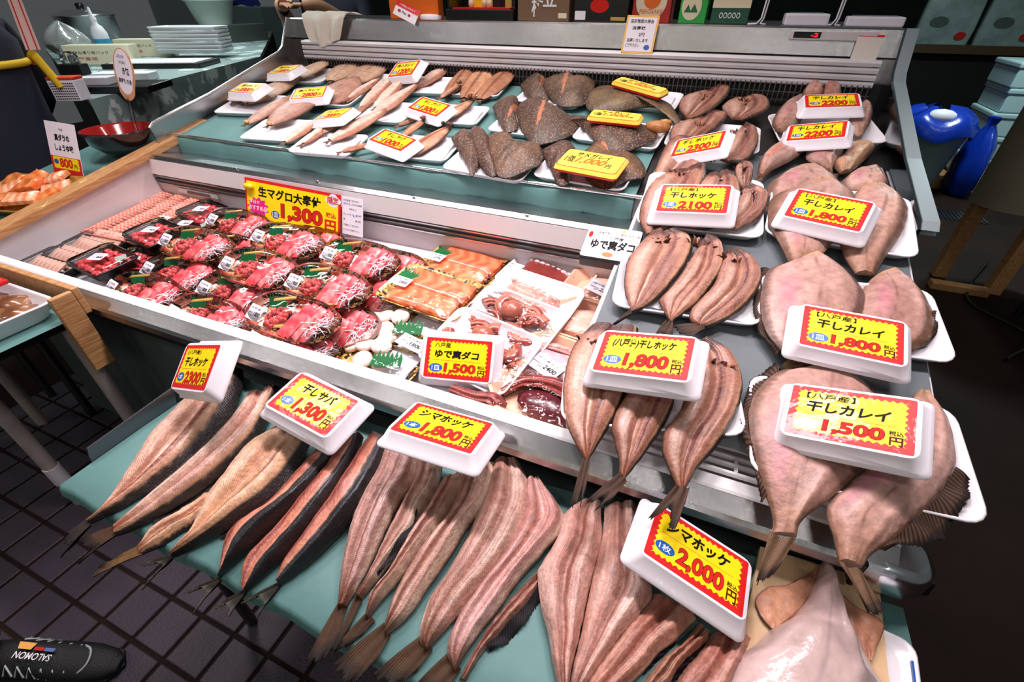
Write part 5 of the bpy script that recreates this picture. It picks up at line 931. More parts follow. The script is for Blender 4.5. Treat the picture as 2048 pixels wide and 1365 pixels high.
salmon(pose((925, 540), WELL, .004, -6), 'orange salmon fillets on a gold tray, the farther of two salmon packs', '2700')
salmon(pose((862, 592), WELL, .040, -4, 0, 3), 'orange salmon fillets on a gold tray, the nearer of two salmon packs', '2800')
# scallops
def scallops(M, lb, seed):
    g = np.random.RandomState(seed); r = thing('scallop_pack', lb, 'scallop pack', group='scallop packs'); r.matrix_world = M
    MB().loft([rrect(.235, .155, .03, 0), rrect(.27, .19, .035, .018), rrect(.274, .194, .035, .019), rrect(.268, .188, .035, .020), rrect(.25, .17, .03, .012), rrect(.23, .15, .03, .004)]).build('base_tray', GOLDT, r, True)
    b = MB().lathe([(.012, 0), (.024, .002), (.027, .007), (.0265, .012), (.023, .0155), (.014, .0165), (.004, .0167)], 24); sm = b.mesh('scallop', mat('scallop_flesh', (242, 214, 202), .3, coat=.5, sss=.3, vary=.06, vscale=60, bump=.25, bscale=120))
    for x, y, z in ((-.05, .035, .006), (-.005, .045, .01), (-.035, -.006, .014), (.012, .004, .024), (-.07, -.012, .006), (.04, -.03, .008), (-.01, -.045, .008)): link(sm, 'scallop', r, XF(x - .012, y, z, g.uniform(0, 360), g.uniform(-14, 14), g.uniform(-14, 14)))
    MB().box(.02, .11, -.065, .06, .006, .012, 0, .002).build('paper_pad', PAPER, r, True)
    o = baran(.08, .05).build('green_leaf', GREENL, r, True); o.matrix_local = XF(.058, -.05, .030, 20, 14)
    label_card(r, .07, .045, .0375, .085, .042, '1800', -6, line='ホタテ貝柱')
    P = np.array([[(-.13 + .26 * i / 10, -.09 + .18 * j / 8, .021 + .02 * (1 - abs(2 * i / 10 - 1) ** 4) * (1 - abs(2 * j / 8 - 1) ** 4)) for j in range(9)] for i in range(11)]); MB().grid(P).build('film', FILM, r, True)
scallops(pose((805, 652), WELL, .006, -4), 'pack of white scallops with green leaf and label, behind the other scallop pack', 3)
scallops(pose((765, 712), WELL, .004, -6), 'pack of white scallops with green leaf, nearest the front rim', 4)
# octopus
OCT = mat('octopus_skin', attr=True, rough=.28, vary=.12, vscale=60, coat=.6, coat_rough=.1, bump=.4, bscale=90)
def arm(mb, pts, r0, r1, seed=1, c=(176, 92, 72), c2=(214, 150, 128), n=40, suck=True):
    P = crv(np.array(pts), n); rad = np.linspace(r0, r1, n); mb.tube(P, rad, 10, col=np.array([lin(np.array(c) * (1 + .12 * math.sin(i * 1.3 + seed))) for i in range(n)]))
    if suck:
        t = np.gradient(P, axis=0); s_ = np.cross(t, [0, 0, 1.0]); s_ /= np.linalg.norm(s_, axis=1)[:, None] + 1e-9
        for i in range(0, n - 1, 1):
            for sd in (.35, .95): mb.sphere(P[i] + s_[i] * rad[i] * sd + np.array([0, 0, rad[i] * (1.0 - .55 * sd)]), rad[i] * .30, 6, 0, lin(c2), (1, 1, .7))
def foam_pack(M, sx, sy, lb, name='octopus_tray', cat='octopus tray', hgt=.028, m=None):
    r = thing(name, lb, cat); r.matrix_world = M; tray_mesh(MB(), sx, sy, hgt, .03).build('tray', m or FOAMT, r, True); return r
def film(r, sx, sy, z0, dz): P = np.array([[(-sx / 2 + sx * i / 10, -sy / 2 + sy * j / 8, z0 + dz * (1 - abs(2 * i / 10 - 1) ** 3) * (1 - abs(2 * j / 8 - 1) ** 3)) for j in range(9)] for i in range(11)]); MB().grid(P).build('film', FILM, r, True)
def octo_slab(M, lb, seed, c0, c1, price):
    r = foam_pack(M, .27, .20, lb); link(slab_mesh(.16, .085, .034, c0, c1, 'octopus_piece', OCT, 0, seed, .5, 24, 14), 'octopus_piece', r, XF(-.005, .0, .008, -8)); b = MB()
    for i in range(8): b.sphere((-.076 + i * .020, .044 - .0028 * i, .034), .0125, 10, 0, lin((226, 196, 190)), (.95, .7, .75))
    b.build('suckers', OCT, r, True); film(r, .262, .192, .029, .016); label_card(r, -.10, -.018, .0345, .060, .046, price, -2, line='真だこ'); return r
octo_slab(pose((1092, 566), WELL, .004, -10), 'white tray with a dark red piece of octopus, beside the salmon', 3, (150, 62, 52), (104, 34, 32), '2200')
octo_slab(pose((1060, 612), WELL, .022, -10, 8, 0), 'white tray with a pale piece of octopus, in front of the dark red one', 6, (206, 152, 136), (166, 98, 84), '2200')
def octo_tray(M, lb, seed):
    g = np.random.RandomState(seed); r = foam_pack(M, .27, .20, lb, hgt=.026)
    for a in range(8):
        th = a * .785 + seed; c = np.array([.062 * math.cos(th), .040 * math.sin(th), .022]); pts = []
        for i in range(14): t = i / 13; rr = .042 * (1 - .62 * t); an = th + .6 + t * 4.6 * (1 if a % 2 else -1); pts.append((c[0] + rr * math.cos(an) * 1.05, c[1] + rr * math.sin(an) * .8, .020 + .008 * math.sin(t * 5 + a)))
        b = MB(); arm(b, pts, .015, .005, a, (150, 66, 52), (198, 122, 100), 34); b.build('arm', OCT, r, True)
    MB().sphere((-.01, .03, .032), .032, 14, 0, lin((176, 98, 78)), (1, .9, .8)).build('head', OCT, r, True); film(r, .262, .192, .027, .012); return r
octo_tray(pose((1020, 655), WELL, .026, -12, 9, 0), 'white tray of curled small boiled octopus, behind the 1500 yen tray', 1)
octo_tray(pose((962, 708), WELL, .028, -12, 9, 0), 'white tray of curled boiled octopus partly covered by the 1500 yen tray', 2)
def octagon(sx, sy, c, z): return [(a * sx / 2 - np.sign(a) * (c if q else 0), b * sy / 2 - np.sign(b) * (0 if q else c), z) for a, b, q in ((1, -1, 0), (1, 1, 0), (1, 1, 1), (-1, 1, 1), (-1, 1, 0), (-1, -1, 0), (-1, -1, 1), (1, -1, 1))]
def peach_bowl(M, lb, kind, price=None):
    r = thing('octopus_tray', lb, 'octopus tray', group='peach octagonal trays'); r.matrix_world = M; sx, sy = .25, .18
    MB().loft([octagon(sx - .05, sy - .05, .035, 0), octagon(sx - .004, sy - .004, .05, .030), octagon(sx, sy, .05, .031), octagon(sx, sy, .05, .034), octagon(sx - .012, sy - .012, .048, .034), octagon(sx - .058, sy - .058, .033, .005)], smooth=False).build('tray', PEACH, r, True)
    if kind == 'arm':
        b = MB(); arm(b, [(-.09, -.035, .02), (-.06, .01, .026), (0, .03, .03), (.06, .025, .03), (.10, .0, .026)], .010, .030, 2, (120, 34, 34), (150, 60, 52), 36); b.build('arm', OCT, r, True); MB().sphere((.02, -.025, .018), .05, 14, 0, lin((96, 26, 38)), (1.5, .8, .5)).build('arm_base', OCT, r, True)
    elif kind == 'pale':
        b = MB(); arm(b, [(-.08, .03, .022), (-.03, .048, .026), (.04, .05, .026), (.10, .045, .024)], .010, .017, 2, (200, 140, 128), (214, 160, 148), 30); b.build('arm', OCT, r, True); link(slab_mesh(.17, .09, .03, (226, 186, 186), (190, 150, 168), 'octopus_piece', OCT, 0, 5, .5, 20, 12), 'octopus_piece', r, XF(-.01, -.01, .008, 6))
    else: link(slab_mesh(.15, .10, .022, (234, 196, 178), (214, 158, 138), 'octopus_piece', OCT, 0, 7, .5, 20, 12), 'octopus_piece', r, XF(.01, 0, .008, 6))
    film(r, sx - .004, sy - .004, .035, .010)
    if price: label_card(r, -.01, -.036, .0445, .085, .052, price, -16, line='ゆで真ダコ')
peach_bowl(pose((1215, 592), WELL, .006, -6), 'peach octagonal tray with pale octopus beside the raised deck, farthest back', 'flat', '2200')
peach_bowl(pose((1185, 660), WELL, .008, -6), 'peach octagonal tray with pale octopus in the middle, half hidden by split fish', 'flat')
peach_bowl(pose((1112, 742), WELL, .006, -8), 'peach octagonal tray with pale octopus and a 2400 yen label', 'pale', '2400')
peach_bowl(pose((1088, 805), WELL, .010, -8), 'peach octagonal tray with a glossy dark red octopus arm against the front rim', 'arm')
b = MB(); arm(b, [at(p, WELL, .03) for p in ((905, 778), (950, 795), (985, 800), (1000, 815))], .012, .020, 3, (120, 44, 44), (160, 84, 76), 24)
tag(b.build('boiled_octopus', OCT), 'dark red octopus arm lying below the 1500 yen octopus tray', 'octopus')

# ------------------------------------------------------------------ the yellow banner and other cards
def frame4(q):
    """matrix of a flat card through its corners TL TR BR BL, and its size"""
    q = [np.array(v, float) for v in q]; c = sum(q) / 4; e1 = (q[1] - q[0] + q[2] - q[3]) / 2; e2 = (q[0] - q[3] + q[1] - q[2]) / 2; sx, sy = np.linalg.norm(e1), np.linalg.norm(e2); X = e1 / sx; n = np.cross(X, e2); n /= np.linalg.norm(n); Y = np.cross(n, X)
    return Matrix(((X[0], Y[0], n[0], c[0]), (X[1], Y[1], n[1], c[1]), (X[2], Y[2], n[2], c[2]), (0, 0, 0, 1))), sx, sy
M, sx, sy = frame4([atY((492, 354), 1.222), atY((684, 392), 1.222), atY((677, 477), 1.175), atY((490, 436), 1.175)])
r = thing('banner_sign', 'yellow and red banner card advertising raw tuna at 1300 yen', 'sign'); r.matrix_world = M
c = MB().prism([(-sx / 2, -sy / 2), (sx / 2, -sy / 2), (sx / 2, sy / 2), (-sx / 2, sy / 2)], -.002, 0, 0).poly([(a * sx * .48, b_ * sy * .43, .0005) for a, b_ in ((-1, -1), (1, -1), (1, 1), (-1, 1))], 1)
star = [(-sx * .36 + (sx * .125 if i % 2 else sx * .09) * math.cos(i * .2856), -sy * .17 + (sy * .26 if i % 2 else sy * .19) * math.sin(i * .2856), .0008) for i in range(22)]; c.poly(star, 2); c.poly(ellipse(-sx * .17, -sy * .26, sx * .045, sy * .095, 24, .0009), 3)
for dx, dy, rr in ((0, 0, .055), (-.04, .0, .04), (.04, .0, .04), (0, .05, .04), (0, -.04, .045)): c.poly(ellipse(sx * (.43 + dx * .9), sy * (.34 + dy * 1.5), sx * rr, sy * rr * 1.9, 18, .0008 + .0001 * dx), 4)
card = c.build('card', [RED, YEL, mat('magenta_print', (232, 20, 132), .4, coat=.5), BLUE, PAPER], r, True)
t = MB(); text(t, '生マグロ大奉仕', -sx * .35, sy * .10, sx * .66, sy * .25, .0012, 0, .03); text(t, '1,300', -sx * .11, -sy * .37, sx * .44, sy * .42, .0012, 3, .055); text(t, '1,300', -sx * .1085, -sy * .362, sx * .437, sy * .404, .0014, 1, .035); text(t, '円', sx * .35, -sy * .38, sx * .11, sy * .27, .0013, 1, .03); text(t, '税込', sx * .36, -sy * .06, sx * .10, sy * .12, .0013, 1, .02)
text(t, '限定', sx * .375, sy * .27, sx * .11, sy * .15, .0014, 1, .02); text(t, '1皿', -sx * .2, -sy * .32, sx * .06, sy * .12, .0013, 2, .01); text(t, '本日の', -sx * .45, -sy * .09, sx * .11, sy * .09, .0013, 2, .01); text(t, 'おすすめ品', -sx * .46, -sy * .25, sx * .2, sy * .12, .0013, 2, .02); t.build('lettering', [INK, REDINK, WHITEP, DRED], card, True)
MB().sphere((-sx * .44, sy * .30, .008), .016, 10, 0, None, (1.5, .8, .7)).build('clip', mat('yellow_clip', (240, 200, 20), .3), r, True).matrix_local = Matrix.Identity(4)
M, sx, sy = frame4([atY((688, 392), 1.226), atY((730, 401), 1.226), atY((722, 474), 1.19), atY((680, 466), 1.19)])
r = thing('notice_card', 'small white notice card in Japanese right of the yellow banner', 'sign'); r.matrix_world = M
card = MB().prism([(-sx / 2, -sy / 2), (sx / 2, -sy / 2), (sx / 2, sy / 2), (-sx / 2, sy / 2)], -.001, 0).build('card', PAPER, r, True); t = MB()
for s_, y, w_ in (('お刺身盛り合わせを', .38, .72), ('店内で召し上がるお客様', .29, .86), ('別売りで', .16, .34), ('おしょうゆ', .02, .36), ('箸', -.12, .07), ('膳10円', -.13, .26), ('で販売しております。', -.27, .74), ('どうぞご利用下さい。', -.40, .78)): text(t, s_, (-.42 if s_ not in ('別売りで', '膳10円') else (-.15 if s_[0] == '別' else .14)) * sx, y * sy, w_ * sx, sy * .055, .0006, 0)
t.poly([(sx * .0, sy * .06, .0006), (sx * .03, sy * .07, .0006), (sx * .12, sy * .0, .0006), (sx * .09, -sy * .01, .0006)], 1); text(t, '醤10円', sx * .16, sy * .02, sx * .26, sy * .055, .0006, 0); t.build('lettering', [INK, BLUE], card, True)
k = crop(1100, 420, 4.015); M, sx, sy = frame4([atY(p, y) for p, y in zip(k((315, 125), (735, 165), (690, 445), (240, 355)), (1.16, 1.16, 1.06, 1.06))])
r = thing('octopus_sign', 'white card on a black tilted stand naming boiled octopus, beside the raised deck', 'sign'); r.matrix_world = M
MB().box(-sx / 2, sx / 2, -sy / 2 - .004, sy / 2, -.035, -.001, 0, .004).build('stand', BLACK, r, True); card = MB().poly(rrect(sx * .98, sy * .98, .006, 0, 3), 0).build('card', PAPER, r, True); t = MB()
text(t, 'ゆで真ダコ', -sx * .36, -sy * .22, sx * .8, sy * .3, .0006, 0, .035); text(t, '八戸産', -sx * .06, sy * .10, sx * .26, sy * .1, .0006, 0, .01); text(t, '刺身で良し、たこ焼きにも大人気', -sx * .28, sy * .25, sx * .75, sy * .08, .0006, 0)
t.poly(ellipse(sx * .0, -sy * .36, sx * .10, sy * .07, 16, .0006), 1); t.poly(ellipse(-sx * .42, sy * .2, sx * .04, sy * .10, 10, .0006), 2); t.poly(ellipse(sx * .16, sy * .40, sx * .035, sy * .05, 10, .0006), 3); t.build('lettering', [INK, ORANGE, REDINK, GOLD], card, True)
# ------------------------------------------------------------------ left: wood board, side table, bowl, orange fillets
LT = (.655, .83, .208)
slope = lambda y: .83 + .208 * (y - .655)
extX(b := MB(), [(.55, slope(.55) + .016), (1.56, slope(1.56) + .016), (1.56, slope(1.56) + .040), (.55, slope(.55) + .040)], -2.235, -2.155)
tag(b.build('wooden_plank', WOOD), 'worn wooden plank along the left side wall of the lower well', 'plank')
LTB = thing('side_table', 'sloping side table covered in teal paper left of the wooden plank', 'table', (-2.44, 1.0, 0))
extX(MB(), [(.55, slope(.55) - .02), (1.50, slope(1.50) - .02), (1.50, slope(1.50)), (.55, slope(.55))], -2.64, -2.245).build('table_top', TEAL, LTB)
for lx in (-2.60, -2.31):
    for ly in (.62, 1.42): MB().tube([(lx, ly, 0), (lx, ly, slope(ly) - .02)], .016, 8).build('leg', DSTEEL, LTB)
c = at((258, 305), LT); BW = thing('lacquer_bowl', 'dark lacquered bowl with red inside holding white flakes on the side table', 'bowl', (c[0], c[1], c[2] + .004))
REDLQ = mat('red_lacquer', (150, 22, 20), .15, coat=.5)
MB().lathe([(.05, 0), (.085, .008), (.118, .04), (.135, .085), (.138, .092), (.134, .093), (.128, .085), (.112, .045), (.08, .016), (.03, .012)], 40, mi=0).build('bowl', [mat('dark_lacquer', (44, 26, 36), .12, coat=.8)], BW, True)
MB().lathe([(.1335, .0945), (.125, .0865), (.109, .0465), (.076, .0185), (.002, .0145)], 40, cap=False).build('inner_lacquer', REDLQ, BW, True)
b = MB(); g = np.random.RandomState(3)
for i in range(60): a, q = g.uniform(0, 6.28), math.sqrt(g.rand()) * .055; b.sphere((.02 + q * math.cos(a), -.03 + q * math.sin(a), .05 + .02 * (1 - q / .055)), .011 * g.uniform(.6, 1.2), 6)
o = b.build('white_flakes', mat('white_flake', (236, 220, 206), .6), BW, True); o['kind'] = 'stuff'
M, sx, sy = frame4([np.array(c) + np.array(v) for v in ((.012, .10, .40), (.132, .10, .385), (.12, .06, .20), (.012, .06, .215))])
SP = thing('spoon_sign', 'large spoon shaped tag with handwritten Japanese, standing in the lacquer bowl', 'sign'); SP.matrix_world = M
out = [(.058 * math.cos(t), .085 * math.sin(t) + (-.02 if math.sin(t) < -.6 else 0), 0) for t in np.linspace(0, 6.28, 32, endpoint=False)]
MB().prism([(p[0], p[1]) for p in out], -.003, 0).poly([(p[0] * .86, p[1] * .86 + .008, .0004) for p in out], 1).build('spoon_bowl', [mat('tan_card', (206, 150, 108), .4), PAPER], SP, True)
MB().tube([(0, -.09, -.002), (.002, -.14, -.004), (-.006, -.20, -.012), (-.02, -.26, -.03)], .007, 8).build('handle', clear('clear_plastic', bump=.1), SP, True)
t = MB(); text(t, 'き飯', -.008, -.010, .040, .028, .0008, 0, .03); text(t, 'ぷちぷち', -.028, .048, .04, .012, .0008, 0, .01); text(t, 'ほろほろ', -.02, .028, .036, .011, .0008, 0, .01); text(t, '真鱈むき身', -.036, -.042, .074, .018, .0008, 0, .02); t.build('lettering', INK, SP, True)
# tray of orange fillets
M_ = pose((62, 398), LT, .004, 10); TR1 = thing('fillet_tray', 'gold rimmed tray of orange seasoned fillets on the side table', 'tray'); TR1.matrix_world = M_
tray_mesh(MB(), .40, .26, .03, .03, .008, .02).build('tray', mat('gold_rim_tray', (196, 142, 60), .3, metal=.3, coat=.3), TR1, True)
fm = slab_mesh(.10, .07, .030, (238, 150, 84), (222, 104, 44), 'orange_fillet', SALM, 3, 4, .9, 16, 10); fm2 = slab_mesh(.10, .06, .026, (244, 196, 160), (232, 130, 78), 'orange_fillet', SALM, 4, 8, .9, 16, 10)
for i, (x, y, a) in enumerate(((-.13, -.06, 20), (-.04, -.065, 60), (.05, -.05, 30), (.13, -.02, 70), (-.10, .03, 50), (0, .03, 10), (.09, .05, 40), (-.05, .085, 80), (.05, .09, 20), (-.15, .09, 0))): link(fm if i % 2 else fm2, 'orange_fillet', TR1, XF(x, y, .010 + .008 * (i % 3), a, g.uniform(-12, 12), g.uniform(-12, 12)))
for a in (-1, 1): MB().tube([(.155, a * .05, .03), (.19, a * .06, .034), (.205, a * .09, .034), (.18, a * .115, .032)], .004, 8).build('handle', GOLD, TR1, True)
ca = at((130, 340), LT, .05); M, sx, sy = frame4([np.array(ca) + np.array(v) for v in ((-.085, .055, .165), (.06, .075, .155), (.06, .02, -.03), (-.085, .0, -.02))])
T1 = thing('fish_tag', 'white card with 800 yen in a red band, standing behind the orange fillets', 'sign'); T1.matrix_world = M
card = MB().prism([(-sx / 2, -sy / 2), (sx / 2, -sy / 2), (sx / 2, sy / 2), (-sx / 2, sy / 2)], -.002, 0, 0).poly([(-sx / 2, -sy / 2, .0004), (sx / 2, -sy / 2, .0004), (sx / 2, -sy * .15, .0004), (-sx / 2, -sy * .15, .0004)], 1).poly(zigzag(-sx * .44, sx * .44, -sy * .40, -sy * .15, z=.0007), 2).poly(ellipse(-sx * .33, -sy * .26, sx * .08, sy * .05, 16, .0009), 3).build('card', [PAPER, RED, YEL, BLUE], T1, True)
t = MB(); text(t, '真ダラの', -sx * .24, sy * .15, sx * .5, sy * .13, .001, 0, .03); text(t, 'しょうゆ味', -sx * .28, sy * -.04, sx * .62, sy * .13, .001, 0, .03); text(t, '干物', -sx * .05, sy * .34, sx * .13, sy * .05, .001, 0); text(t, '800', -sx * .22, -sy * .36, sx * .44, sy * .18, .001, 1, .04); text(t, '円', sx * .26, -sy * .35, sx * .1, sy * .08, .001, 0, .02); t.build('lettering', [INK, REDINK], card, True)

# ------------------------------------------------------------------ left front stand
ST_ = thing('fish_stand', 'small stand on white pipe legs at the left edge with teal paper on top', 'table', (-2.0, .47, 0))
MB().box(-2.5, -1.56, .29, .53, .755, .78, 0, .004).build('table_top', BLACK, ST_); MB().grid(np.array([[(-2.5 + .955 * i / 12, .278 + .255 * j / 6, .783 - (.012 if j == 0 else 0)) for j in range(7)] for i in range(13)])).build('paper', TEAL, ST_)
MB().box(-2.5, -1.60, .282, .288, .70, .775, 0, .002).build('white_skirt', PAPER, ST_)
PIPE = mat('white_pipe', (186, 172, 166), .4, vary=.1, vscale=12)
for lx, ly in ((-1.87, .32), (-1.585, .50), (-2.45, .32), (-2.45, .50)): MB().tube([(lx, ly, 0), (lx, ly, .755)], .021, 14).build('leg', PIPE, ST_)
MB().tube([(-1.87, .32, .12), (-1.87, .32, .20)], .024, 14).build('tape', PAPER, ST_)
MB().box(-2.5, -1.53, .535, .552, .785, .865, 0, .003).build('back_board', WOOD, ST_); MB().box(-1.546, -1.53, .48, .535, .62, .86, 0, .003).build('side_board', WOOD, ST_)
FT_ = thing('fillet_tray', 'white deep tray of film wrapped brown fillets at the left edge', 'tray', (-1.79, .405, .785))
tray_mesh(MB(), .42, .22, .05, .035, .010, .02).build('tray', FOAMT, FT_, True)
bm2 = slab_mesh(.12, .06, .032, (150, 100, 60), (104, 62, 36), 'brown_fillet', MOIST, 2, 5, .8)
for i, (x, y, a) in enumerate(((-.12, -.05, 30), (-.02, -.06, 35), (.09, -.055, 25), (.13, .02, 60), (-.06, .04, 20), (.05, .05, 40))): link(bm2, 'brown_fillet', FT_, XF(x, y, .014, a, 0, 8))
film(FT_, .40, .20, .046, .012); o = MB().box(-.2, .02, -.04, .10, .062, .076, 0, .004).poly([(-.19, -.03, .0765), (.01, -.03, .0765), (.01, .09, .0765), (-.19, .09, .0765)], 1).build('price_card', [RED, YEL], FT_, True); t = MB(); text(t, 'しめさば', -.17, .04, .15, .04, .077, 0, .03); text(t, '500', -.12, -.02, .11, .045, .077, 1, .04); t.build('lettering', [INK, REDINK], o, True)

# ------------------------------------------------------------------ left background counter
CZ = 1.12
A_, B_, C_, D_ = [at(p, (0, CZ, 0)) for p in ((178, 200), (520, 113), (545, 62), (90, 98))]
CT = thing('serving_counter', 'counter under a grey damask tablecloth in the left background', 'counter', (A_[0] - .8, A_[1] + 1.0, 0))
def damask():
    m = bpy.data.materials.new('damask_cloth'); m.use_nodes = True; N, L = m.node_tree.nodes, m.node_tree.links; b = N['Principled BSDF']; b.inputs['Roughness'].default_value = .6
    tc = N.new('ShaderNodeTexCoord'); n = N.new('ShaderNodeTexVoronoi'); n.feature = 'SMOOTH_F1'; n.inputs['Scale'].default_value = 6; n2 = N.new('ShaderNodeTexNoise'); n2.inputs['Scale'].default_value = 22; n2.inputs['Detail'].default_value = 3
    L.new(tc.outputs['Object'], n.inputs['Vector']); L.new(tc.outputs['Object'], n2.inputs['Vector']); ad = N.new('ShaderNodeMath'); ad.operation = 'MULTIPLY_ADD'; ad.inputs[1].default_value = .9; L.new(n2.outputs['Fac'], ad.inputs[0]); L.new(n.outputs['Distance'], ad.inputs[2])
    r = N.new('ShaderNodeValToRGB'); r.color_ramp.elements[0].position = .70; r.color_ramp.elements[0].color = C4((206, 216, 214)); r.color_ramp.elements[1].position = .80; r.color_ramp.elements[1].color = C4((132, 148, 148)); L.new(ad.outputs[0], r.inputs[0]); L.new(r.outputs[0], b.inputs['Base Color']); return m
DAM = damask()
poly = [(D_[0], D_[1]), (A_[0], A_[1]), (B_[0], B_[1]), (C_[0], C_[1])]
MB().prism(poly, CZ - .03, CZ).build('counter_top', DAM, CT)
dr = [];
for i in range(30):
    t = i / 29; p = A_ * (1 - t) + B_ * t; dr.append([(p[0] + .02 + .02 * math.sin(i * 1.9) * (1 - z), p[1] - .01, CZ + .001 - .62 * (1 - z)) for z in (1, .97, .7, .4, 0)])
MB().grid(np.array(dr)).build('cloth_drape', DAM, CT); MB().prism([(x - .03, y + .03) for x, y in poly], 0, CZ - .031).build('cabinet', BLACKM, CT)
def onc(p, h=0.0): return at(p, (0, CZ, 0), h)
CREAM = mat('cream_carton', (226, 214, 186), .6); PALE = mat('pale_plastic', (206, 216, 210), .4); SHEET = mat('grey_sheet', (126, 146, 144), .5)
def boxthing(name, label, cat, p, sx, sy, sz, yaw, m, extra=None, h=.0, bev=.004):
    r = thing(name, label, cat, onc(p) + np.array([0, 0, h])); r.rotation_euler = (0, 0, math.radians(yaw)); MB().box(-sx / 2, sx / 2, -sy / 2, sy / 2, 0, sz, 0, bev).build('body', m, r, True)
    if extra: extra(r, sx, sy, sz)
    return r
def lines(r, sx, sy, sz):
    t = MB(); text(t, 'お持ち帰り用パック', -sx * .42, sz * .55, sx * .6, sz * .16, 0, 0); text(t, '八戸直送', -sx * .42, sz * .25, sx * .4, sz * .16, 0, 1); v = t.v
    t.v = [np.column_stack([q[:, 0], np.full(len(q), -sy / 2 - .001), q[:, 1]]) for q in v]; t.build('lettering', [INK, REDINK], r, True)
boxthing('carton', 'cream printed carton lying behind the black tray, left one', 'carton', (215, 128), .42, .14, .12, 32, CREAM, lines); boxthing('carton', 'cream printed carton lying behind the black tray, right one', 'carton', (300, 112), .40, .14, .12, 32, CREAM, lines)
for i in range(7):
    r = thing('foam_tray', ['bottom','second lowest','third lowest','middle','third highest','second highest','topmost'][i] + ' empty white foam tray of the stack on the counter', 'tray', tuple(onc((398, 114)) + np.array([0, 0, .034 + i * .024])), 'stacked empty trays'); r.rotation_euler = (0, 0, math.radians(28 + (i % 3) * 2)); tray_mesh(MB(), .50, .30, .03, .03).build('body', FOAMT, r, True)
def sheetpan(r, sx, sy, sz): MB().box(-sx * .44, sx * .44, -sy * .42, sy * .42, sz, sz + .004).build('white_paper', PAPER, r, True)
boxthing('black_serving_tray', 'black serving tray with white paper at the front of the counter', 'tray', (330, 132), .62, .36, .03, 30, BLACK, sheetpan)
boxthing('black_serving_tray', 'black serving tray under the red topped box on the counter', 'tray', (222, 180), .50, .26, .03, 30, BLACK)
def dots(r, sx, sy, sz):
    MB().box(-sx / 2, sx / 2, -sy / 2, sy / 2, sz, sz + .012, 0, .003).build('red_top', mat('red_plastic', (232, 62, 34), .4), r, True); b = MB()
    for i in range(12):
        for j in range(7): b.box(-sx * .42 + i * sx * .075, -sx * .42 + i * sx * .075 + .005, -sy / 2 - .001, -sy / 2, .008 + j * sz * .12, .013 + j * sz * .12)
    o = b.build('dot_pattern', INK, r, True); o['kind'] = 'stuff'
boxthing('dotted_box', 'small white box with black dots and a red top on the counter', 'box', (150, 200), .11, .08, .085, 30, PAPER, dots)
boxthing('white_box', 'flat white box right of the dotted box', 'box', (205, 182), .14, .09, .035, 30, PAPER, None, .03); boxthing('white_box', 'long flat white box behind the spoon tag', 'box', (255, 160), .30, .12, .04, 30, PAPER, None, .0)
def tape(r, sx, sy, sz): MB().lathe([(.03, -.02), (.045, -.02), (.045, .02), (.03, .02)], 20).build('tape_roll', clear('clear_plastic', bump=.1), r, True).matrix_local = XF(0, 0, sz + .02, 0, 90)
boxthing('tape_dispenser', 'black tape dispenser on the counter', 'dispenser', (155, 150), .14, .07, .06, 20, BLACK, tape)
p0 = onc((218, 112)); BT = thing('spray_bottle', 'white pump bottle with blue label on the counter', 'bottle', p0)
MB().lathe([(.04, 0), (.055, .01), (.055, .16), (.04, .20), (.02, .22), (.02, .24)], 24).build('body', PAPER, BT, True); MB().lathe([(.022, .24), (.024, .26), (.012, .28), (.010, .32), (.004, .33)], 16).tube([(0, 0, .31), (-.05, 0, .30)], .006, 8).build('pump', PAPER, BT, True); MB().lathe([(.0556, .06), (.0556, .12)], 24, cap=False).build('label', mat('cyan_print', (60, 160, 206), .4), BT, True)
p0 = onc((205, 92)); PT = thing('steel_pot', 'large steel pot with lid on the counter', 'pot', (p0[0] + .02, p0[1] - .06, CZ)); MB().lathe([(.22, 0), (.24, .02), (.24, .24), (.245, .25)], 36).build('body', STEEL, PT, True); MB().lathe([(.25, .25), (.25, .262), (.12, .30), (.03, .31)], 36).build('lid', CHROME, PT, True); MB().lathe([(.03, .31), (.035, .34), (.02, .35)], 14).build('knob', BLACK, PT, True)
p0 = onc((150, 118)); b = MB(); g = np.random.RandomState(12); P = []
for i in range(9):
    a = i / 8; P.append([(p0[0] + (.17 * math.sin(math.pi * min(1, a * .95 + .05)) * (1 - .3 * a) + .02) * math.cos(t) * (1 + .12 * math.sin(5 * t + i)), p0[1] + .14 * math.sin(math.pi * min(1, a * .95 + .05)) * math.sin(t), CZ + a * .24 + .01 * math.sin(7 * t)) for t in np.linspace(0, 6.28, 28, endpoint=False)])
tag(MB().grid(np.array(P), closed=True).build('plastic_bag', clear('milky_bag', tint=(220, 226, 226), bump=.8, bscale=18, haze=.35, rough=.15)), 'crumpled translucent plastic bag on the counter', 'bag')
M, sx, sy = frame4([onc((85, 118), .24), onc((113, 112), .24), onc((112, 112), .04), onc((86, 118), .04)]); TG = thing('yellow_tag', 'yellow tag with a red border standing on the counter behind the person', 'sign'); TG.matrix_world = M @ Matrix.Scale(1.15, 4)
card = MB().poly([(-sx / 2, -sy / 2, 0), (sx / 2, -sy / 2, 0), (sx / 2, sy / 2, 0), (-sx / 2, sy / 2, 0)], 0).poly([(-sx * .42, -sy * .45, .001), (sx * .42, -sy * .45, .001), (sx * .42, sy * .45, .001), (-sx * .42, sy * .45, .001)], 1).build('card', [RED, YEL], TG, True); t = MB(); text(t, '刺身', -sx * .0, sy * .05, sx * .3, sy * .3, .002, 0, .02); text(t, '700', -sx * .36, -sy * .38, sx * .4, sy * .22, .002, 1, .03); t.build('lettering', [INK, REDINK], card, True)
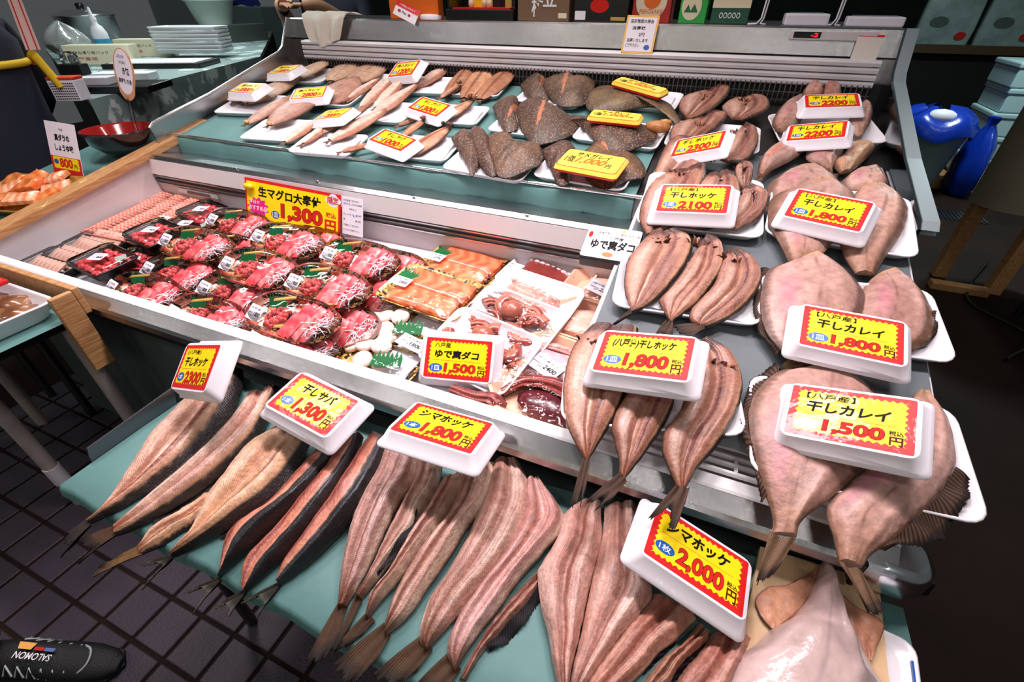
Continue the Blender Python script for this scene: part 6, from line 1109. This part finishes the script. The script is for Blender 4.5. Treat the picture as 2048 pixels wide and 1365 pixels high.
# frosted sheet, pail, blue bag far behind
p0 = onc((380, 60)); tag(MB().box(p0[0] - .7, p0[0] + .5, p0[1], p0[1] + .02, CZ + .02, CZ + .6, 0, .003).build('frosted_screen', clear('frosted', tint=(176, 196, 194), haze=.35, rough=.3, bump=.1)), 'frosted clear screen standing at the back of the counter', 'screen')
p0 = onc((500, 80)); PL = thing('pail', 'white plastic pail on a grey cabinet left of the back rail', 'pail', (p0[0] - .1, p0[1] - .3, CZ + .16)); MB().lathe([(.17, 0), (.23, .20), (.25, .205), (.25, .22), (.235, .22), (.16, .02)], 32).build('body', PALE, PL, True)
MB().box(p0[0] - .45, p0[0] + .2, p0[1] - .55, p0[1] + .1, CZ - .03, CZ + .159, 0, .006).build('steel_cabinet', mat('grey_cabinet', (104, 112, 108), .45, .5)); tag(bpy.data.objects['steel_cabinet'], 'grey steel cabinet supporting the white pail', 'cabinet')
p0 = at((130, 30), (0, 1.3, 0)); tag(MB().box(-8.8, -7.3, 6.8, 7.2, 0, 1.40, 0, .02).build('white_freezer', mat('pale_cyan', (150, 176, 176), .5)), 'pale freezer chest far behind the counter at the left', 'freezer')
b = MB(); P = np.array([[(-7.9 + .35 * math.cos(t) * (1 - a * .5), 7.0 + .25 * math.sin(t), 1.42 + .18 * a + .02 * math.sin(4 * t)) for t in np.linspace(0, 6.28, 20, endpoint=False)] for a in np.linspace(0, 1, 5)])
BLUEB = mat('blue_plastic_bag', (14, 54, 170), .25, bump=.6, bscale=14); tag(MB().grid(P, closed=True).build('blue_bag', BLUEB), 'blue plastic bag on the pale freezer chest', 'bag')

# ------------------------------------------------------------------ things on the back rail
RZ = 1.4245
def onr(px, y=2.30): q = atY((px, 40), y); return q[0]
def railbox(name, label, cat, x0_, x1_, y, hgt, m, deep=.10, pr=None, tilt=0):
    a, b_ = onr(x0_, y), onr(x1_, y); r = thing(name, label, cat, ((a + b_) / 2, y + deep / 2, RZ)); sx = b_ - a; MB().box(-sx / 2, sx / 2, -deep / 2, deep / 2, 0, hgt, 0, .003).build('body', m, r, True)
    if pr:
        t = MB(); pr(t, sx, hgt); t.v = [np.column_stack([q[:, 0], np.full(len(q), -deep / 2 - .001) - q[:, 2], q[:, 1]]) for q in t.v]; t.build('print', [INK, WHITEP, REDINK, GOLD, mat('green_print', (30, 110, 60), .5), ORANGE, mat('cream_print', (236, 222, 190), .5)], r, True)
    return r
railbox('orange_poster_box', 'orange box at the back rail behind the leaning red and white card', 'box', 782, 878, 2.28, .20, ORANGE, .05)
railbox('gift_box', 'brown gift box with white brush lettering on the back rail', 'box', 1035, 1137, 2.26, .22, mat('brown_box', (120, 92, 70), .5), .12, lambda t, s, h: (text(t, '柱', -s * .22, .015, s * .22, .07, 0, 1, .02), text(t, '立', s * .0, .05, s * .26, .06, 0, 1, .02), t.poly(rrect(s * .16, .018, .002, 0, 2, s * .38, .02), 6)))
railbox('gift_box', 'black gift box with a red fish roe picture on the back rail', 'box', 1146, 1254, 2.26, .22, BLACK, .12, lambda t, s, h: (t.poly(ellipse(-s * .02, .055, s * .17, .024), 2), t.poly(rrect(s * .2, .03, .002, 0, 2, -s * .37, .022), 1), t.poly(rrect(s * .26, .012, .001, 0, 2, s * .33, .012), 3)))
railbox('snack_box', 'cream and red snack box behind the handwritten card on the back rail', 'box', 1262, 1338, 2.28, .20, mat('red_box', (176, 40, 34), .5), .10, lambda t, s, h: (t.poly(ellipse(-s * .02, .07, s * .40, .06), 6), t.poly(ellipse(0, .075, s * .22, .03, 20, .0005), 5), text(t, 'PEROSAKE', -s * .3, .03, s * .6, .014, .001, 5, .01)))
railbox('snack_box', 'bright green box with a white round emblem on the back rail', 'box', 1356, 1410, 2.28, .20, mat('bright_green', (40, 170, 70), .45), .08, lambda t, s, h: (t.poly(ellipse(-s * .08, .055, s * .36, .045), 6), t.poly([(-s * .34, .035, .0005), (-s * .2, .06, .0005), (-s * .1, .04, .0005), (s * .02, .062, .0005), (s * .18, .035, .0005)], 4)))
railbox('snack_box', 'white and dark green box on a wire stand on the back rail', 'box', 1420, 1495, 2.28, .20, mat('dark_green_box', (22, 84, 58), .5), .08, lambda t, s, h: (t.poly([(-s * .5, .05, 0), (s * .5, .05, 0), (s * .5, .2, 0), (-s * .5, .2, 0)], 6), text(t, '○○○○○', -s * .28, .018, s * .56, .018, .0005, 1, .02)))
xa = onr(960, 2.25); r = thing('display_stand', 'black display stand with a red floor and small figures on the back rail', 'display', (xa, 2.32, RZ)); MB().box(-.165, .165, -.085, .10, 0, .04, 0, .003).build('base', BLACK, r, True); MB().box(-.14, .14, -.06, .09, .04, .046).build('red_cloth', RED, r, True); MB().box(-.165, .165, .09, .10, .04, .25).box(-.165, -.158, -.06, .1, .04, .25).box(.158, .165, -.06, .1, .04, .25).build('frame', BLACK, r, True); MB().box(-.12, -.01, .08, .089, .046, .25).build('yellow_panel', YEL, r, True)
for x, y in ((-.06, -.03), (.0, -.02), (.03, -.03)): MB().lathe([(.008, .046), (.014, .055), (.012, .07), (.007, .078), (.010, .088), (.004, .098)], 12, (x, y, 0)).build('small_figure', mat('ivory', (230, 206, 170), .5), r, True)
MB().prism([(.11, -.04), (.14, -.04), (.125, -.038)], .046, .11).build('plaque', GOLD, r, True)
xa = onr(858, 2.27); r = thing('paper_stand', 'white round footed wire stand on the back rail', 'stand', (xa, 2.29, RZ)); MB().lathe([(.05, 0), (.05, .014), (.044, .018), (.01, .02)], 24).build('foot', PAPER, r, True); MB().tube([(0, 0, .018), (0, 0, .16)], .006, 8).build('stem', PAPER, r, True)
def hung(name, label, pts, ys, front, mats, lay=1.0):
    M, sx, sy = frame4([atY(p, y) for p, y in zip(pts, ys)]); r = thing(name, label, 'card'); r.matrix_world = M; o = MB().prism([(-sx / 2, -sy / 2), (sx / 2, -sy / 2), (sx / 2, sy / 2), (-sx / 2, sy / 2)], -.0025, 0, 0); front(o, sx, sy); o.build('card', mats, r, True); return r, sx, sy
r, sx, sy = hung('payment_card', 'tilted white and red payment card leaning on the back rail', ((800, 3), (843, 24), (826, 48), (781, 22)), (2.215, 2.215, 2.192, 2.192), lambda o, a, b: o.poly([(-a / 2, b * .12, .0005), (a / 2, b * .12, .0005), (a / 2, b / 2, .0005), (-a / 2, b / 2, .0005)], 1), [PAPER, RED])
t = MB(); text(t, 'Pay', -sx * .16, -sy * .22, sx * .2, sy * .18, .001, 0, .02); t.poly(ellipse(-sx * .28, -sy * .12, sx * .07, sy * .1, 16, .001), 1); t.poly(ellipse(sx * .16, -sy * .12, sx * .06, sy * .09, 16, .001), 1); text(t, 'ご利用になれます', -sx * .36, sy * .24, sx * .7, sy * .12, .0012, 2, .01); t.build('lettering', [INK, REDINK, WHITEP], r, True)
r, sx, sy = hung('handwritten_card', 'orange bordered handwritten note hanging on the back rail', ((1256, 29), (1319, 33), (1305, 108), (1241, 106)), (2.205, 2.205, 2.165, 2.165), lambda o, a, b: o.poly(rrect(a * .88, b * .9, .004, .0005, 3), 1), [mat('orange_frame', (240, 184, 96), .5), PAPER])
t = MB()
for s_, y, w_, x_ in (('豆腐惣菜の場合', .30, .72, -.36), ('消費税', .12, .42, -.28), ('2円', -.05, .18, -.04), ('加算いたします', -.20, .66, -.38), ('ご了承下さい', -.34, .44, -.40)): text(t, s_, x_ * sx, y * sy, w_ * sx, sy * .10, .001, 0, .015)
t.poly(ellipse(sx * .28, -sy * .33, sx * .09, sy * .07, 16, .001), 1); t.build('lettering', [INK, BLUE], r, True)
r, sx, sy = hung('payment_card', 'white payment card with a red band hanging below the white calculator', ((1717, 60), (1769, 63), (1749, 138), (1698, 135)), (2.2, 2.2, 2.175, 2.175), lambda o, a, b: o.poly([(-a / 2, b * .34, .0005), (a / 2, b * .34, .0005), (a / 2, b * .40, .0005), (-a / 2, b * .40, .0005)], 1), [mat('cream_card', (226, 216, 206), .5), RED])
for nm, lb, xx, sx, sy, sz, yw in (('paper_pile', 'pile of white paper slips on the back rail', 1610, .14, .11, .035, 2), ('calculator', 'white desk calculator at the right end of the back rail', 1748, .17, .12, .028, -4)):
    r = thing(nm, lb, 'stationery' if nm[0] == 'p' else 'calculator', (onr(xx, 2.31), 2.31, RZ)); r.rotation_euler = (0, 0, math.radians(yw)); MB().box(-sx / 2, sx / 2, -sy / 2, sy / 2, 0, sz, 0, .005).build('body', PAPER, r, True); MB().box(-sx * .4, sx * .4, sy * .15, sy * .4, sz, sz + .003).build('panel', mat('grey_blue', (90, 112, 122), .3), r, True)
for px in (1515, 1665): r = thing('wire_stand', 'thin white wire stand on the back rail %s the paper slips' % ('left of' if px < 1600 else 'right of'), 'stand', (onr(px, 2.26), 2.27, RZ)); MB().tube([(-.03, 0, .002), (0, -.01, .004), (.012, 0, .02), (.02, .01, .25)], .0028, 8).build('wire', PAPER, r, True); MB().tube([(.03, 0, .002), (.012, -.01, .004), (.02, .005, .02), (.03, .01, .25)], .0028, 8).build('wire', PAPER, r, True)
# towel over the rail
P = []; g = np.random.RandomState(4); xs = np.linspace(onr(612, 2.2), onr(698, 2.2), 22)
prof = [(2.34, 1.432), (2.28, 1.436), (2.22, 1.438), (2.196, 1.43), (2.185, 1.405), (2.178, 1.37), (2.174, 1.335), (2.172, 1.305)]
for j, (y, z) in enumerate(prof):
    row = []
    for i, x in enumerate(xs):
        t = i / 21; sag = .06 * abs(t - .42) * (j / 7) if j > 3 else 0; row.append((x * 1 + (.42 - t) * .09 * (max(0, j - 3) / 4), y - .010 * (1 + math.sin(t * 15 + j * .3)) * (j > 2), z + sag + .008 * (1 + math.sin(t * 11 + j)) * (j <= 3)))
    P.append(row)
TW = mat('towel', (226, 216, 204), .9, bump=.8, bscale=220); tag(MB().grid(np.array(P)).build('towel', TW), 'crumpled off white towel draped over the left of the back rail', 'towel')

# ------------------------------------------------------------------ right background
r = thing('waste_bin', 'pale grey bin lined with a blue bag in the aisle at the right', 'bin', (1.72, 5.7, .0)); MB().lathe([(.20, 0), (.29, .56), (.31, .565), (.31, .59), (.285, .59), (.19, .02)], 32).build('body', mat('pale_grey_bin', (150, 178, 186), .45), r, True)
P = np.array([[(math.cos(t) * (rr + .03 * math.sin(6 * t + a * 4)), math.sin(t) * rr, z + .03 * math.sin(5 * t)) for t in np.linspace(0, 6.28, 36, endpoint=False)] for a, (rr, z) in enumerate(((.322, .52), (.325, .60), (.28, .66), (.20, .70), (.10, .72)))])
MB().grid(P, closed=True).build('blue_liner', BLUEB, r, True); MB().sphere((-.02, -.18, .68), .10, 12, 0, None, (1.2, .7, .6)).build('crumpled_paper', PAPER, r, True)
b = MB().grid(np.array([[(2.16 + (.11 * rr + .012 * math.sin(5 * t + 9 * zz)) * math.cos(t), 5.75 + .2 * rr * math.sin(t) * (1 + .1 * math.sin(4 * t)), .01 + zz) for t in np.linspace(0, 6.28, 30, endpoint=False)] for rr, zz in ((.7, 0), (1, .08), (1.05, .25), (.9, .42), (.5, .54), (.2, .60), (.35, .66))]), closed=True, flip=True); tag(b.build('blue_bag', BLUEB), 'full blue plastic bag between the bin and the foam boxes', 'bag')
r = thing('pallet', 'wooden pallet under the foam boxes in the aisle', 'pallet', (2.75, 6.3, 0))
for y in (-.4, 0, .4): MB().box(-.75, .75, y - .05, y + .05, 0, .07).build('runner', WOOD, r, True)
for i in range(7): MB().box(-.75 + i * .22, -.75 + i * .22 + .16, -.45, .45, .07, .095).build('slat', WOOD, r, True)
FB = mat('foam_box', (186, 214, 216), .5)
for i in range(5):
    r = thing('foam_box', ['white foam fish box with blue marks, bottom of the stack in the aisle', 'white foam fish box, second from the bottom in the aisle', 'white foam fish box, middle of the stack in the aisle', 'white foam fish box, fourth from the bottom in the aisle', 'white foam fish box, top of the stack in the aisle'][i], 'foam box', (2.62 + .02 * (i % 2), 6.2, .096 + i * .195), 'stacked foam boxes'); MB().box(-.42, .42, -.28, .28, 0, .145, 0, .012).build('body', FB, r, True); MB().box(-.43, .43, -.29, .29, .147, .192, 0, .012).build('lid', FB, r, True)
    if i == 0: MB().box(-.2, -.12, -.2845, -.2815, .05, .09).box(.1, .18, -.2845, -.2815, .05, .09).build('blue_mark', BLUE, r, True); MB().box(-.04, .03, -.2845, -.2815, .05, .09).build('red_mark', REDINK, r, True)
r = thing('wrapped_table', 'tall table wrapped in beige board on wooden posts at the right edge', 'table', (1.75, 3.7, 0)); BEI = mat('beige_board', (150, 138, 118), .7, vary=.08, vscale=4)
MB().loft([[(.28 * math.cos(t) + .02, .20 * math.sin(t), z) for t in np.linspace(0, 6.28, 28, endpoint=False)] for z in (.50, .52, 1.3)]).build('wrap', BEI, r, True)
for x, y in ((-.20, 0), (.05, -.14)): MB().box(x - .035, x + .035, y - .035, y + .035, 0, .52).build('post', WOOD, r, True)
r = thing('steel_edged_table', 'pale table with a steel edge at the right border of the picture', 'table', (2.2, 3.0, 0)); MB().box(-.42, .5, -.75, .35, .52, .56).build('top', mat('pale_board', (176, 180, 182), .5), r, True); MB().box(-.43, -.42, -.75, .35, .46, .565).build('steel_edge', STEEL, r, True)
for x in (-.36, .44):
    for y in (-.68, .28): MB().tube([(x, y, 0), (x, y, .52)], .02, 8).build('leg', DSTEEL, r, True)
tag(MB().box(1.45, 1.75, 3.45, 3.52, .0, .045, 0, .004).build('wood_scrap', WOOD), 'short wood scrap lying on the dark aisle floor at the right', 'wood')
tag(MB().tube(crv(np.array([(1.9, 4.0, .02), (1.7, 3.6, .015), (1.62, 3.3, .015), (1.8, 3.0, .015), (1.6, 2.7, .015)]), 40), .008, 8).build('cable', BLACK), 'black cable trailing over the aisle floor at the right', 'cable')
r = thing('wall_shelf', 'dark wooden shelf with translucent packets behind the right end of the rail', 'shelf', (2.2, 7.6, 0)); MB().box(-.5, 2.6, -.2, .2, 1.02, 1.10).build('board', mat('dark_wood', (74, 52, 26), .6), r, True); MB().box(-.45, 2.5, -.1, .19, 0, 1.02).build('cabinet', BLACKM, r, True)  # matte black box stands in for the shade beneath the open shelf
PKT = mat('printed_packet', (150, 174, 170), .3, vary=.2, vscale=14, bump=.4, bscale=20)
for i in range(4):
    x = 1.95 + i * .56; q = thing('food_packet', ['first translucent printed packet on the dark shelf, next to the rail end', 'second translucent printed packet on the dark shelf', 'third translucent printed packet on the dark shelf', 'fourth translucent printed packet on the dark shelf, at the frame edge'][i], 'packet', (x, 7.5, 1.10), 'packets on the dark shelf'); q.scale = (1.7, 1.7, 1.7); MB().loft([rrect(.30, .04, .015, 0), rrect(.31, .07, .02, .08), rrect(.30, .05, .015, .24), rrect(.30, .01, .004, .30)]).build('body', PKT, q, True); t = MB().poly(ellipse(.09, .05, .03, .02, 14), 0).poly(ellipse(-.05, .12, .05, .03, 14), 1); t.v = [np.column_stack([v[:, 0], np.full(len(v), -.037), v[:, 1]]) for v in t.v]; t.build('print', [REDINK, mat('grey_print', (80, 96, 92), .5)], q, True)

# ------------------------------------------------------------------ people
def skin_body(name, parent, joints, edges, m, levels=2, loc=(0, 0, 0)):
    me = bpy.data.meshes.new(name); me.from_pydata([j[0] for j in joints], edges, []); me.materials.append(m); o = bpy.data.objects.new(name, me); COL.objects.link(o); o.parent = parent; o.location = loc
    sm = o.modifiers.new('skin', 'SKIN'); sm.use_smooth_shade = True; sv = me.skin_vertices[0].data
    for i, j in enumerate(joints): sv[i].radius = j[1] if isinstance(j[1], tuple) else (j[1], j[1])
    sv[0].use_root = True; ss = o.modifiers.new('sub', 'SUBSURF'); ss.levels = levels; ss.render_levels = levels; return o
SKINT = mat('skin', (196, 142, 112), .5, sss=.1); HAIR = mat('dark_hair', (24, 20, 18), .5)
def person(name, label, loc, rz, arms, top, head=True, legs=True):
    r = thing(name, label, 'person', loc); r.rotation_euler = (0, 0, math.radians(rz))
    J = [((0, 0, .95), (.17, .13)), ((0, 0, 1.15), (.16, .12)), ((0, 0, 1.35), (.19, .13)), ((0, 0, 1.46), (.10, .09)), ((0, -.01, 1.53), (.055, .06)), ((0, -.02, 1.62), (.078, .095)), ((0, -.02, 1.72), (.07, .085))]; E = [(0, 1), (1, 2), (2, 3), (3, 4), (4, 5), (5, 6)]
    for s in (-1, 1):
        k = len(J); J += [((s * .09, 0, .88), .09), ((s * .10, .0, .50), .065), ((s * .10, .02, .09), .045), ((s * .11, -.10, .03), (.045, .03))]; E += [(0, k), (k, k + 1), (k + 1, k + 2), (k + 2, k + 3)]
        k = len(J); a = arms[0 if s < 0 else 1]; J += [((s * .20, 0, 1.40), .06)] + [(p, q) for p, q in zip(a, (.045, .035, .028, .020))]; E += [(2, k)] + [(k + i, k + i + 1) for i in range(len(a))]
    skin_body('body', r, J, E, top); MB().sphere((0, -.03, 1.66), .105, 18, 0, None, (.82, .98, 1.2)).build('head', SKINT, r, True); MB().sphere((0, .005, 1.69), .112, 16, 0, None, (.85, .98, 1.1)).build('hair', HAIR, r, True)
    return r
# worker in navy with apron, seen from behind
W1 = person('person', 'person in navy work clothes with a yellow corded apron at the left edge', (-2.97, 1.13, 0), 262, (((-.26, -.06, 1.14), (-.20, -.22, .98), (-.14, -.28, .97)), ((.26, -.06, 1.14), (.20, -.22, .98), (.14, -.28, .97))), NAVY)
ap = []
for z, rx, ry in ((.30, .30, .26), (.6, .27, .23), (.9, .235, .20), (1.08, .215, .175), (1.22, .225, .175), (1.36, .235, .17), (1.45, .18, .13)): ap.append([(rx * math.cos(t), ry * math.sin(t), z) for t in np.linspace(0, 6.28, 32, endpoint=False)])
MB().loft(ap, cap0=False, cap1=False).build('apron', NAVY, W1, True); CORD = mat('yellow_cord', (226, 186, 20), .7, bump=.4, bscale=90)
MB().tube([(.230 * math.cos(t), .185 * math.sin(t), 1.28) for t in np.linspace(0, 6.28, 40)], .014, 8).build('apron_cord', CORD, W1, True)
W1.children[-1].matrix_local = Matrix.Identity(4)
for pts in ([(.0, .0, 0), (-.05, .01, -.02), (-.10, .02, -.05)], [(.0, .0, 0), (.02, .01, -.06), (.05, .02, -.13)]):
    q = atX((66, 108), -2.86) - np.array(WORLD(W1)); o = MB().tube(crv(np.array([(q[0] + a, q[1] + b_, q[2] + c_) for a, b_, c_ in pts]), 14), .017, 8); M0 = Matrix.Rotation(math.radians(-262), 4, 'Z'); o.xf(M0).build('cord_end', CORD, W1, True)
q = [atX(p, -2.83) for p in ((12, -8), (40, -8), (82, 100), (52, 100))]; q = [v - np.array(WORLD(W1)) for v in q]
b = MB().poly(q, 0).poly([v + np.array([.003, -.002, 0]) for v in (q[0] * .82 + q[1] * .18, q[0] * .74 + q[1] * .26, q[3] * .74 + q[2] * .26, q[3] * .82 + q[2] * .18)], 1).poly([v + np.array([.003, -.002, 0]) for v in (q[0] * .26 + q[1] * .74, q[0] * .18 + q[1] * .82, q[3] * .18 + q[2] * .82, q[3] * .26 + q[2] * .74)], 1); b.xf(Matrix.Rotation(math.radians(-262), 4, 'Z')).build('sash', [mat('pink_sash', (240, 206, 198), .6), REDINK], W1, True)
# staff behind the rail
W2 = person('person', 'staff member in dark clothes standing behind the back rail', (onr(640, 2.85) - .02, 3.10, .08), 0, (((-.30, -.12, 1.18), (-.18, -.34, 1.36), (-.10, -.42, 1.38)), ((.30, -.12, 1.18), (.16, -.36, 1.37), (.06, -.44, 1.38))), NAVY)
for s in (-1, 1):
    b = MB(); b.tube(crv(np.array([(s * .29, -.13, 1.20), (s * .23, -.26, 1.30), (s * .15, -.38, 1.385), (s * .08, -.43, 1.39)]), 16), np.linspace(.05, .034, 16), 12); 
    for f_ in range(4): b.tube([(s * .08, -.43 - .012 * (f_ - 1.5), 1.392), (s * .04, -.445 - .014 * (f_ - 1.5), 1.394), (s * .008, -.445 - .014 * (f_ - 1.5), 1.378)], [.011, .010, .008], 8)
    b.tube([(s * .10, -.40, 1.40), (s * .07, -.385, 1.41), (s * .045, -.385, 1.405)], [.012, .010, .008], 8); b.build('forearm', SKINT, W2, True)
# customer: trouser leg and trainer at the lower left corner
hx, hy = -1.535, -.115; tx_, ty_ = -1.185, .035; an = math.degrees(math.atan2(ty_ - hy, tx_ - hx))
W3 = thing('person', 'customer at the lower left corner, navy trousers and a black laced trainer', 'person', (hx, hy, 0)); W3.rotation_euler = (0, 0, math.radians(an)); L_ = math.hypot(tx_ - hx, ty_ - hy)
sh = []
for x, w_, z0, z1 in ((.0, .02, .02, .05), (.01, .036, .004, .085), (.06, .042, .002, .11), (.12, .042, .002, .115), (.18, .044, .002, .10), (.24, .048, .002, .078), (.30, .046, .002, .062), (.345, .036, .004, .05), (.37, .018, .012, .034)):
    x *= L_ / .37; sh.append([(x, w_ * math.copysign(abs(math.cos(t)) ** .8, math.cos(t)), z0 + (z1 - z0) * (.5 + .5 * math.sin(t)) ** .85) for t in np.linspace(0, 6.28, 24, endpoint=False)])
MB().loft(sh).build('shoe', mat('black_mesh', (16, 16, 18), .6, bump=.5, bscale=260), W3, True); MB().prism([(p[0], p[1]) for p in [(x * L_ / .37, w_) for x, w_ in ((0, -.02), (.05, -.045), (.2, -.045), (.28, -.052), (.35, -.038), (.375, 0), (.35, .038), (.28, .052), (.2, .045), (.05, .045), (0, .02))]], -.0, .018).build('sole', mat('dark_sole', (30, 30, 32), .7), W3, True)
LACE = mat('grey_lace', (170, 184, 180), .6)
for i in range(6):
    for sd in (-1, 1): x = .13 + i * .026; z = .104 - i * .0078; MB().tube([(x, sd * .045, z - .026), (x + .010, sd * .031, z + .001), (x + .020, sd * .045, z - .030)], .0025, 6).build('lace', LACE, W3, True)
MB().tube(crv(np.array([(.27, .036, .058), (.305, .02, .066), (.315, -.012, .062), (.29, -.036, .052), (.22, -.046, .03)]), 30), .003, 6).build('lace_trim', LACE, W3, True)
skin_body('trouser_leg', W3, [((.06, 0, .10), .062), ((.03, 0, .30), .072), ((-.02, 0, .55), .085), ((-.08, .0, .85), .10)], [(0, 1), (1, 2), (2, 3)], NAVY)
t = MB(); text(t, 'SALOMON', 0, 0, .085, .016, 0, 1, .01); t.poly([(.052, -.022, 0), (.092, -.022, 0), (.086, -.006, 0), (.056, -.006, 0)], 2); t.poly([(.028, -.014, 0), (.050, -.014, 0), (.050, -.006, 0), (.028, -.006, 0)], 3); t.poly([(.002, -.014, 0), (.026, -.014, 0), (.026, -.006, 0), (.004, -.006, 0)], 4)
o = t.build('side_logo', [INK, WHITEP, mat('amber_print', (240, 170, 60), .5), REDINK, BLUE], W3, True); o.matrix_local = Matrix.Translation((.215, -.0455, .062)) @ Euler((math.radians(38), 0, math.radians(180)), 'XYZ').to_matrix().to_4x4()
o.matrix_local = Matrix.Translation((.235, -.002, .0945)) @ Matrix.Rotation(math.radians(17), 4, 'Y') @ Matrix.Rotation(math.radians(180), 4, 'Z')
# small blue marked tray behind the squid board
BTY = thing('foam_tray', 'white tray with a blue mark peeping out right of the squid board', 'tray'); BTY.matrix_world = pose((1762, 1378), T_, .002, -6); tray_mesh(MB(), .09, .17, .0125, .02).build('body', FOAMT, BTY, True); MB().box(.036, .0385, .02, .055, .009, .0138).build('blue_mark', BLUE, BTY, True)
